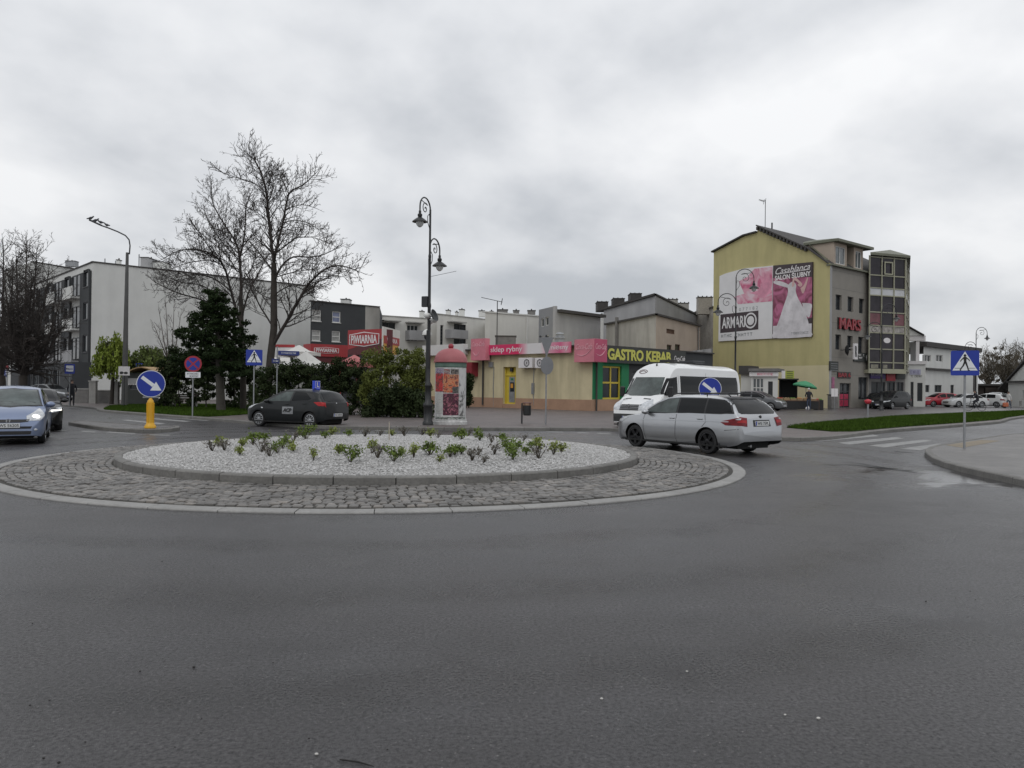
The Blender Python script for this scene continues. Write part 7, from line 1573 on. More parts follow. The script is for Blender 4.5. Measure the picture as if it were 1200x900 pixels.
for sd in (1, -1):
    c.corner([(-.30, .62), (-.26, .74), (.02, .86), (.22, .93), (.16, .72), (-.02, .62)], 1, sd, 30, 'headlight', K.lamp_clear, .008)
    hh = c.bvh.ray_cast(Vector((5, sd * .60, .715)), Vector((-1, 0, 0))); mb = MB(); mb.ell((hh[0].x, sd * .60, .715), (.03, .095, .062), 14, 8); mb.build('headlight_beam', K.lamp_lit, c.root)
    mb = MB(); hh = c.bvh.ray_cast(Vector((5, sd * .60, .39)), Vector((-1, 0, 0))); mb.ell((hh[0].x - .01, sd * .60, .39), (.03, .05, .035), 12, 6); mb.build('fog_light', K.lamp_clear, c.root); c.corner([(-.1, .75), (-.1, 1.05), (.1, 1.05), (.1, .75)], -1, sd, 45, 'tail_light', K.tail_red, .008)
    mb = MB(); mb.ell((.16, sd * .34, 1.18), (.10, .13, .16), 10, 8)
c.front([(-.44, .595), (-.47, .655), (.47, .655), (.44, .595), (.25, .575), (-.25, .575)], 'grille', TRM, .008); c.front([(-.50, .42), (-.53, .48), (.53, .48), (.50, .42)], 'lower_grille', TRM, .008); c.front([(-.5, .27), (-.52, .36), (.52, .36), (.5, .27)], 'bumper_intake', TRM, .010)
hh = c.bvh.ray_cast(Vector((5, 0, .625)), Vector((-1, 0, 0)))[0]; mb = MB(); Mh = Matrix(((0, 0, 1, hh.x + .01), (1, 0, 0, 0), (0, 1, 0, .625), (0, 0, 0, 1)))
put_text(mb, 'H', Mh, .075, .06, .01, .012); mb.lathe([(.055, 0), (.055, .012), (.047, .012), (.047, 0)], 18, Mh, closed=False); mb.build('badge', K.chrome, c.root)
c.plate(1, .505, 'WS 56205'); c.mirrors(.80, 1.02, .80, sz=(.09, .12, .08)); c.handles([(-.2, .90)]); c.line([(.85, .95), (.9, .75), (.8, .26)], 'panel_gap', K.car_under)
mb = MB(); mb.tube([(.98, -.45, 1.115), (1.06, .05, 1.09)], .010, 5); mb.tube([(.98, .10, 1.125), (1.02, .55, 1.08)], .010, 5); mb.build('wiper', TRM, c.root); mb = MB(); mb.tube([(-.2, 0, 1.52), (-.26, 0, 1.60)], .008, 5); mb.build('roof_aerial', TRM, c.root)
c.wheels('rim_silver', 7, .18); hd = Vector((.47, -.88)).normalized(); p = at(10, 20.2); c.place(p.x - hd.x * h, p.y - hd.y * h, hd)

# ---- black car behind it
SAL = dict(name='saloon_car', L=4.5, W=1.80, R=.32, xf=2.25 - .88, xr=2.25 - .88 - 2.65, paint=paint('paint_black', (.010, .011, .012), .2, .3, .25), zmid=.6, belt_ref=.95, tumble=.32, crown=.06,
  top=[(-2.25, .6), (-2.2, .85), (-1.95, 1.0), (-1.5, 1.12), (-1.1, 1.33), (-.6, 1.42), (-.1, 1.44), (.25, 1.40), (.65, 1.24), (1.05, 1.03), (1.3, .96), (1.8, .86), (2.15, .72), (2.25, .52)],
  belt=[(-2.25, .52), (-2.15, .82), (-1.6, .96), (0, .93), (1.0, .88), (1.6, .82), (2.05, .7), (2.25, .46)], width=[(-2.25, .7), (-2.1, .84), (-1.6, .88), (0, .90), (1.5, .885), (2.0, .80), (2.2, .66), (2.25, .58)], bottom=[(-2.25, .33), (-2.0, .24), (0, .2), (2.0, .2), (2.25, .27)])
def generic(sp, label, head=None, rim='rim_silver', lit=False, group=None, plate=None, spokes=6, fine=True, tops=None):
    c = Car(sp, label, 'car', group); h = sp['L'] / 2; zt = c.zc(-.2) - .08; zb = c.zs(0) + .045; xf, xr = tops or (h - 1.28, -h + .85)
    # glazed band follows the roofline
    up = []; n = 12
    for i in range(n + 1):
        x = xr + (xf - xr) * i / n; z = c.zc(x) - .10
        if z > zb + .03: up.append((x, z))
    if up:
        x0, x1 = up[0][0], up[-1][0]; c.sides([(x0 - .05, zb), *up, (x1 + .05, zb)], 'side_window', GLS, .006); xm = (x0 + x1) / 2 - .1; c.sides([(xm, zb), (xm, c.zc(xm) - .11), (xm + .08, c.zc(xm) - .11), (xm + .08, zb)], 'door_pillar', sp['paint'], .010)
    w = sp['W'] / 2; c.front([(-w + .20, zb + .03), (-w + .34, zt), (w - .34, zt), (w - .20, zb + .03)], 'windscreen', GLS, .006); c.rear([(-w + .24, zb + .08), (-w + .36, zt - .02), (w - .36, zt - .02), (w - .24, zb + .08)], 'rear_window', GLS, .006)
    for sd in (1, -1):
        c.corner([(-.30, .60), (-.26, .72), (.1, .78), (.32, .80), (.2, .68)], 1, sd, 38, 'headlight', K.lamp_lit if lit else K.lamp_clear, .008); c.corner([(-.22, .72), (-.2, .90), (.2, .92), (.2, .76)], -1, sd, 45, 'tail_light', K.tail_red, .008)
    c.front([(-.4, .46), (-.44, .60), (.44, .60), (.4, .46)], 'grille', TRM, .008); c.plate(1, .40, 'WS 20K71' if plate is None else plate); c.plate(-1, .62, 'WS 20K71' if plate is None else plate)
    c.mirrors(h - 1.42, zb + .03, w - .04); c.handles([(0, zb - .10)]); c.wheels(rim, spokes); return c
c = generic(SAL, 'black saloon car half hidden behind the light blue car', rim='rim_silver', plate='WS 3140E')
for sd in (1, -1):
    c.corner([(-.26, .66), (-.24, .70), (.2, .74), (.2, .70)], 1, sd, 38, 'running_light', K.lamp_lit, .012)
hd = Vector((.52, -.86)).normalized(); p = at(44, 25.8); c.place(p.x - hd.x * 2.25 - .15, p.y - hd.y * 2.25, hd)

# ---- white minibus
h = 3.45
VAN = dict(name='minibus', L=6.9, W=1.99, R=.345, xf=h - 1.0, xr=h - 1.0 - 4.3, paint=paint('paint_white', (.74, .75, .75), .0, .35), zmid=.8, belt_ref=1.9, tumble=.06, crown=.22,
  top=[(-h, 1.0), (-h + .02, 2.0), (-h + .10, 2.45), (-h + .28, 2.66), (-2.5, 2.66), (0.0, 2.70), (1.4, 2.68), (1.65, 2.60), (1.85, 2.42), (2.05, 2.14), (2.55, 1.50), (2.75, 1.30), (3.0, 1.19), (3.22, 1.07), (3.36, .92), (h, .62)],
  belt=[(-h, .9), (-h + .06, 1.4), (-2.5, 1.42), (1.7, 1.38), (2.4, 1.22), (2.8, 1.08), (3.1, .98), (3.35, .82), (h, .56)],
  width=[(-h, .90), (-h + .08, .955), (-h + .5, .985), (0.0, .995), (2.3, .985), (2.9, .93), (3.2, .86), (3.38, .74), (h, .66)], bottom=[(-h, .40), (-h + .2, .33), (0.0, .30), (2.9, .30), (h, .33)])
c = Car(VAN, 'white high roof minibus with tinted side windows behind the silver estate car', 'minibus')
c.sides([(1.52, 1.44), (1.52, 2.12), (2.0, 2.06), (2.48, 1.42), (2.4, 1.38), (2.0, 1.38)], 'door_window', GLS, .006)
c.sides([(1.3, 1.42), (1.3, 2.16), (-3.05, 2.16), (-3.12, 1.9), (-3.12, 1.42)], 'side_window', GLS, .007)
c.front([(-.80, 1.42), (-.70, 2.10), (.70, 2.10), (.80, 1.42), (.5, 1.36), (-.5, 1.36)], 'windscreen', K.car_glass_light, .008); c.rear([(-.75, 1.5), (-.70, 2.2), (-.06, 2.2), (-.06, 1.5)], 'rear_window', GLS, .006); c.rear([(.06, 1.5), (.06, 2.2), (.70, 2.2), (.75, 1.5)], 'rear_window', GLS, .006)
c.front([(-.46, .80), (-.52, 1.02), (.52, 1.02), (.46, .80)], 'grille', TRM, .010); c.front([(-.80, .36), (-.86, .66), (.86, .66), (.80, .36)], 'bumper', mat('bumper_grey', (.030, .031, .032), .6, .1), .012)
for z in (.85, .91, .97): 
    c.front([(-.47, z - .008), (-.47, z + .008), (.47, z + .008), (.47, z - .008)], 'grille_bar', K.metal_grey, .016)
hh = c.bvh.ray_cast(Vector((5, 0, .93)), Vector((-1, 0, 0)))[0]; mb = MB(); Mh = Matrix(((0, 0, 1, hh.x + .02), (1, 0, 0, 0), (0, 1, 0, .93), (0, 0, 0, 1))); mb.lathe([(.115, 0), (.115, .02), (.095, .02), (.095, 0)], 24, Mh, closed=False)
for k in range(3): a = PI / 2 + k * 2 * PI / 3; mb.prism([(.018 * cos(a + PI / 2), .018 * sin(a + PI / 2)), (.10 * cos(a), .10 * sin(a)), (.018 * cos(a - PI / 2), .018 * sin(a - PI / 2))], Mh, .015)
mb.build('badge', K.chrome, c.root)
for sd in (1, -1):
    c.corner([(-.38, .80), (-.34, 1.00), (.05, 1.20), (.20, 1.24), (.20, 1.0), (.0, .82)], 1, sd, 36, 'headlight', K.lamp_clear, .010); c.corner([(-.05, .9), (-.05, 1.4), (.1, 1.4), (.1, .9)], -1, sd, 45, 'tail_light', K.tail_red, .008)
    mb = MB(); mb.cbox((2.28, sd * 1.16, 1.52), (.14, .20, .42), bev=.04); mb.tube([(2.30, sd * .95, 1.42), (2.28, sd * 1.1, 1.45)], .03, 6); mb.build('wing_mirror', TRM, c.root)
c.front([(-.62, 1.215), (-.60, 1.25), (-.30, 1.27), (-.30, 1.235)], 'hood_vent', TRM, .008); c.front([(.30, 1.235), (.30, 1.27), (.60, 1.25), (.62, 1.215)], 'hood_vent', TRM, .008)
c.line([(1.42, 2.2), (1.42, .42)], 'panel_gap', K.car_under); c.line([(2.55, 1.38), (2.52, 1.0), (2.1, .75)], 'panel_gap', K.car_under); c.line([(-0.6, 2.3), (-0.6, .42)], 'panel_gap', K.car_under); c.line([(2.7, .78), (-3.3, .78)], 'panel_gap', TRM, .05, .012)
c.handles([(1.62, 1.15), (1.25, 1.15)]); c.plate(1, .52, 'WSI 38A2'); c.plate(-1, .8, 'WSI 38A2')
hh = c.bvh.ray_cast(Vector((5, -.45, 2.33)), Vector((-1, 0, 0))); mb = MB(); Mh = Matrix(((.75, 0, .66, hh[0].x + .012), (0, 1, 0, -.42), (0, 0, 1, 2.33), (0, 0, 0, 1)))
e_ = [(hh[0].x, -.42 + .22 * cos(2 * PI * k / 20), 2.33 + .075 * sin(2 * PI * k / 20)) for k in range(21)]; e2 = []
for _x, y_, z_ in e_: q = c.bvh.ray_cast(Vector((5, y_, z_)), Vector((-1, 0, 0)))[0]; e2.append(q + Vector((.01, 0, .005)))
mb.tube(e2, .010, 4); e3 = [c.bvh.ray_cast(Vector((5, -.62 + .4 * t, 2.29 + .07 * sin(t * PI)) ), Vector((-1, 0, 0)))[0] + Vector((.01, 0, .005)) for t in np.linspace(0, 1, 8)]; mb.tube(e3, .012, 4); mb.build('roof_emblem', K.piw_maroon, c.root)
for x_ in (.75, -1.0):
    mb = MB(); mb.cbox((x_, 0, 2.79), (.9 if x_ < 0 else .3, .7, .10), bev=.02); mb.build('roof_hatch', K.metal_dark if x_ < 0 else TRM, c.root)
mb = MB(); mb.tube([(1.7, .1, 2.58), (1.62, .1, 2.78)], .01, 5); mb.ell((1.7, .1, 2.60), (.04, .03, .06)); mb.build('roof_aerial', TRM, c.root)
c.wheels('rim_silver', 6, .22); hd = Vector((-.715, -.70)).normalized(); c.place(6.95, 32.9, hd)

# ---- distant cars
MPV = dict(name='parked_car', L=4.3, W=1.78, R=.315, xf=2.15 - .88, xr=2.15 - .88 - 2.6, paint=K.paint_black, zmid=.62, belt_ref=1.05, tumble=.26, crown=.06,
  top=[(-2.15, .65), (-2.1, 1.1), (-1.95, 1.42), (-1.6, 1.58), (-.6, 1.64), (0, 1.62), (.4, 1.52), (.9, 1.25), (1.25, 1.06), (1.6, .96), (2.0, .80), (2.15, .56)], belt=[(-2.15, .55), (-2.05, 1.02), (0, 1.02), (1.0, .98), (1.5, .9), (1.95, .74), (2.15, .5)], width=SAL['width'][:0] + [(-2.15, .74), (-2.0, .86), (0, .89), (1.4, .88), (1.9, .78), (2.15, .58)], bottom=[(-2.15, .34), (-1.9, .24), (0, .22), (1.9, .22), (2.15, .28)])
HAT = dict(COR); HAT.update(name='parked_car'); SL2 = dict(SAL); SL2.update(name='parked_car')
def pcar(sp, p, label, px, Y, hd, **k):
    s2 = dict(sp); s2['paint'] = p; g = generic(s2, label, **k); q = at(px, Y); g.place(q.x, q.y, Vector(hd).normalized(), .122); return g
WH = paint('paint_white_car', (.50, .51, .51), .1, .35); RD = paint('paint_red', (.36, .02, .035), .1, .35); GR = paint('paint_grey', (.10, .105, .11), .4, .35); SV = paint('paint_silver_far', (.34, .35, .36), .4, .35)
pk = 'cars parked on the far right'
pcar(MPV, K.paint_black, 'black people carrier parked under the glazed tower, its side showing', 1044, 70, (-.80, -.60), group=pk)
pcar(SAL, K.paint_black, 'black saloon parked left of the people carrier, facing the viewer', 1029, 72.5, (-.35, -.94), group=pk)
pcar(HAT, RD, 'red hatchback parked in front of the long white building', 1101, 84, (-.97, -.1), group=pk)
pcar(SAL, WH, 'white saloon with its nose behind the crossing sign pole', 1131, 82, (-.98, -.15), group=pk)
pcar(HAT, WH, 'white hatchback with red tail light right of the cyclist', 1157, 84, (-.55, .83), group=pk)
pcar(MPV, SV, 'silver people carrier parked farthest right before the dark shed', 1167, 97, (-.65, -.75), group=pk)
pcar(HAT, GR, 'grey hatchback parked beyond the silver people carrier near the low house', 1177, 104, (-.5, -.86), group=pk)
pcar(HAT, GR, 'dark grey hatchback parked in front of the white market kiosk', 889, 60, (.80, -.60), group=pk)
pcar(SL2, GR, 'dark grey car in the shade of the shopping arcade on the far left', 58, 66, (.9, -.3), group=pk)
# ================================================================== lamps
IRON = K.metal_black
def spiral(cx, cz, r0, r1, a0, turns, n=22, sg=1): return [(cx + sg * (r0 + (r1 - r0) * i / n) * cos(a0 + turns * 2 * PI * i / n), (r0 + (r1 - r0) * i / n) * sin(a0 + turns * 2 * PI * i / n) + cz) for i in range(n + 1)]
mat('lamp_globe', (.55, .56, .55), .2, .05, coat=.3)
def ornate_lamp(px, Y, top, label, az=0, arms=((1, 0), (-1, -1.0)), rad=.52, det=True, z0=.12, thick=1.0):
    """top: pixel row of the highest arm; arms: (side, drop of the arm's top in metres)"""
    p = at(px, Y); t = empty('street_lamp', (p.x, p.y, z0), az, label, 'street lamp', 'ornate crook lamps'); H = zat(px, top, Y) - z0; n = 12 if det else 6
    mb = MB(); k = thick; hp = H - rad * .9
    mb.lathe([(.21, 0), (.21, .12), (.17, .16), (.17, .70), (.20, .74), (.20, .82), (.12, .92), (.115, 1.5), (.14, 1.53), (.14, 1.58), (.075, 1.70), (.062 * k, 2.6), (.085, 2.63), (.085, 2.70), (.058 * k, 2.78), (.052 * k, 4.6), (.075, 4.64), (.075, 4.74), (.048 * k, 4.8), (.042 * k, hp - 1.9), (.06, hp - 1.87), (.06, hp - 1.8), (.036 * k, hp - 1.75), (.032 * k, hp)], n); mb.build('pole', IRON, t, smooth=50)
    for sd, dr in arms:
        zt = H + dr; zc = zt - rad; m = MB(); arc = [(0, zc - .9), (0, zc)] + [(sd * (rad - rad * cos(a)), zc + rad * sin(a)) for a in np.linspace(.12, PI, 12)] + [(sd * 2 * rad, zc - .18)]
        if dr < 0: arc = [(0.0, zc - .5)] + arc[1:]
        m.tube([(x, 0, z) for x, z in arc], .024 * k, 6); sp_ = spiral(sd * rad, zc, .0, rad * .58, -.4, 1.45, 20, sd); sp_ = [(x, 0, z) for x, z in sp_]; m.tube(sp_ + [(sd * (rad * 1.75), 0, zc + rad * .62)], .015 * k, 5)
        for q in spiral(sd * .14, zc - .30, .13, .03, PI, 1.0, 10, sd)[:0]: pass
        m.tube([(sd * .02, 0, zc - .75), (sd * .20, 0, zc - .50), (sd * .22, 0, zc - .25), (sd * .10, 0, zc - .15), (sd * .04, 0, zc - .28)], .013 * k, 5); arm = m.build('arm', IRON, t, smooth=50)
        Mx = Matrix.Translation((sd * 2 * rad, 0, zc - .18)); m = MB(); m.lathe([(.03, .02), (.05, 0), (.05, -.10), (.09, -.13), (.09, -.20), (.07, -.24), (.16, -.30), (.29, -.40), (.30, -.43), (.27, -.42), (.0, -.38)], n + 4, Mx); sh = m.build('lamp_shade', IRON, arm, smooth=40)
        m = MB(); m.lathe([(.15, -.40), (.15, -.48), (.12, -.56), (.06, -.62), (.001, -.64)], n, Mx); m.build('lamp_glass', K.lamp_globe, arm, smooth=60)
    return t, H
t, H = ornate_lamp(502, 31, 234.5, 'tall black ornate double lamp with cameras, beside the poster column', az=R(68), arms=((-1, 0), (1, -1.45)), rad=.42, thick=1.25)
# cameras, dish and boxes on the mast
m = MB(); zb_ = H - 4.72; m.cbox((-.05, .16, zb_ + .72), (.16, .26, .42), bev=.02); m.build('equipment_box', K.metal_dark, t)
for a, z, l in ((200, zb_ + .15, .45), (20, zb_ - .0, .38), (250, zb_ + .0, .30)):
    m = MB(); d = Vector((cos(R(a)), sin(R(a)), 0)); m.tube([(0, 0, z), d * l + Vector((0, 0, z))], .03, 6); m.ell(d * l + Vector((0, 0, z - .02)), (.13, .13, .11), 12, 8); m.build('security_camera', K.frame_white, t, smooth=60)
m = MB(); m.lathe([(0, 0), (.12, .02), (.24, .09), (.25, .09), (.13, -.01), (0, -.04)], 16, Matrix.Translation((-.35, -.35, zb_ + .12)) @ Matrix.Rotation(R(70), 4, 'X')); m.tube([(0, 0, zb_ + .1), (-.33, -.3, zb_ + .12)], .02, 5); m.build('satellite_dish', K.metal_dark, t)
m = MB(); m.tube([(0, 0, zb_ + 1.7), (-.9, -1.6, zb_ + 1.72)], .008, 4); m.tube([(-.06, 0, zb_ + .6), (-.12, 0, zb_ + 2.4)], .006, 4); m.build('antenna_rod', K.metal_dark, t)
m = MB(); m.cbox((-.05, 0, zb_ - 1.15), (.10, .14, 1.5), bev=.02); m.build('cable_box', IRON, t)
ornate_lamp(861.5, 47.5, 315, 'black double crook lamp in front of the wedding billboard', az=R(4), arms=((1, 0), (-1, -1.5)), rad=.55, thick=1.0)
ornate_lamp(1033, 64, 356, 'black double crook lamp in front of the glazed tower', az=R(6), arms=((1, 0), (-1, -1.5)), rad=.62, det=False, thick=1.2)
ornate_lamp(1143.5, 86, 383.5, 'double crook lamp rising behind the crossing sign on the right', az=R(3), arms=((1, 0), (-1, -1.6)), rad=.62, det=False, thick=1.3)
ornate_lamp(1111, 96, 421.5, 'small far double lamp in front of the long white building', az=0, arms=((1, 0), (-1, 0)), rad=.40, det=False)
# secondary small lamp beside the tall one (short post with white cap)
p = at(499.5, 36); t = empty('security_mast', (p.x, p.y, .12), 0, 'thin dark post with white dome camera just left of the tall double lamp', 'camera mast'); zt = zat(499, 386, 36) - .12
m = MB(); m.lathe([(.06, 0), (.05, .5), (.035, zt - .3), (.035, zt - .1)], 8); m.build('pole', IRON, t); m = MB(); m.lathe([(.001, zt + .02), (.12, zt - .03), (.2, zt - .14), (.21, zt - .26), (.15, zt - .28), (0, zt - .28)][::-1], 14); m.build('cap', K.frame_white, t, smooth=50); m = MB(); m.lathe([(.001, zt - .5), (.09, zt - .45), (.13, zt - .35), (.13, zt - .283)], 12); m.build('camera_dome', K.metal_dark, t)
# plain curved street lamp with pigeons
Y = 52; p = at(146, Y); t = empty('street_lamp', (p.x, p.y, .12), 0, 'plain dark tapered street lamp with long curved arm and pigeons on it', 'street lamp'); q = at(151.3, Y, 296); lx = q.x - p.x - .12; zt = q.z - .12; m = MB(); m.tube([(0, 0, 0), (lx * .33, 0, zt * .33), (lx, 0, zt)], [.20, .165, .09], 12); m.build('pole', mat('pole_concrete', (.10, .10, .098), .8, .15, 2), t, smooth=60)
m = MB(); pts = []
for x, y in ((151.6, 298), (152.4, 288), (151.3, 281), (147, 276), (138, 271.5), (128, 267.5), (118, 264)): w_ = at(x, Y, y); pts.append((w_.x - p.x, 0, w_.z - .12))
m.tube(smooth_line_3d(pts) if 'smooth_line_3d' in globals() else pts, .045, 8); m.build('arm', K.metal_dark, t, smooth=60)
a, b = at(119, Y, 264.2), at(105, Y, 257.8); a, b = Vector((a.x - p.x, 0, a.z - .12)), Vector((b.x - p.x, 0, b.z - .12)); d = (b - a).normalized(); Mx = Matrix.Translation((a + b) / 2) @ Matrix.Rotation(-atan2(d.z, d.x), 4, 'Y'); m = MB(); m.cbox((0, 0, 0), ((b - a).length, .30, .11), Mx, .04); m.build('lamp_head', K.metal_dark, t)
def bird(px, py, label, yaw):
    w_ = at(px, Y, py); t = empty('pigeon', (w_.x, w_.y, w_.z), yaw, label, 'bird', 'pigeons on the street lamp'); m = MB(); m.ell((0, 0, .10), (.15, .075, .085), 10, 7, Matrix.Rotation(R(-20), 4, 'Y')); m.ell((.13, 0, .20), (.05, .042, .045), 8, 6); m.tube([(.08, 0, .13), (.12, 0, .19)], [.06, .042], 8); m.tube([(.17, 0, .20), (.215, 0, .19)], [.014, .004], 5); m.tube([(-.10, 0, .09), (-.28, 0, .04)], [.05, .035], 6); m.tube([(.0, .03, .05), (.0, .03, -.01)], .01, 4); m.tube([(.0, -.03, .05), (.0, -.03, -.01)], .01, 4); m.build('body', mat('feathers', (.06, .062, .07), .7, .3, 12), t, smooth=70)
bird(112.5, 259.9, 'pigeon on the lamp head, second from the left end', 0.3); bird(117.5, 262.0, 'pigeon at the joint of lamp head and arm', PI); bird(124.8, 265.3, 'pigeon sitting farthest right on the bare lamp arm', 2.8); bird(106.8, 257.2, 'pigeon at the very tip of the lamp head', .1)

# ================================================================== signs
def sign_base(name, p, label, cat, h, face, r=.03, group=None, z0=.12, m=None):
    """post at p (xy), face = direction (xy) the plate looks"""
    yaw = atan2(face[1], face[0]) + PI / 2; t = empty(name, (p[0], p[1], z0), yaw, label, cat, group); mb = MB(); mb.tube([(0, 0, 0), (0, 0, h)], r, 10); mb.build('post', m or K.metal_grey, t, smooth=60); return t
def SM(x=0, z=0, y=-.045): return Matrix(((1, 0, 0, x), (0, 0, -1, y), (0, 1, 0, z), (0, 0, 0, 1)))   # local XY in the plate plane, Z out (towards -Y of the thing)
def disc(r, n=32): return [(r * cos(2 * PI * k / n), r * sin(2 * PI * k / n)) for k in range(n)]
def rrect(w, h, r=.04, n=4):
    o = []
    for cx, cy, a0 in ((w / 2 - r, h / 2 - r, 0), (-w / 2 + r, h / 2 - r, PI / 2), (-w / 2 + r, -h / 2 + r, PI), (w / 2 - r, -h / 2 + r, 1.5 * PI)):
        for k in range(n + 1): a = a0 + PI / 2 * k / n; o.append((cx + r * cos(a), cy + r * sin(a)))
    return o
def to_cam(p): v = Vector((-p[0], -p[1])); return v.normalized()
def arrow_disc(t, z, r):
    mb = MB(); mb.prism(disc(r), SM(0, z), .012); pl = mb.build('plate', K.sign_white, t); mb = MB(); mb.prism(disc(r * .955), SM(0, z, -.0575), .004); mb.build('blue_field', K.sign_blue, pl)
    mb = MB(); A = R(-38); ca, sa = cos(A), sin(A); a = r
    shp = [(-.80 * a, -.13 * a), (-.80 * a, .13 * a), (.20 * a, .13 * a), (.20 * a, .13 * a), (.20 * a, -.13 * a)]; mb.prism([(x * ca - y * sa, x * sa + y * ca) for x, y in (shp[0], shp[4], shp[2], shp[1])], SM(0, z, -.062), .004)
    tip = (.80 * a * ca, .80 * a * sa); hd = [(.72 * a, -.50 * a), (.34 * a, .16 * a), (-.06 * a, -.50 * a)]; mb.prism([hd[0], hd[1], hd[2]], SM(0, z, -.0625), .004); mb.build('arrow', K.sign_white, pl)
# left: yellow bollard with keep right disc
p = G(176, 501.5, .12); t = empty('traffic_bollard', (p.x, p.y, .12), atan2(-p.y, -p.x) + PI / 2 + R(8), 'yellow bollard carrying a round blue arrow sign on the kerbed island, left', 'bollard'); mb = MB()
YB = mat('bollard_yellow', (.66, .36, .015), .4, .08, 3); Hb = 1.02; mb.lathe([(.19, 0), (.19, .06), (.145, .12), (.115, .20), (.105, .85), (.095, .93), (.06, .97), (.05, 1.02), (.0, 1.02)], 20); 
for k in range(10):
    a = 2 * PI * k / 10; mb.box(-.012, .012, .098, .125, .18, .86, Matrix.Rotation(a, 4, 'Z'))
mb.build('body', YB, t, smooth=45); arrow_disc(t, Hb + .48, .455); mb = MB(); mb.box(-.24, .24, -.03, .03, Hb - .0, Hb + .05); mb.box(-.035, .035, -.03, .03, Hb - .05, Hb + .9); mb.build('bracket', K.metal_grey, t)
# right: same disc behind the silver estate
p = at(832, 27.2); t = empty('traffic_bollard', (p.x, p.y, .12), atan2(-p.y, -p.x) + PI / 2 + R(5), 'round blue arrow sign showing above the roof of the silver estate car', 'bollard'); mb = MB(); Hb = zat(832, 467, 27.2) - .12; mb.lathe([(.20, 0), (.20, .06), (.155, .12), (.135, .20), (.125, .80), (.11, .88), (.07, .92), (.06, Hb), (.0, Hb)], 20); mb.build('body', YB, t, smooth=45); arrow_disc(t, zat(832, 455.5, 27.2) - .12, .385); mb = MB(); mb.box(-.03, .03, -.03, .03, .8, 1.9); mb.build('bracket', K.metal_grey, t)
# pedestrian crossing signs
def walk_fig(mb, s, z, y):
    """walking figure, drawn in the plate plane; s = figure height"""
    M_ = SM(0, z, y); k = s
    mb.prism([(x * .075 * k + .0 * k, yy * .075 * k + .43 * k) for x, yy in disc(1, 14)], M_, .003)
    def limb(a, b, w0, w1):
        a, b = Vector(a) * k, Vector(b) * k; d = (b - a).normalized(); n = Vector((-d.y, d.x)); mb.prism([tuple(a - n * w0 * k), tuple(b - n * w1 * k), tuple(b + n * w1 * k), tuple(a + n * w0 * k)], M_, .003)
    mb.prism([(-.09 * k, .33 * k), (.0, .36 * k), (.09 * k, .33 * k), (.07 * k, .02 * k), (-.05 * k, .02 * k)][::-1], M_, .003)
    limb((-.06, .30), (-.20, .14), .032, .026); limb((-.20, .15), (-.24, .06), .026, .022); limb((.06, .30), (.20, .18), .032, .026); limb((.20, .19), (.25, .08), .026, .022)
    limb((.03, .06), (.12, -.22), .055, .04); limb((.12, -.20), (.19, -.48), .04, .03); limb((-.0, .06), (-.10, -.22), .055, .04); limb((-.10, -.20), (-.26, -.46), .04, .03); limb((.17, -.48), (.27, -.47), .02, .02); limb((-.26, -.46), (-.20, -.50), .02, .02)
def cross_sign(t, z, s):
    mb = MB(); mb.prism(rrect(s, s, s * .06), SM(0, z), .012); pl = mb.build('plate', K.sign_blue, t); mb = MB(); mb.prism([(-s * .44, -s * .30), (s * .44, -s * .30), (0, s * .47)], SM(0, z, -.058), .004); mb.build('white_triangle', K.sign_white, pl)
    mb = MB(); walk_fig(mb, s * .66, z + s * .02, -.0625); 
    for sg in (-1, 1): mb.box(sg * s * .36 if sg < 0 else s * .12, -s * .12 if sg < 0 else s * .36, -.066, -.0625, z - s * .215, z - s * .20)
    mb.build('walking_figure', K.black, pl)
p = G(1130, 526, .12); t = sign_base('crossing_sign', p, 'blue pedestrian crossing sign on grey post at the right-hand kerb', 'road sign', 2.60, to_cam(p)); s = 27.5 * p.y / FPX * 1.03; cross_sign(t, zat(1131, 425.5, p.y) - .12, .66)
Y = 37; p = at(297.5, Y); t = sign_base('crossing_sign', p, 'blue pedestrian crossing sign before the dark hedge, left of the learner car', 'road sign', zat(298, 411, Y) - .12, to_cam(p)); cross_sign(t, zat(298.5, 419, Y) - .12, .74)
# no stopping sign
Y = 36; p = at(226, Y); t = sign_base('no_stopping_sign', p, 'round red and blue no stopping sign with white plate under it', 'road sign', zat(226, 418, Y) - .12, to_cam(p)); z = zat(226.5, 426.5, Y) - .12; r = .37
mb = MB(); mb.prism(disc(r), SM(0, z), .012); pl = mb.build('plate', K.sign_red, t); mb = MB(); mb.prism(disc(r * .78), SM(0, z, -.058), .004); mb.build('blue_field', K.sign_blue, pl); mb = MB()
for a in (45, -45): mb.box(-r * .8, r * .8, -r * .085, r * .085, 0, .004 if a > 0 else .0045, SM(0, z, -.0622) @ Matrix.Rotation(R(a), 4, 'Z'))
mb.build('cross', K.sign_red, pl); mb = MB(); zp = zat(227, 439.3, Y) - .12; mb.prism(rrect(.64, .26, .02), SM(0, zp), .012); o = mb.build('lower_plate', K.sign_white, t); mb = MB(); put_blur(mb, 10, SM(0, zp + .05, -.0575), .5, .07); put_blur(mb, 8, SM(0.05, zp - .06, -.0575), .38, .07); mb.build('lettering', K.black, o)
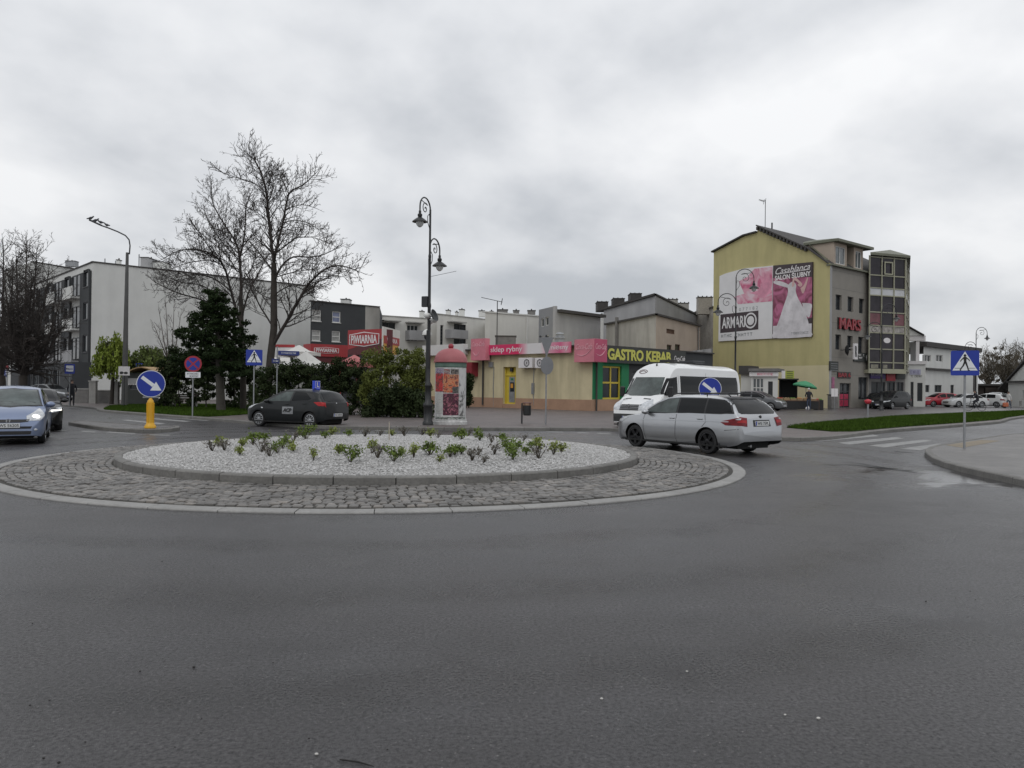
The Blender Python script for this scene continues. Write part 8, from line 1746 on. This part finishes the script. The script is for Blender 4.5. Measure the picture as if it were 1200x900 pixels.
# street name post
Y = 39.5; p = at(324.5, Y); t = sign_base('street_name_post', p, 'grey post with two dark blue street name plates beside the bare tree trunk', 'street sign', zat(325, 406, Y) - .12, to_cam(p)); zt = zat(325, 413, Y) - .12
for dx, dz, ln, yaw in ((.56, 0, 1.05, R(10)), (-.20, -.42, .70, R(60))):
    Mx = Matrix.Rotation(yaw, 4, 'Z') @ SM(dx, zt + dz - .02, -.02); mb = MB(); mb.prism(rrect(ln, .22, .02), Mx, .02); o = mb.build('name_plate', mat('sign_blue_dark', (.02, .035, .17), .4, .06, 3), t); mb = MB(); put_blur(mb, 12, Mx @ Matrix.Translation((0, 0, .022)), ln * .72, .08); mb.build('lettering', K.sign_white, o)
# backs of give way + round sign
Y = 32.5; p = at(640, Y); t = sign_base('road_sign', p, 'grey backs of a triangular and a round sign on a post near the litter bin', 'road sign', zat(640.5, 394.5, Y) - .12, (0.1, -1), r=.032); BK = mat('sign_back', (.20, .205, .215), .5, .08, 3, metal=.3); z1 = zat(640, 404, Y) - .12; mb = MB(); s = .55
mb.prism([(-s * .5, .30), (0, -.52), (s * .5, .30)], SM(0, z1, -.05), .012); mb.build('triangle_plate', BK, t); mb = MB(); zr = zat(641, 428.5, Y) - .12; mb.prism(disc(.255 * 1.05), SM(.02, zr, -.05) @ Matrix.Diagonal((1, 1.45 * .95, 1, 1)), .012); mb.build('round_plate', BK, t)
mb = MB(); mb.box(-.26, .30, -.036, .0, z1 + .26, z1 + .29); mb.box(-.2, .2, -.04, -.0, zr + .1, zr + .13); mb.box(-.2, .2, -.04, -.0, zr - .13, zr - .1); mb.ell((-.26, -.02, z1 + .33), (.05, .05, .05)); mb.ell((-.02, -.02, z1 + .36), (.04, .04, .06)); mb.build('bracket', K.metal_dark, t)
# litter bin
Y = 33.2; p = at(612, Y); t = empty('litter_bin', (p.x, p.y, .12), R(10), 'small dark hooded litter bin on a post in front of the yellow door', 'litter bin'); mb = MB(); mb.tube([(0, 0, 0), (0, 0, .86)], .035, 8); mb.build('post', K.metal_dark, t); mb = MB(); mb.lathe([(.14, 0), (.17, .04), (.18, .42), (.16, .42), (.15, .04)], 14, Matrix.Translation((.22, 0, .34))); mb.build('bucket', K.metal_black, t); mb = MB()
for k in range(4): a = PI / 4 + k * PI / 2; mb.tube([(.22 + .165 * cos(a), .165 * sin(a), .70), (.22 + .165 * cos(a), .165 * sin(a), .86)], .012, 5)
mb.lathe([(.20, .855), (.20, .885), (.0, .90)], 14, Matrix.Translation((.22, 0, 0))); mb.box(.0, .1, -.02, .02, .55, .6); mb.build('hood', mat('bin_red_brown', (.12, .05, .045), .5, .1), t)

# ================================================================== poster column
Y = 31.9; p = at(528, Y); t = empty('advertising_column', (p.x, p.y, .118), 0, 'round poster column with pink red dome and ball, plastered with posters', 'advertising column'); zt = zat(528, 405.5, Y) - .118; S_ = Y / FPX
def zz3(y): return zat(528, y, Y) - .118
rc = 18.2 * S_; mb = MB(); mb.lathe([(rc * 1.10, 0), (rc * 1.10, .12), (rc * 1.05, .14), (rc * 1.05, .22), (rc, .26), (rc, zz3(431))], 32); mb.build('drum', mat('column_paper', (.46, .46, .45), .8, .22, 2.5, var2=.2, scale2=9), t, smooth=50)
mb = MB(); mb.lathe([(rc * .98, zz3(431)), (rc * 1.02, zz3(430)), (rc * 1.02, zz3(425.5))], 32); mb.build('collar', mat('column_green', (.10, .16, .13), .6, .3, 3), t)
mb = MB(); zd = zz3(425); rd = rc * 1.04; prof = [(rd * .9, zd - .004), (rd * 1.06, zd), (rd * 1.06, zd + .05)] + [(rd * 1.02 * cos(a) ** .92, zd + .06 + (zz3(408) - zd - .06) * sin(a)) for a in np.linspace(0, PI / 2 - .001, 9)]; mb.lathe(prof, 32); mb.build('dome', mat('dome_pink', (.36, .11, .12), .55, .15, 2), t, smooth=40)
mb = MB(); mb.lathe([(.10, zz3(409) - .02), (.04, zz3(408)), (.05, zz3(407.8))], 12); mb.ell((0, 0, zz3(406)), (.115, .115, .115), 16, 10); mb.build('ball', mat('ball_red', (.30, .025, .04), .4, .1), t, smooth=60)
ang0 = atan2(-p.y, -p.x)
def poster(y0, y1, x0, x1, m, name='poster', off=.006, parent=None):
    """curved sheet: x in -1..1 across the visible face"""
    a0, a1 = ang0 + asin(max(-.999, x0)), ang0 + asin(min(.999, x1)); z0, z1 = zz3(y1), zz3(y0); mb = MB(); n = max(int(abs(a1 - a0) / .12), 2); r = rc + off
    vs = []; 
    for k in range(n + 1): a = a0 + (a1 - a0) * k / n; vs += [(r * cos(a), r * sin(a), z0), (r * cos(a), r * sin(a), z1)]
    mb.add(vs, [(2 * k, 2 * k + 2, 2 * k + 3, 2 * k + 1) for k in range(n)]); return mb.build(name, m, parent or t, smooth=60)
def blotch(name, cols, sc=3.0, dist=1.0, stretch=(1, 1, 1)):
    m = bpy.data.materials.new(name); m.use_nodes = True; n = m.node_tree.nodes; l = m.node_tree.links; tc = n.new('ShaderNodeTexCoord'); mp = n.new('ShaderNodeMapping'); mp.inputs['Scale'].default_value = stretch; q = n.new('ShaderNodeTexNoise'); q.inputs['Scale'].default_value = sc; q.inputs['Detail'].default_value = 3; q.inputs['Distortion'].default_value = dist
    l.new(tc.outputs['Object'], mp.inputs[0]); l.new(mp.outputs[0], q.inputs['Vector']); r = n.new('ShaderNodeValToRGB'); r.color_ramp.interpolation = 'LINEAR'; l.new(q.outputs[0], r.inputs[0]); e = r.color_ramp.elements; k = len(cols)
    for i, c_ in enumerate(cols):
        x = .34 + .32 * i / (k - 1)
        if i == 0: e[0].position = x; e[0].color = (*c_, 1)
        elif i == k - 1: e[-1].position = x; e[-1].color = (*c_, 1)
        else: w_ = e.new(x); w_.color = (*c_, 1)
    l.new(r.outputs[0], n['Principled BSDF'].inputs['Base Color']); n['Principled BSDF'].inputs['Roughness'].default_value = .6; return m
poster(438, 459, -.95, -.48, blotch('poster_red', [(.35, .02, .03), (.55, .05, .05), (.08, .02, .02), (.5, .2, .12)], 5))
poster(432, 438, -.95, -.45, blotch('poster_violet', [(.05, .04, .18), (.4, .35, .4), (.06, .03, .1)], 8)); poster(433, 441, -.42, -.05, blotch('poster_grey', [(.5, .48, .46), (.1, .07, .07), (.5, .1, .1)], 9, stretch=(1, 1, 3)))
poster(439, 460, -.46, .50, blotch('poster_orange', [(.40, .03, .025), (.48, .10, .04), (.55, .26, .13), (.08, .02, .03), (.42, .05, .03)], 3.6, 1.6), off=.008); poster(433, 438.5, .0, .50, blotch('poster_dark_strip', [(.03, .03, .03), (.2, .17, .15), (.02, .02, .02)], 9), off=.009); poster(453, 460.5, .12, .50, blotch('poster_black', [(.03, .03, .03), (.14, .13, .12)], 12), off=.011)
poster(461, 486, -.46, .52, blotch('poster_wine', [(.02, .01, .015), (.12, .02, .05), (.02, .01, .01), (.38, .12, .17), (.02, .01, .01)], 5, .9), off=.008); poster(433, 462, .55, .93, blotch('poster_white_ink', [(.56, .56, .55), (.56, .56, .55), (.5, .5, .5), (.04, .04, .04)], 4.5, .8, (1, 1, .6))); poster(463, 487, .56, .93, blotch('poster_white_ink2', [(.52, .52, .51), (.52, .52, .51), (.05, .05, .05), (.52, .52, .5)], 4.2, .8, (1, 1, .6)))
poster(461, 484, -.94, -.50, blotch('poster_paper', [(.42, .43, .42), (.50, .50, .48), (.44, .44, .42), (.22, .22, .22)], 5, 1.0, (1, 1, 2)))
poster(488, 491, -.9, .9, blotch('poster_torn', [(.50, .5, .49), (.04, .05, .04), (.45, .5, .45)], 6, 1, (1, 1, 3)), off=.03)

# ================================================================== left background
# kiosk at the bus stop
K0_, K1_ = xy(148, 56), xy(186, 54.5); fk = Fac(K0_, K1_); t = bld('street_kiosk', fk, 'dark street kiosk with curved orange roof under the willows', 'kiosk'); zt = fk.px(165, 437)[1]
mb = MB(True); fk.wall(mb, 0, fk.L, .1, zt, [[.3, 1.2, fk.L * .45, 2.0]], .1); pp = bkp(K0_, K1_, 2.4); rest(mb, pp, .1, zt, skip=(0,)); mb.build('wall', mat('kiosk_dark', (.022, .026, .022), .6, .15), t); window(fk, t, [.3, 1.2, fk.L * .45, 2.0], 2, 1, K.frame_dark, depth=.08)
mb = MB(True); n = 10; RK = mat('kiosk_roof', (.34, .22, .10), .6, .25, 2)
for k in range(n):
    u0, u1 = -.3 + (fk.L + .6) * k / n, -.3 + (fk.L + .6) * (k + 1) / n; hh_ = lambda u: zt + .05 + .30 * sin(PI * max(0, (u + .3) / (fk.L + .6) - .15) / .85) ** 2
    mb.add([fk.pt(u0, hh_(u0), .4), fk.pt(u1, hh_(u1), .4), fk.pt(u1, hh_(u1) + .08, .4), fk.pt(u0, hh_(u0) + .08, .4), fk.pt(u0, hh_(u0), -2.6), fk.pt(u1, hh_(u1), -2.6), fk.pt(u1, hh_(u1) + .08, -2.6), fk.pt(u0, hh_(u0) + .08, -2.6)], [(0, 1, 2, 3), (3, 2, 6, 7), (0, 4, 5, 1), (4, 7, 6, 5)])
mb.build('roof', RK, t); mb = MB(True); fk.box(mb, .15, fk.L * .36, zt - .75, zt - .38, .01, .05); o = mb.build('sign_board', K.render_midgrey, t); mb = MB(True)
for k in range(4): fk.box(mb, .25 + k * .22, .38 + k * .22, 1.55, 1.68, .01, .04)
mb.build('notice', K.panel_white, t)
# small poster board on a pole
q = at(145, 51, 434); t = empty('lamp_banner', (q.x + .18, q.y - .3, .12), 0, 'small tilted white picture board fixed in front of the curved street lamp pole', 'sign board'); zb_ = zat(145, 440, 51) - .12; mb = MB(); mb.box(-.36, .36, -.03, .0, zb_, zb_ + .58, Matrix.Rotation(R(4), 4, 'Y') if False else None); o = mb.build('board', K.panel_white, t); mb = MB(); mb.ell((-.15, -.035, zb_ + .17), (.13, .008, .09)); mb.ell((.12, -.035, zb_ + .16), (.14, .008, .08)); mb.build('picture', K.sign_black, o); mb = MB(); mb.tube([(0, .02, 0), (0, .02, zb_)], .03, 6); mb.build('post', K.metal_dark, t)
# bus stop signs
def bus_stop(px, Y, yt, label, s=.45):
    p = at(px, Y); t = sign_base('bus_stop_sign', p, label, 'road sign', zat(px, yt, Y) - .12, to_cam(p), group='bus stop signs'); z = zat(px, yt, Y) - .12 - s / 2; mb = MB(); mb.prism(rrect(s * 1.0, s * 1.08, .03), SM(0, z), .012); pl = mb.build('plate', K.sign_blue, t); mb = MB(); mb.prism(rrect(s * .72, s * .68, .05), SM(0, z + s * .03, -.058), .003); mb.build('white_field', K.sign_white, pl)
    mb = MB(); mb.box(-s * .30, s * .30, -.064, -.061, z - s * .06, z + s * .02); mb.box(-s * .28, -s * .14, -.064, -.061, z - s * .34, z - s * .28); mb.build('bus_symbol', K.sign_blue, pl)
bus_stop(81.5, 51, 427, 'blue bus stop sign beside the waiting person', .58); bus_stop(163, 58, 426, 'blue bus stop sign sticking up behind the orange kiosk roof', .46)
# red and blue sign by left edge
q0, q1 = xy(-6, 60), xy(9.5, 60); f = Fac(q0, q1); t = bld('direction_sign', f, 'red board over blue board with white symbols at the left edge behind the blue car', 'sign'); a = zat(3, 427, 60), zat(3, 433, 60), zat(3, 441.5, 60); mb = MB(True); f.box(mb, 0, f.L, a[1] + .02, a[0], -.05, 0); mb.build('red_board', mat('board_red', (.33, .05, .06), .5, .15, 2), t); mb = MB(True); f.box(mb, 0, f.L - .15, a[2], a[1], -.05, 0); o = mb.build('blue_board', K.banner_blue, t); mb = MB(True); put_blur(mb, 4, f.M(f.L * .6, (a[1] + a[2]) / 2, .004), .7, .32); mb.build('lettering', K.sign_white, o); mb = MB(True); f.box(mb, .1, .2, .1, a[2], -.1, -.02); f.box(mb, f.L - .2, f.L - .1, .1, a[1], -.1, -.055); mb.build('leg', K.metal_grey, t)
# concrete walls / planters and fence under the apartment block
def lowwall(x0, x1, Y0_, Y1_, zt, label, m='concrete_dark', nm='garden_wall'):
    f = Fac(xy(x0, Y0_), xy(x1, Y1_)); t = bld(nm, f, label, 'wall'); mb = MB(True); f.box(mb, 0, f.L, .1, zt, -.3, 0); mb.build('wall', MATS[m], t); mb = MB(True); f.box(mb, -.04, f.L + .04, zt + .003, zt + .09, -.34, .04); mb.build('coping', K.concrete, t)
lowwall(85, 103, 60, 60, 1.15, 'low dark garden wall beside the waiting person'); lowwall(104, 112, 59, 59, 1.75, 'stubby pale gate pillar under the willow', 'concrete'); lowwall(112, 131, 60, 60, 1.05, 'low dark garden wall left of the willow trunk'); lowwall(130.5, 138, 58.6, 58.6, 1.7, 'pale square gate pillar left of the curved lamp pole', 'concrete')
# benches / steps seen behind the hedge trunk
p = at(217, 50); t = empty('park_bench', (p.x, p.y, .12), .2, 'dark slatted bench in the shade behind the no stopping sign', 'bench'); mb = MB()
for k in range(4): mb.cbox((0, -.2 + k * .13, .45), (1.6, .10, .035), bev=.005)
mb.build('seat', mat('bench_wood', (.10, .085, .065), .7, .2), t); mb = MB()
for k in range(3): mb.cbox((0, .30, .58 + k * .13), (1.6, .03, .10), bev=.005)
mb.build('backrest', K.bench_wood, t)
for x in (-.65, .65): mb = MB(); mb.box(x - .04, x + .04, -.22, .30, 0, .43); mb.box(x - .04, x + .04, .32, .36, 0, .9); mb.build('leg', K.concrete, t)

# ================================================================== right background furniture
p = G(1017, 488, .14); t = empty('hydrant_post', (p.x, p.y, .12), 0, 'short post with round red top standing in the grass verge', 'post'); zt = zat(1017, 468, p.y) - .12; mb = MB(); mb.tube([(0, 0, 0), (0, 0, zt - .25)], .055, 10); mb.build('post', K.metal_grey, t); mb = MB(); mb.lathe([(.10, zt - .28), (.17, zt - .2), (.19, zt - .1), (.13, zt - .02), (0, zt + .02)], 14); mb.ell((-.17, 0, zt - .1), (.06, .06, .05)); mb.ell((.17, 0, zt - .1), (.06, .06, .05)); mb.build('cap', mat('hydrant_red', (.42, .02, .035), .4, .1), t, smooth=60)
p = at(976, 66); t = empty('waste_container', (p.x, p.y, .12), .2, 'dark grey waste container with white notice sheets beside the grey facade', 'container'); mb = MB(); z_ = zat(976, 470, 66); mb.cbox((0, 0, .62), (.62, .62, 1.15), bev=.05); mb.lathe([(.36, 0), (.36, .06), (.3, .07)], 16); mb.build('body', K.concrete_dark, t); mb = MB(); mb.cbox((0, 0, 1.23), (.7, .7, .08), bev=.02); mb.build('lid', K.metal_dark, t)
p = at(978, 64.6); t = empty('notice_stand', (p.x, p.y, .12), 0, 'white double notice sheet on a thin stand in front of the waste container', 'notice'); mb = MB(); mb.tube([(0, 0, 0), (0, 0, 1.5)], .02, 6); mb.build('post', K.metal_grey, t); mb = MB(); zz_ = zat(977, 460, 64.6) - .12; mb.box(-.27, -.01, -.03, -.01, zz_ - .33, zz_ + .33); mb.box(.01, .27, -.03, -.01, zz_ - .33, zz_ + .33); mb.build('sheet', K.panel_white, t)
# market stall, crates and green parasol
p = at(944, 64); t = empty('market_table', (p.x, p.y, .12), -.05, 'market table with dark cloth sides piled with produce under the green parasol', 'stall'); mb = MB(); mb.cbox((-.75, 0, .72), (3.4, 1.1, .06), bev=.01); mb.build('table_top', K.brown_window, t); mb = MB(); mb.box(-2.4, .9, -.54, -.50, .05, .69); mb.build('cloth', K.black, t)
for x in (-2.35, .85):
    mb = MB(); mb.box(x - .03, x + .03, -.48, .48, 0, .69); mb.build('leg', K.metal_dark, t)
cols = [('apples_red', (.42, .05, .04)), ('potatoes', (.38, .27, .15)), ('cabbages', (.14, .26, .05)), ('oranges', (.60, .22, .03)), ('onions', (.45, .25, .10)), ('flowers_white', (.6, .58, .52))]
rgx = random.Random(8)
lbs = ['crate of red fruit at the left end of the market table', 'crate of pale potatoes on the market table, second from its left end', 'crate of green vegetables in the middle of the market table', 'crate of orange fruit on the market table beside the green one', 'crate of brown onions left of the vendor', 'crate of pale flowers at the right end of the market table']
for i, (n_, c_) in enumerate(cols):
    cx = p.x - 2.15 + i * .54; tt = empty('crate', (cx, p.y - .12, .875), 0, lbs[i], 'crate', 'crates on the market table'); mb = MB(); 
    mb.box(-.24, .24, -.20, .20, 0, .02); mb.box(-.24, .24, -.20, -.185, .021, .16); mb.box(-.24, .24, .185, .20, .021, .16); mb.box(-.24, -.225, -.184, .184, .021, .16); mb.box(.225, .24, -.184, .184, .021, .16); mb.build('box', mat('crate_wood', (.26, .18, .10), .8, .2), tt)
    mb = MB(); 
    for k in range(22): mb.ell((rgx.uniform(-.19, .19), rgx.uniform(-.15, .15), .13 + rgx.uniform(0, .06)), (.045, .045, .04), 7, 5)
    mb.build('produce', mat(n_, c_, .6, .2, 8), tt, smooth=70)
for i, (px_, c_) in enumerate([(957, 'potatoes'), (961.5, 'cabbages')]):
    q = at(px_, 64); tt = empty('crate', (q.x, q.y, .122), 0, ['tall produce box on the ground right of the vendor', 'dark green produce box farthest right against the yellow wall'][i], 'crate', 'boxes beside the stall'); mb = MB(); mb.cbox((0, 0, .4), (.36, .45, .8), bev=.02); mb.build('box', K.brown_window if i == 0 else K.black, tt); mb = MB()
    for k in range(14): mb.ell((rgx.uniform(-.14, .14), rgx.uniform(-.18, .18), .82 + rgx.uniform(0, .05)), (.06, .06, .05), 7, 5)
    mb.build('produce', MATS[c_] if i else K.apples_red, tt, smooth=70)
p = at(944.5, 64.6); zt = zat(944, 446.3, 64.6) - .12; zb = zat(944, 457, 64.6) - .12; t = empty('market_parasol', (p.x, p.y, .12), 0, 'tilted green parasol over the market table by the yellow wall', 'parasol'); mb = MB(); n = 8; hw = 1.0; Mx = Matrix.Translation((0, 0, zt)) @ Matrix.Rotation(R(10), 4, 'Y'); vs = [Mx @ Vector((0, 0, 0))]
for rr_, zz_ in ((.5, -.14), (1.0, -.42), (1.0, -.52)):
    for k in range(n): a = 2 * PI * k / n; vs.append(Mx @ Vector((hw * rr_ * cos(a), hw * rr_ * sin(a), zz_)))
mb.add(vs, [(0, 1 + k, 1 + (k + 1) % n) for k in range(n)] + [(1 + r_ * n + k, 1 + (r_ + 1) * n + k, 1 + (r_ + 1) * n + (k + 1) % n, 1 + r_ * n + (k + 1) % n) for r_ in range(2) for k in range(n)]); mb.build('canopy', mat('parasol_green', (.05, .24, .12), .7, .1, 2), t); mb = MB(); mb.tube([(0, 0, 0), (0, 0, zt)], .025, 6); mb.build('pole', K.metal_grey, t)
q = at(947, 63); tt = empty('carrier_bag', (q.x, q.y, .122), 0, 'small white carrier bag on the ground in front of the stall', 'bag'); mb = MB(); mb.lathe([(.10, 0), (.17, .03), (.18, .14), (.13, .24), (.05, .28), (.07, .33), (.0, .30)], 10, Matrix.Diagonal((1.1, .7, 1, 1))); mb.build('bag', K.panel_white, tt, smooth=60)
# small bollards by the low house
for i, (px_, lb) in enumerate([(1185, 'short grey bollard left of the pair by the low white house'), (1196, 'short grey bollard right of the pair by the low white house')]):
    q = at(px_, 86); tt = empty('bollard', (q.x, q.y, .122), 0, lb, 'bollard', 'bollards by the low house'); mb = MB(); mb.lathe([(.14, 0), (.13, .1), (.10, .12), (.10, .62), (.13, .66), (.11, .76), (0, .82)], 12); mb.build('body', K.concrete, tt, smooth=50)

# ================================================================== people
def person(name_label, joints, radii, edges, mats, p, yaw, z0=.122, group=None, split=None, extra=None):
    me = bpy.data.meshes.new('body'); me.from_pydata(joints, edges, []); o = bpy.data.objects.new('body', me); C.objects.link(o)
    sk = o.modifiers.new('s', 'SKIN'); sk.use_smooth_shade = True; 
    for i, r in enumerate(radii): me.skin_vertices[0].data[i].radius = r if isinstance(r, tuple) else (r, r)
    me.skin_vertices[0].data[0].use_root = True; ss = o.modifiers.new('u', 'SUBSURF'); ss.levels = 1; ss.render_levels = 1
    bpy.context.view_layer.update(); ev = o.evaluated_get(bpy.context.evaluated_depsgraph_get()); nm = bpy.data.meshes.new_from_object(ev); bpy.data.objects.remove(o); nm.name = 'body'
    t = empty('person', (p[0], p[1], z0), yaw, name_label, 'person', group); nm.materials.clear()
    for m in mats: nm.materials.append(m)
    for f in nm.polygons: f.material_index = split(f.center); f.use_smooth = True
    b = bpy.data.objects.new('body', nm); C.objects.link(b); b.parent = t
    return t, b
SKIN = mat('skin', (.42, .27, .20), .6, .05); CLD = mat('cloth_dark', (.016, .017, .022), .85, .2, 6); CLJ = mat('cloth_jeans', (.04, .055, .09), .85, .2, 6); CLL = mat('cloth_light', (.55, .55, .54), .85, .1, 6); CLO = mat('cloth_orange', (.40, .12, .06), .8, .1, 6); HAIR = mat('hair_dark', (.03, .022, .018), .7, .2, 9)
def head(t, x, y, z, facing=(0, -1), hair=HAIR, cap=None):
    """ears, nose and hair; the skull itself belongs to the body"""
    yaw = atan2(facing[1], facing[0]); Mx = Matrix.Translation((x, y, z)) @ Matrix.Rotation(yaw, 4, 'Z'); mb = MB(); mb.ell((-.015, 0, .035), (.105, .088, .10), 12, 8, Mx); mb.build('hair', cap or hair, t, smooth=70)
    mb = MB(); mb.tube([Mx @ Vector((.09, 0, .02)), Mx @ Vector((.112, 0, -.02))], [.010, .016], 6); 
    for sd in (-1, 1): mb.ell((.0, sd * .085, -.01), (.018, .010, .03), 6, 5, Mx)
    mb.build('face', SKIN, t, smooth=70); mb = MB()
    for sd in (-1, 1): mb.ell((.092, sd * .033, .018), (.008, .012, .007), 6, 5, Mx)
    mb.box(.093, .099, -.022, .022, -.058, -.050, Mx); mb.build('eyes_and_mouth', HAIR, t)
def std(lean=0.0, step=.12, arms=((-.26, 0.0, .84), (.26, 0.0, .84)), elb=((-.24, .02, 1.10), (.24, .02, 1.10)), hh=1.72, knee=None, fingers=True):
    s = hh / 1.72; J = [(0, 0, .94), (0, lean * .4, 1.12), (0, lean, 1.38), (0, lean, 1.48), (0, lean - .01, 1.56), (0, lean - .01, 1.67), (-.17, lean, 1.40), elb[0], arms[0], (.17, lean, 1.40), elb[1], arms[1], (-.09, 0, .88), (-.10, -step * .5, .48), (-.10, -step, .09), (-.10, -step - .15, .04), (.09, 0, .88), (.10, step * .4, .48), (.10, step, .09), (.10, step - .15, .04)]
    Rr = [(.16, .12), (.15, .11), (.18, .11), (.055, .055), (.075, .085), (.062, .075), .062, .045, .030, .062, .045, .030, .088, .060, .042, .036, .088, .060, .042, .036]; E = [(0, 1), (1, 2), (2, 3), (3, 4), (4, 5), (2, 6), (6, 7), (7, 8), (2, 9), (9, 10), (10, 11), (0, 12), (12, 13), (13, 14), (14, 15), (0, 16), (16, 17), (17, 18), (18, 19)]
    for hnd, eb in ((8, 7), (11, 10)):
        h = Vector(J[hnd]); d = (h - Vector(J[eb])).normalized(); sdv = Vector((0, 1, 0)); sdv = (sdv - d * sdv.dot(d)).normalized(); pi = len(J); pm = h + d * .055; J.append(tuple(pm)); Rr.append((.036, .018)); E.append((hnd, pi))
        for k in range(5):
            off = (k - 1.5) * .020; L_ = (.055, .068, .072, .062, .045)[k]
            if k == 4: b_ = pm - d * .02 + sdv * -.045; e_ = b_ + d * .03 - sdv * .02
            else: b_ = pm + d * .035 + sdv * off; e_ = b_ + d * L_ + Vector((0, 0, 0)) + sdv.cross(d) * .015
            i0 = len(J); J += [tuple(b_), tuple(e_)]; Rr += [.009, .007]; E += [(pi, i0), (i0, i0 + 1)]
    return [tuple(Vector(j) * s) for j in J], Rr, E
# waiting person at the bus stop
J, Rr, E = std(step=.06, arms=((-.22, -.10, .92), (.22, -.08, .92)), elb=((-.26, .04, 1.12), (.26, .04, 1.12)))
t, b = person('person in dark coat waiting beside the bus stop sign on the left', J, Rr, E, [CLD, SKIN, CLD], at(84.5, 51.5), .5, split=lambda c: 1 if c.z > 1.50 or (abs(c.x) > .17 and c.z < .90 and c.y < -.05 and c.z > .7) else 0); head(t, 0, -.01, 1.63)
# vendor
J, Rr, E = std(step=.05, arms=((-.20, -.22, 1.02), (.22, -.20, 1.0)), elb=((-.27, .0, 1.12), (.27, .0, 1.12)))
t, b = person('vendor in dark clothes and pale cap standing at the market table', J, Rr, E, [CLD, SKIN, CLJ], at(948, 62.8), -.2, split=lambda c: 1 if c.z > 1.50 or (c.y < -.21 and .85 < c.z < 1.1) else (2 if c.z < .85 else 0)); head(t, 0, -.01, 1.63, cap=CLL)
# walker with orange bag
J, Rr, E = std(step=.26, hh=1.66, arms=((-.24, -.12, .90), (.25, .12, .88)), elb=((-.25, .04, 1.10), (.25, .06, 1.12)))
t, b = person('person in pale jacket walking near the low white house with an orange bag', J, Rr, E, [CLL, SKIN, CLJ], at(1182, 78), -1.3, split=lambda c: 1 if c.z > 1.45 or (abs(c.x) > .20 and c.z < .88 and c.z > .65) else (2 if c.z < .82 else 0)); head(t, 0, -.01, 1.58)
q = at(1178.5, 77.8); tt = empty('shopping_bag', (q.x, q.y, .30), 0, 'orange shopping bag carried by the walking person on the right', 'bag'); mb = MB(); mb.cbox((0, 0, .2), (.55, .22, .42), bev=.06); mb.build('bag', CLO, tt); mb = MB(); mb.tube([(-.12, 0, .40), (-.05, 0, .58), (.05, 0, .58), (.12, 0, .40)], .012, 5); mb.build('handle', CLO, tt)
# cyclist
p = at(1143, 66); yw = R(172); BY = Matrix.Rotation(yw, 4, 'Z')
t = empty('bicycle', (p.x, p.y, .122), yw, 'dark bicycle ridden past the white saloon car', 'bicycle')
for x in (-.52, .52):
    mb = MB(); Mw = Matrix.Translation((x, 0, .34)) @ Matrix.Rotation(PI / 2, 4, 'X'); mb.lathe([(.34, -.018), (.345, 0), (.34, .018), (.315, .012), (.315, -.012), (.34, -.018)], 24, Mw, closed=False); o = mb.build('wheel', K.tyre, t); mb = MB(); 
    for k in range(8): a = PI * k / 8; mb.tube([(x + .315 * cos(a), 0, .34 + .315 * sin(a)), (x - .315 * cos(a), 0, .34 - .315 * sin(a))], .003, 3)
    mb.build('spokes', K.metal_grey, o)
mb = MB(); 
for a, b_ in (((-.52, 0, .34), (-.08, 0, .32)), ((-.08, 0, .32), (-.20, 0, .82)), ((-.52, 0, .34), (-.17, 0, .72)), ((-.08, 0, .32), (.36, 0, .74)), ((-.17, 0, .72), (.34, 0, .82)), ((.33, 0, .92), (.52, 0, .34))): mb.tube([a, b_], .018, 6)
mb.build('frame', K.metal_dark, t); mb = MB(); mb.tube([(.33, 0, .92), (.34, 0, 1.0), (.30, .25, 1.02), (.20, .28, 1.0)], .013, 6); mb.tube([(.34, 0, 1.0), (.30, -.25, 1.02), (.20, -.28, 1.0)], .013, 6); mb.build('handlebar', K.metal_dark, t); mb = MB(); mb.ell((-.22, 0, .86), (.13, .08, .035), 10, 6); mb.build('saddle', K.tyre, t); mb = MB(); mb.tube([(-.08, -.09, .32), (-.08, .09, .32)], .02, 8); mb.tube([(-.08, .09, .32), (.04, .10, .22)], .012, 5); mb.tube([(-.08, -.09, .32), (-.20, -.10, .42)], .012, 5); mb.build('crank', K.metal_grey, t)
J = [(-.22, 0, .95), (-.15, 0, 1.15), (.0, 0, 1.42), (.04, 0, 1.50), (.07, 0, 1.58), (.08, 0, 1.68), (.0, -.17, 1.40), (.14, -.25, 1.20), (.26, -.26, 1.05), (.0, .17, 1.40), (.14, .25, 1.20), (.26, .26, 1.05), (-.18, -.09, .92), (.14, -.10, .78), (-.16, -.10, .46), (-.04, -.10, .42), (-.18, .09, .92), (.20, .10, .62), (.06, .10, .26), (.18, .10, .22)]
Rr = [(.14, .15), (.13, .15), (.13, .17), .05, (.085, .075), (.07, .062), .06, .045, .03, .06, .045, .03, .085, .06, .04, .035, .085, .06, .04, .035]; E = [(0, 1), (1, 2), (2, 3), (3, 4), (4, 5), (2, 6), (6, 7), (7, 8), (2, 9), (9, 10), (10, 11), (0, 12), (12, 13), (13, 14), (14, 15), (0, 16), (16, 17), (17, 18), (18, 19)]
for hnd in (8, 11):
    h_ = Vector(J[hnd])
    for k in range(5): i0 = len(J); sd = 1 if h_.y > 0 else -1; b_ = h_ + Vector((.02 - k * .016, sd * .005, -.02)); J += [tuple(b_), tuple(b_ + Vector((.015, 0, -.035)))]; Rr += [.010, .008]; E += [(hnd, i0), (i0, i0 + 1)]
t2, b = person('cyclist in dark jacket and trousers riding left in front of the white saloon', J, Rr, E, [CLD, SKIN, CLD], p, yw, split=lambda c: 1 if c.z > 1.52 or (c.x > .24 and c.z < 1.08 and c.z > .9) else 0); head(t2, .08, 0, 1.64, facing=(1, 0))
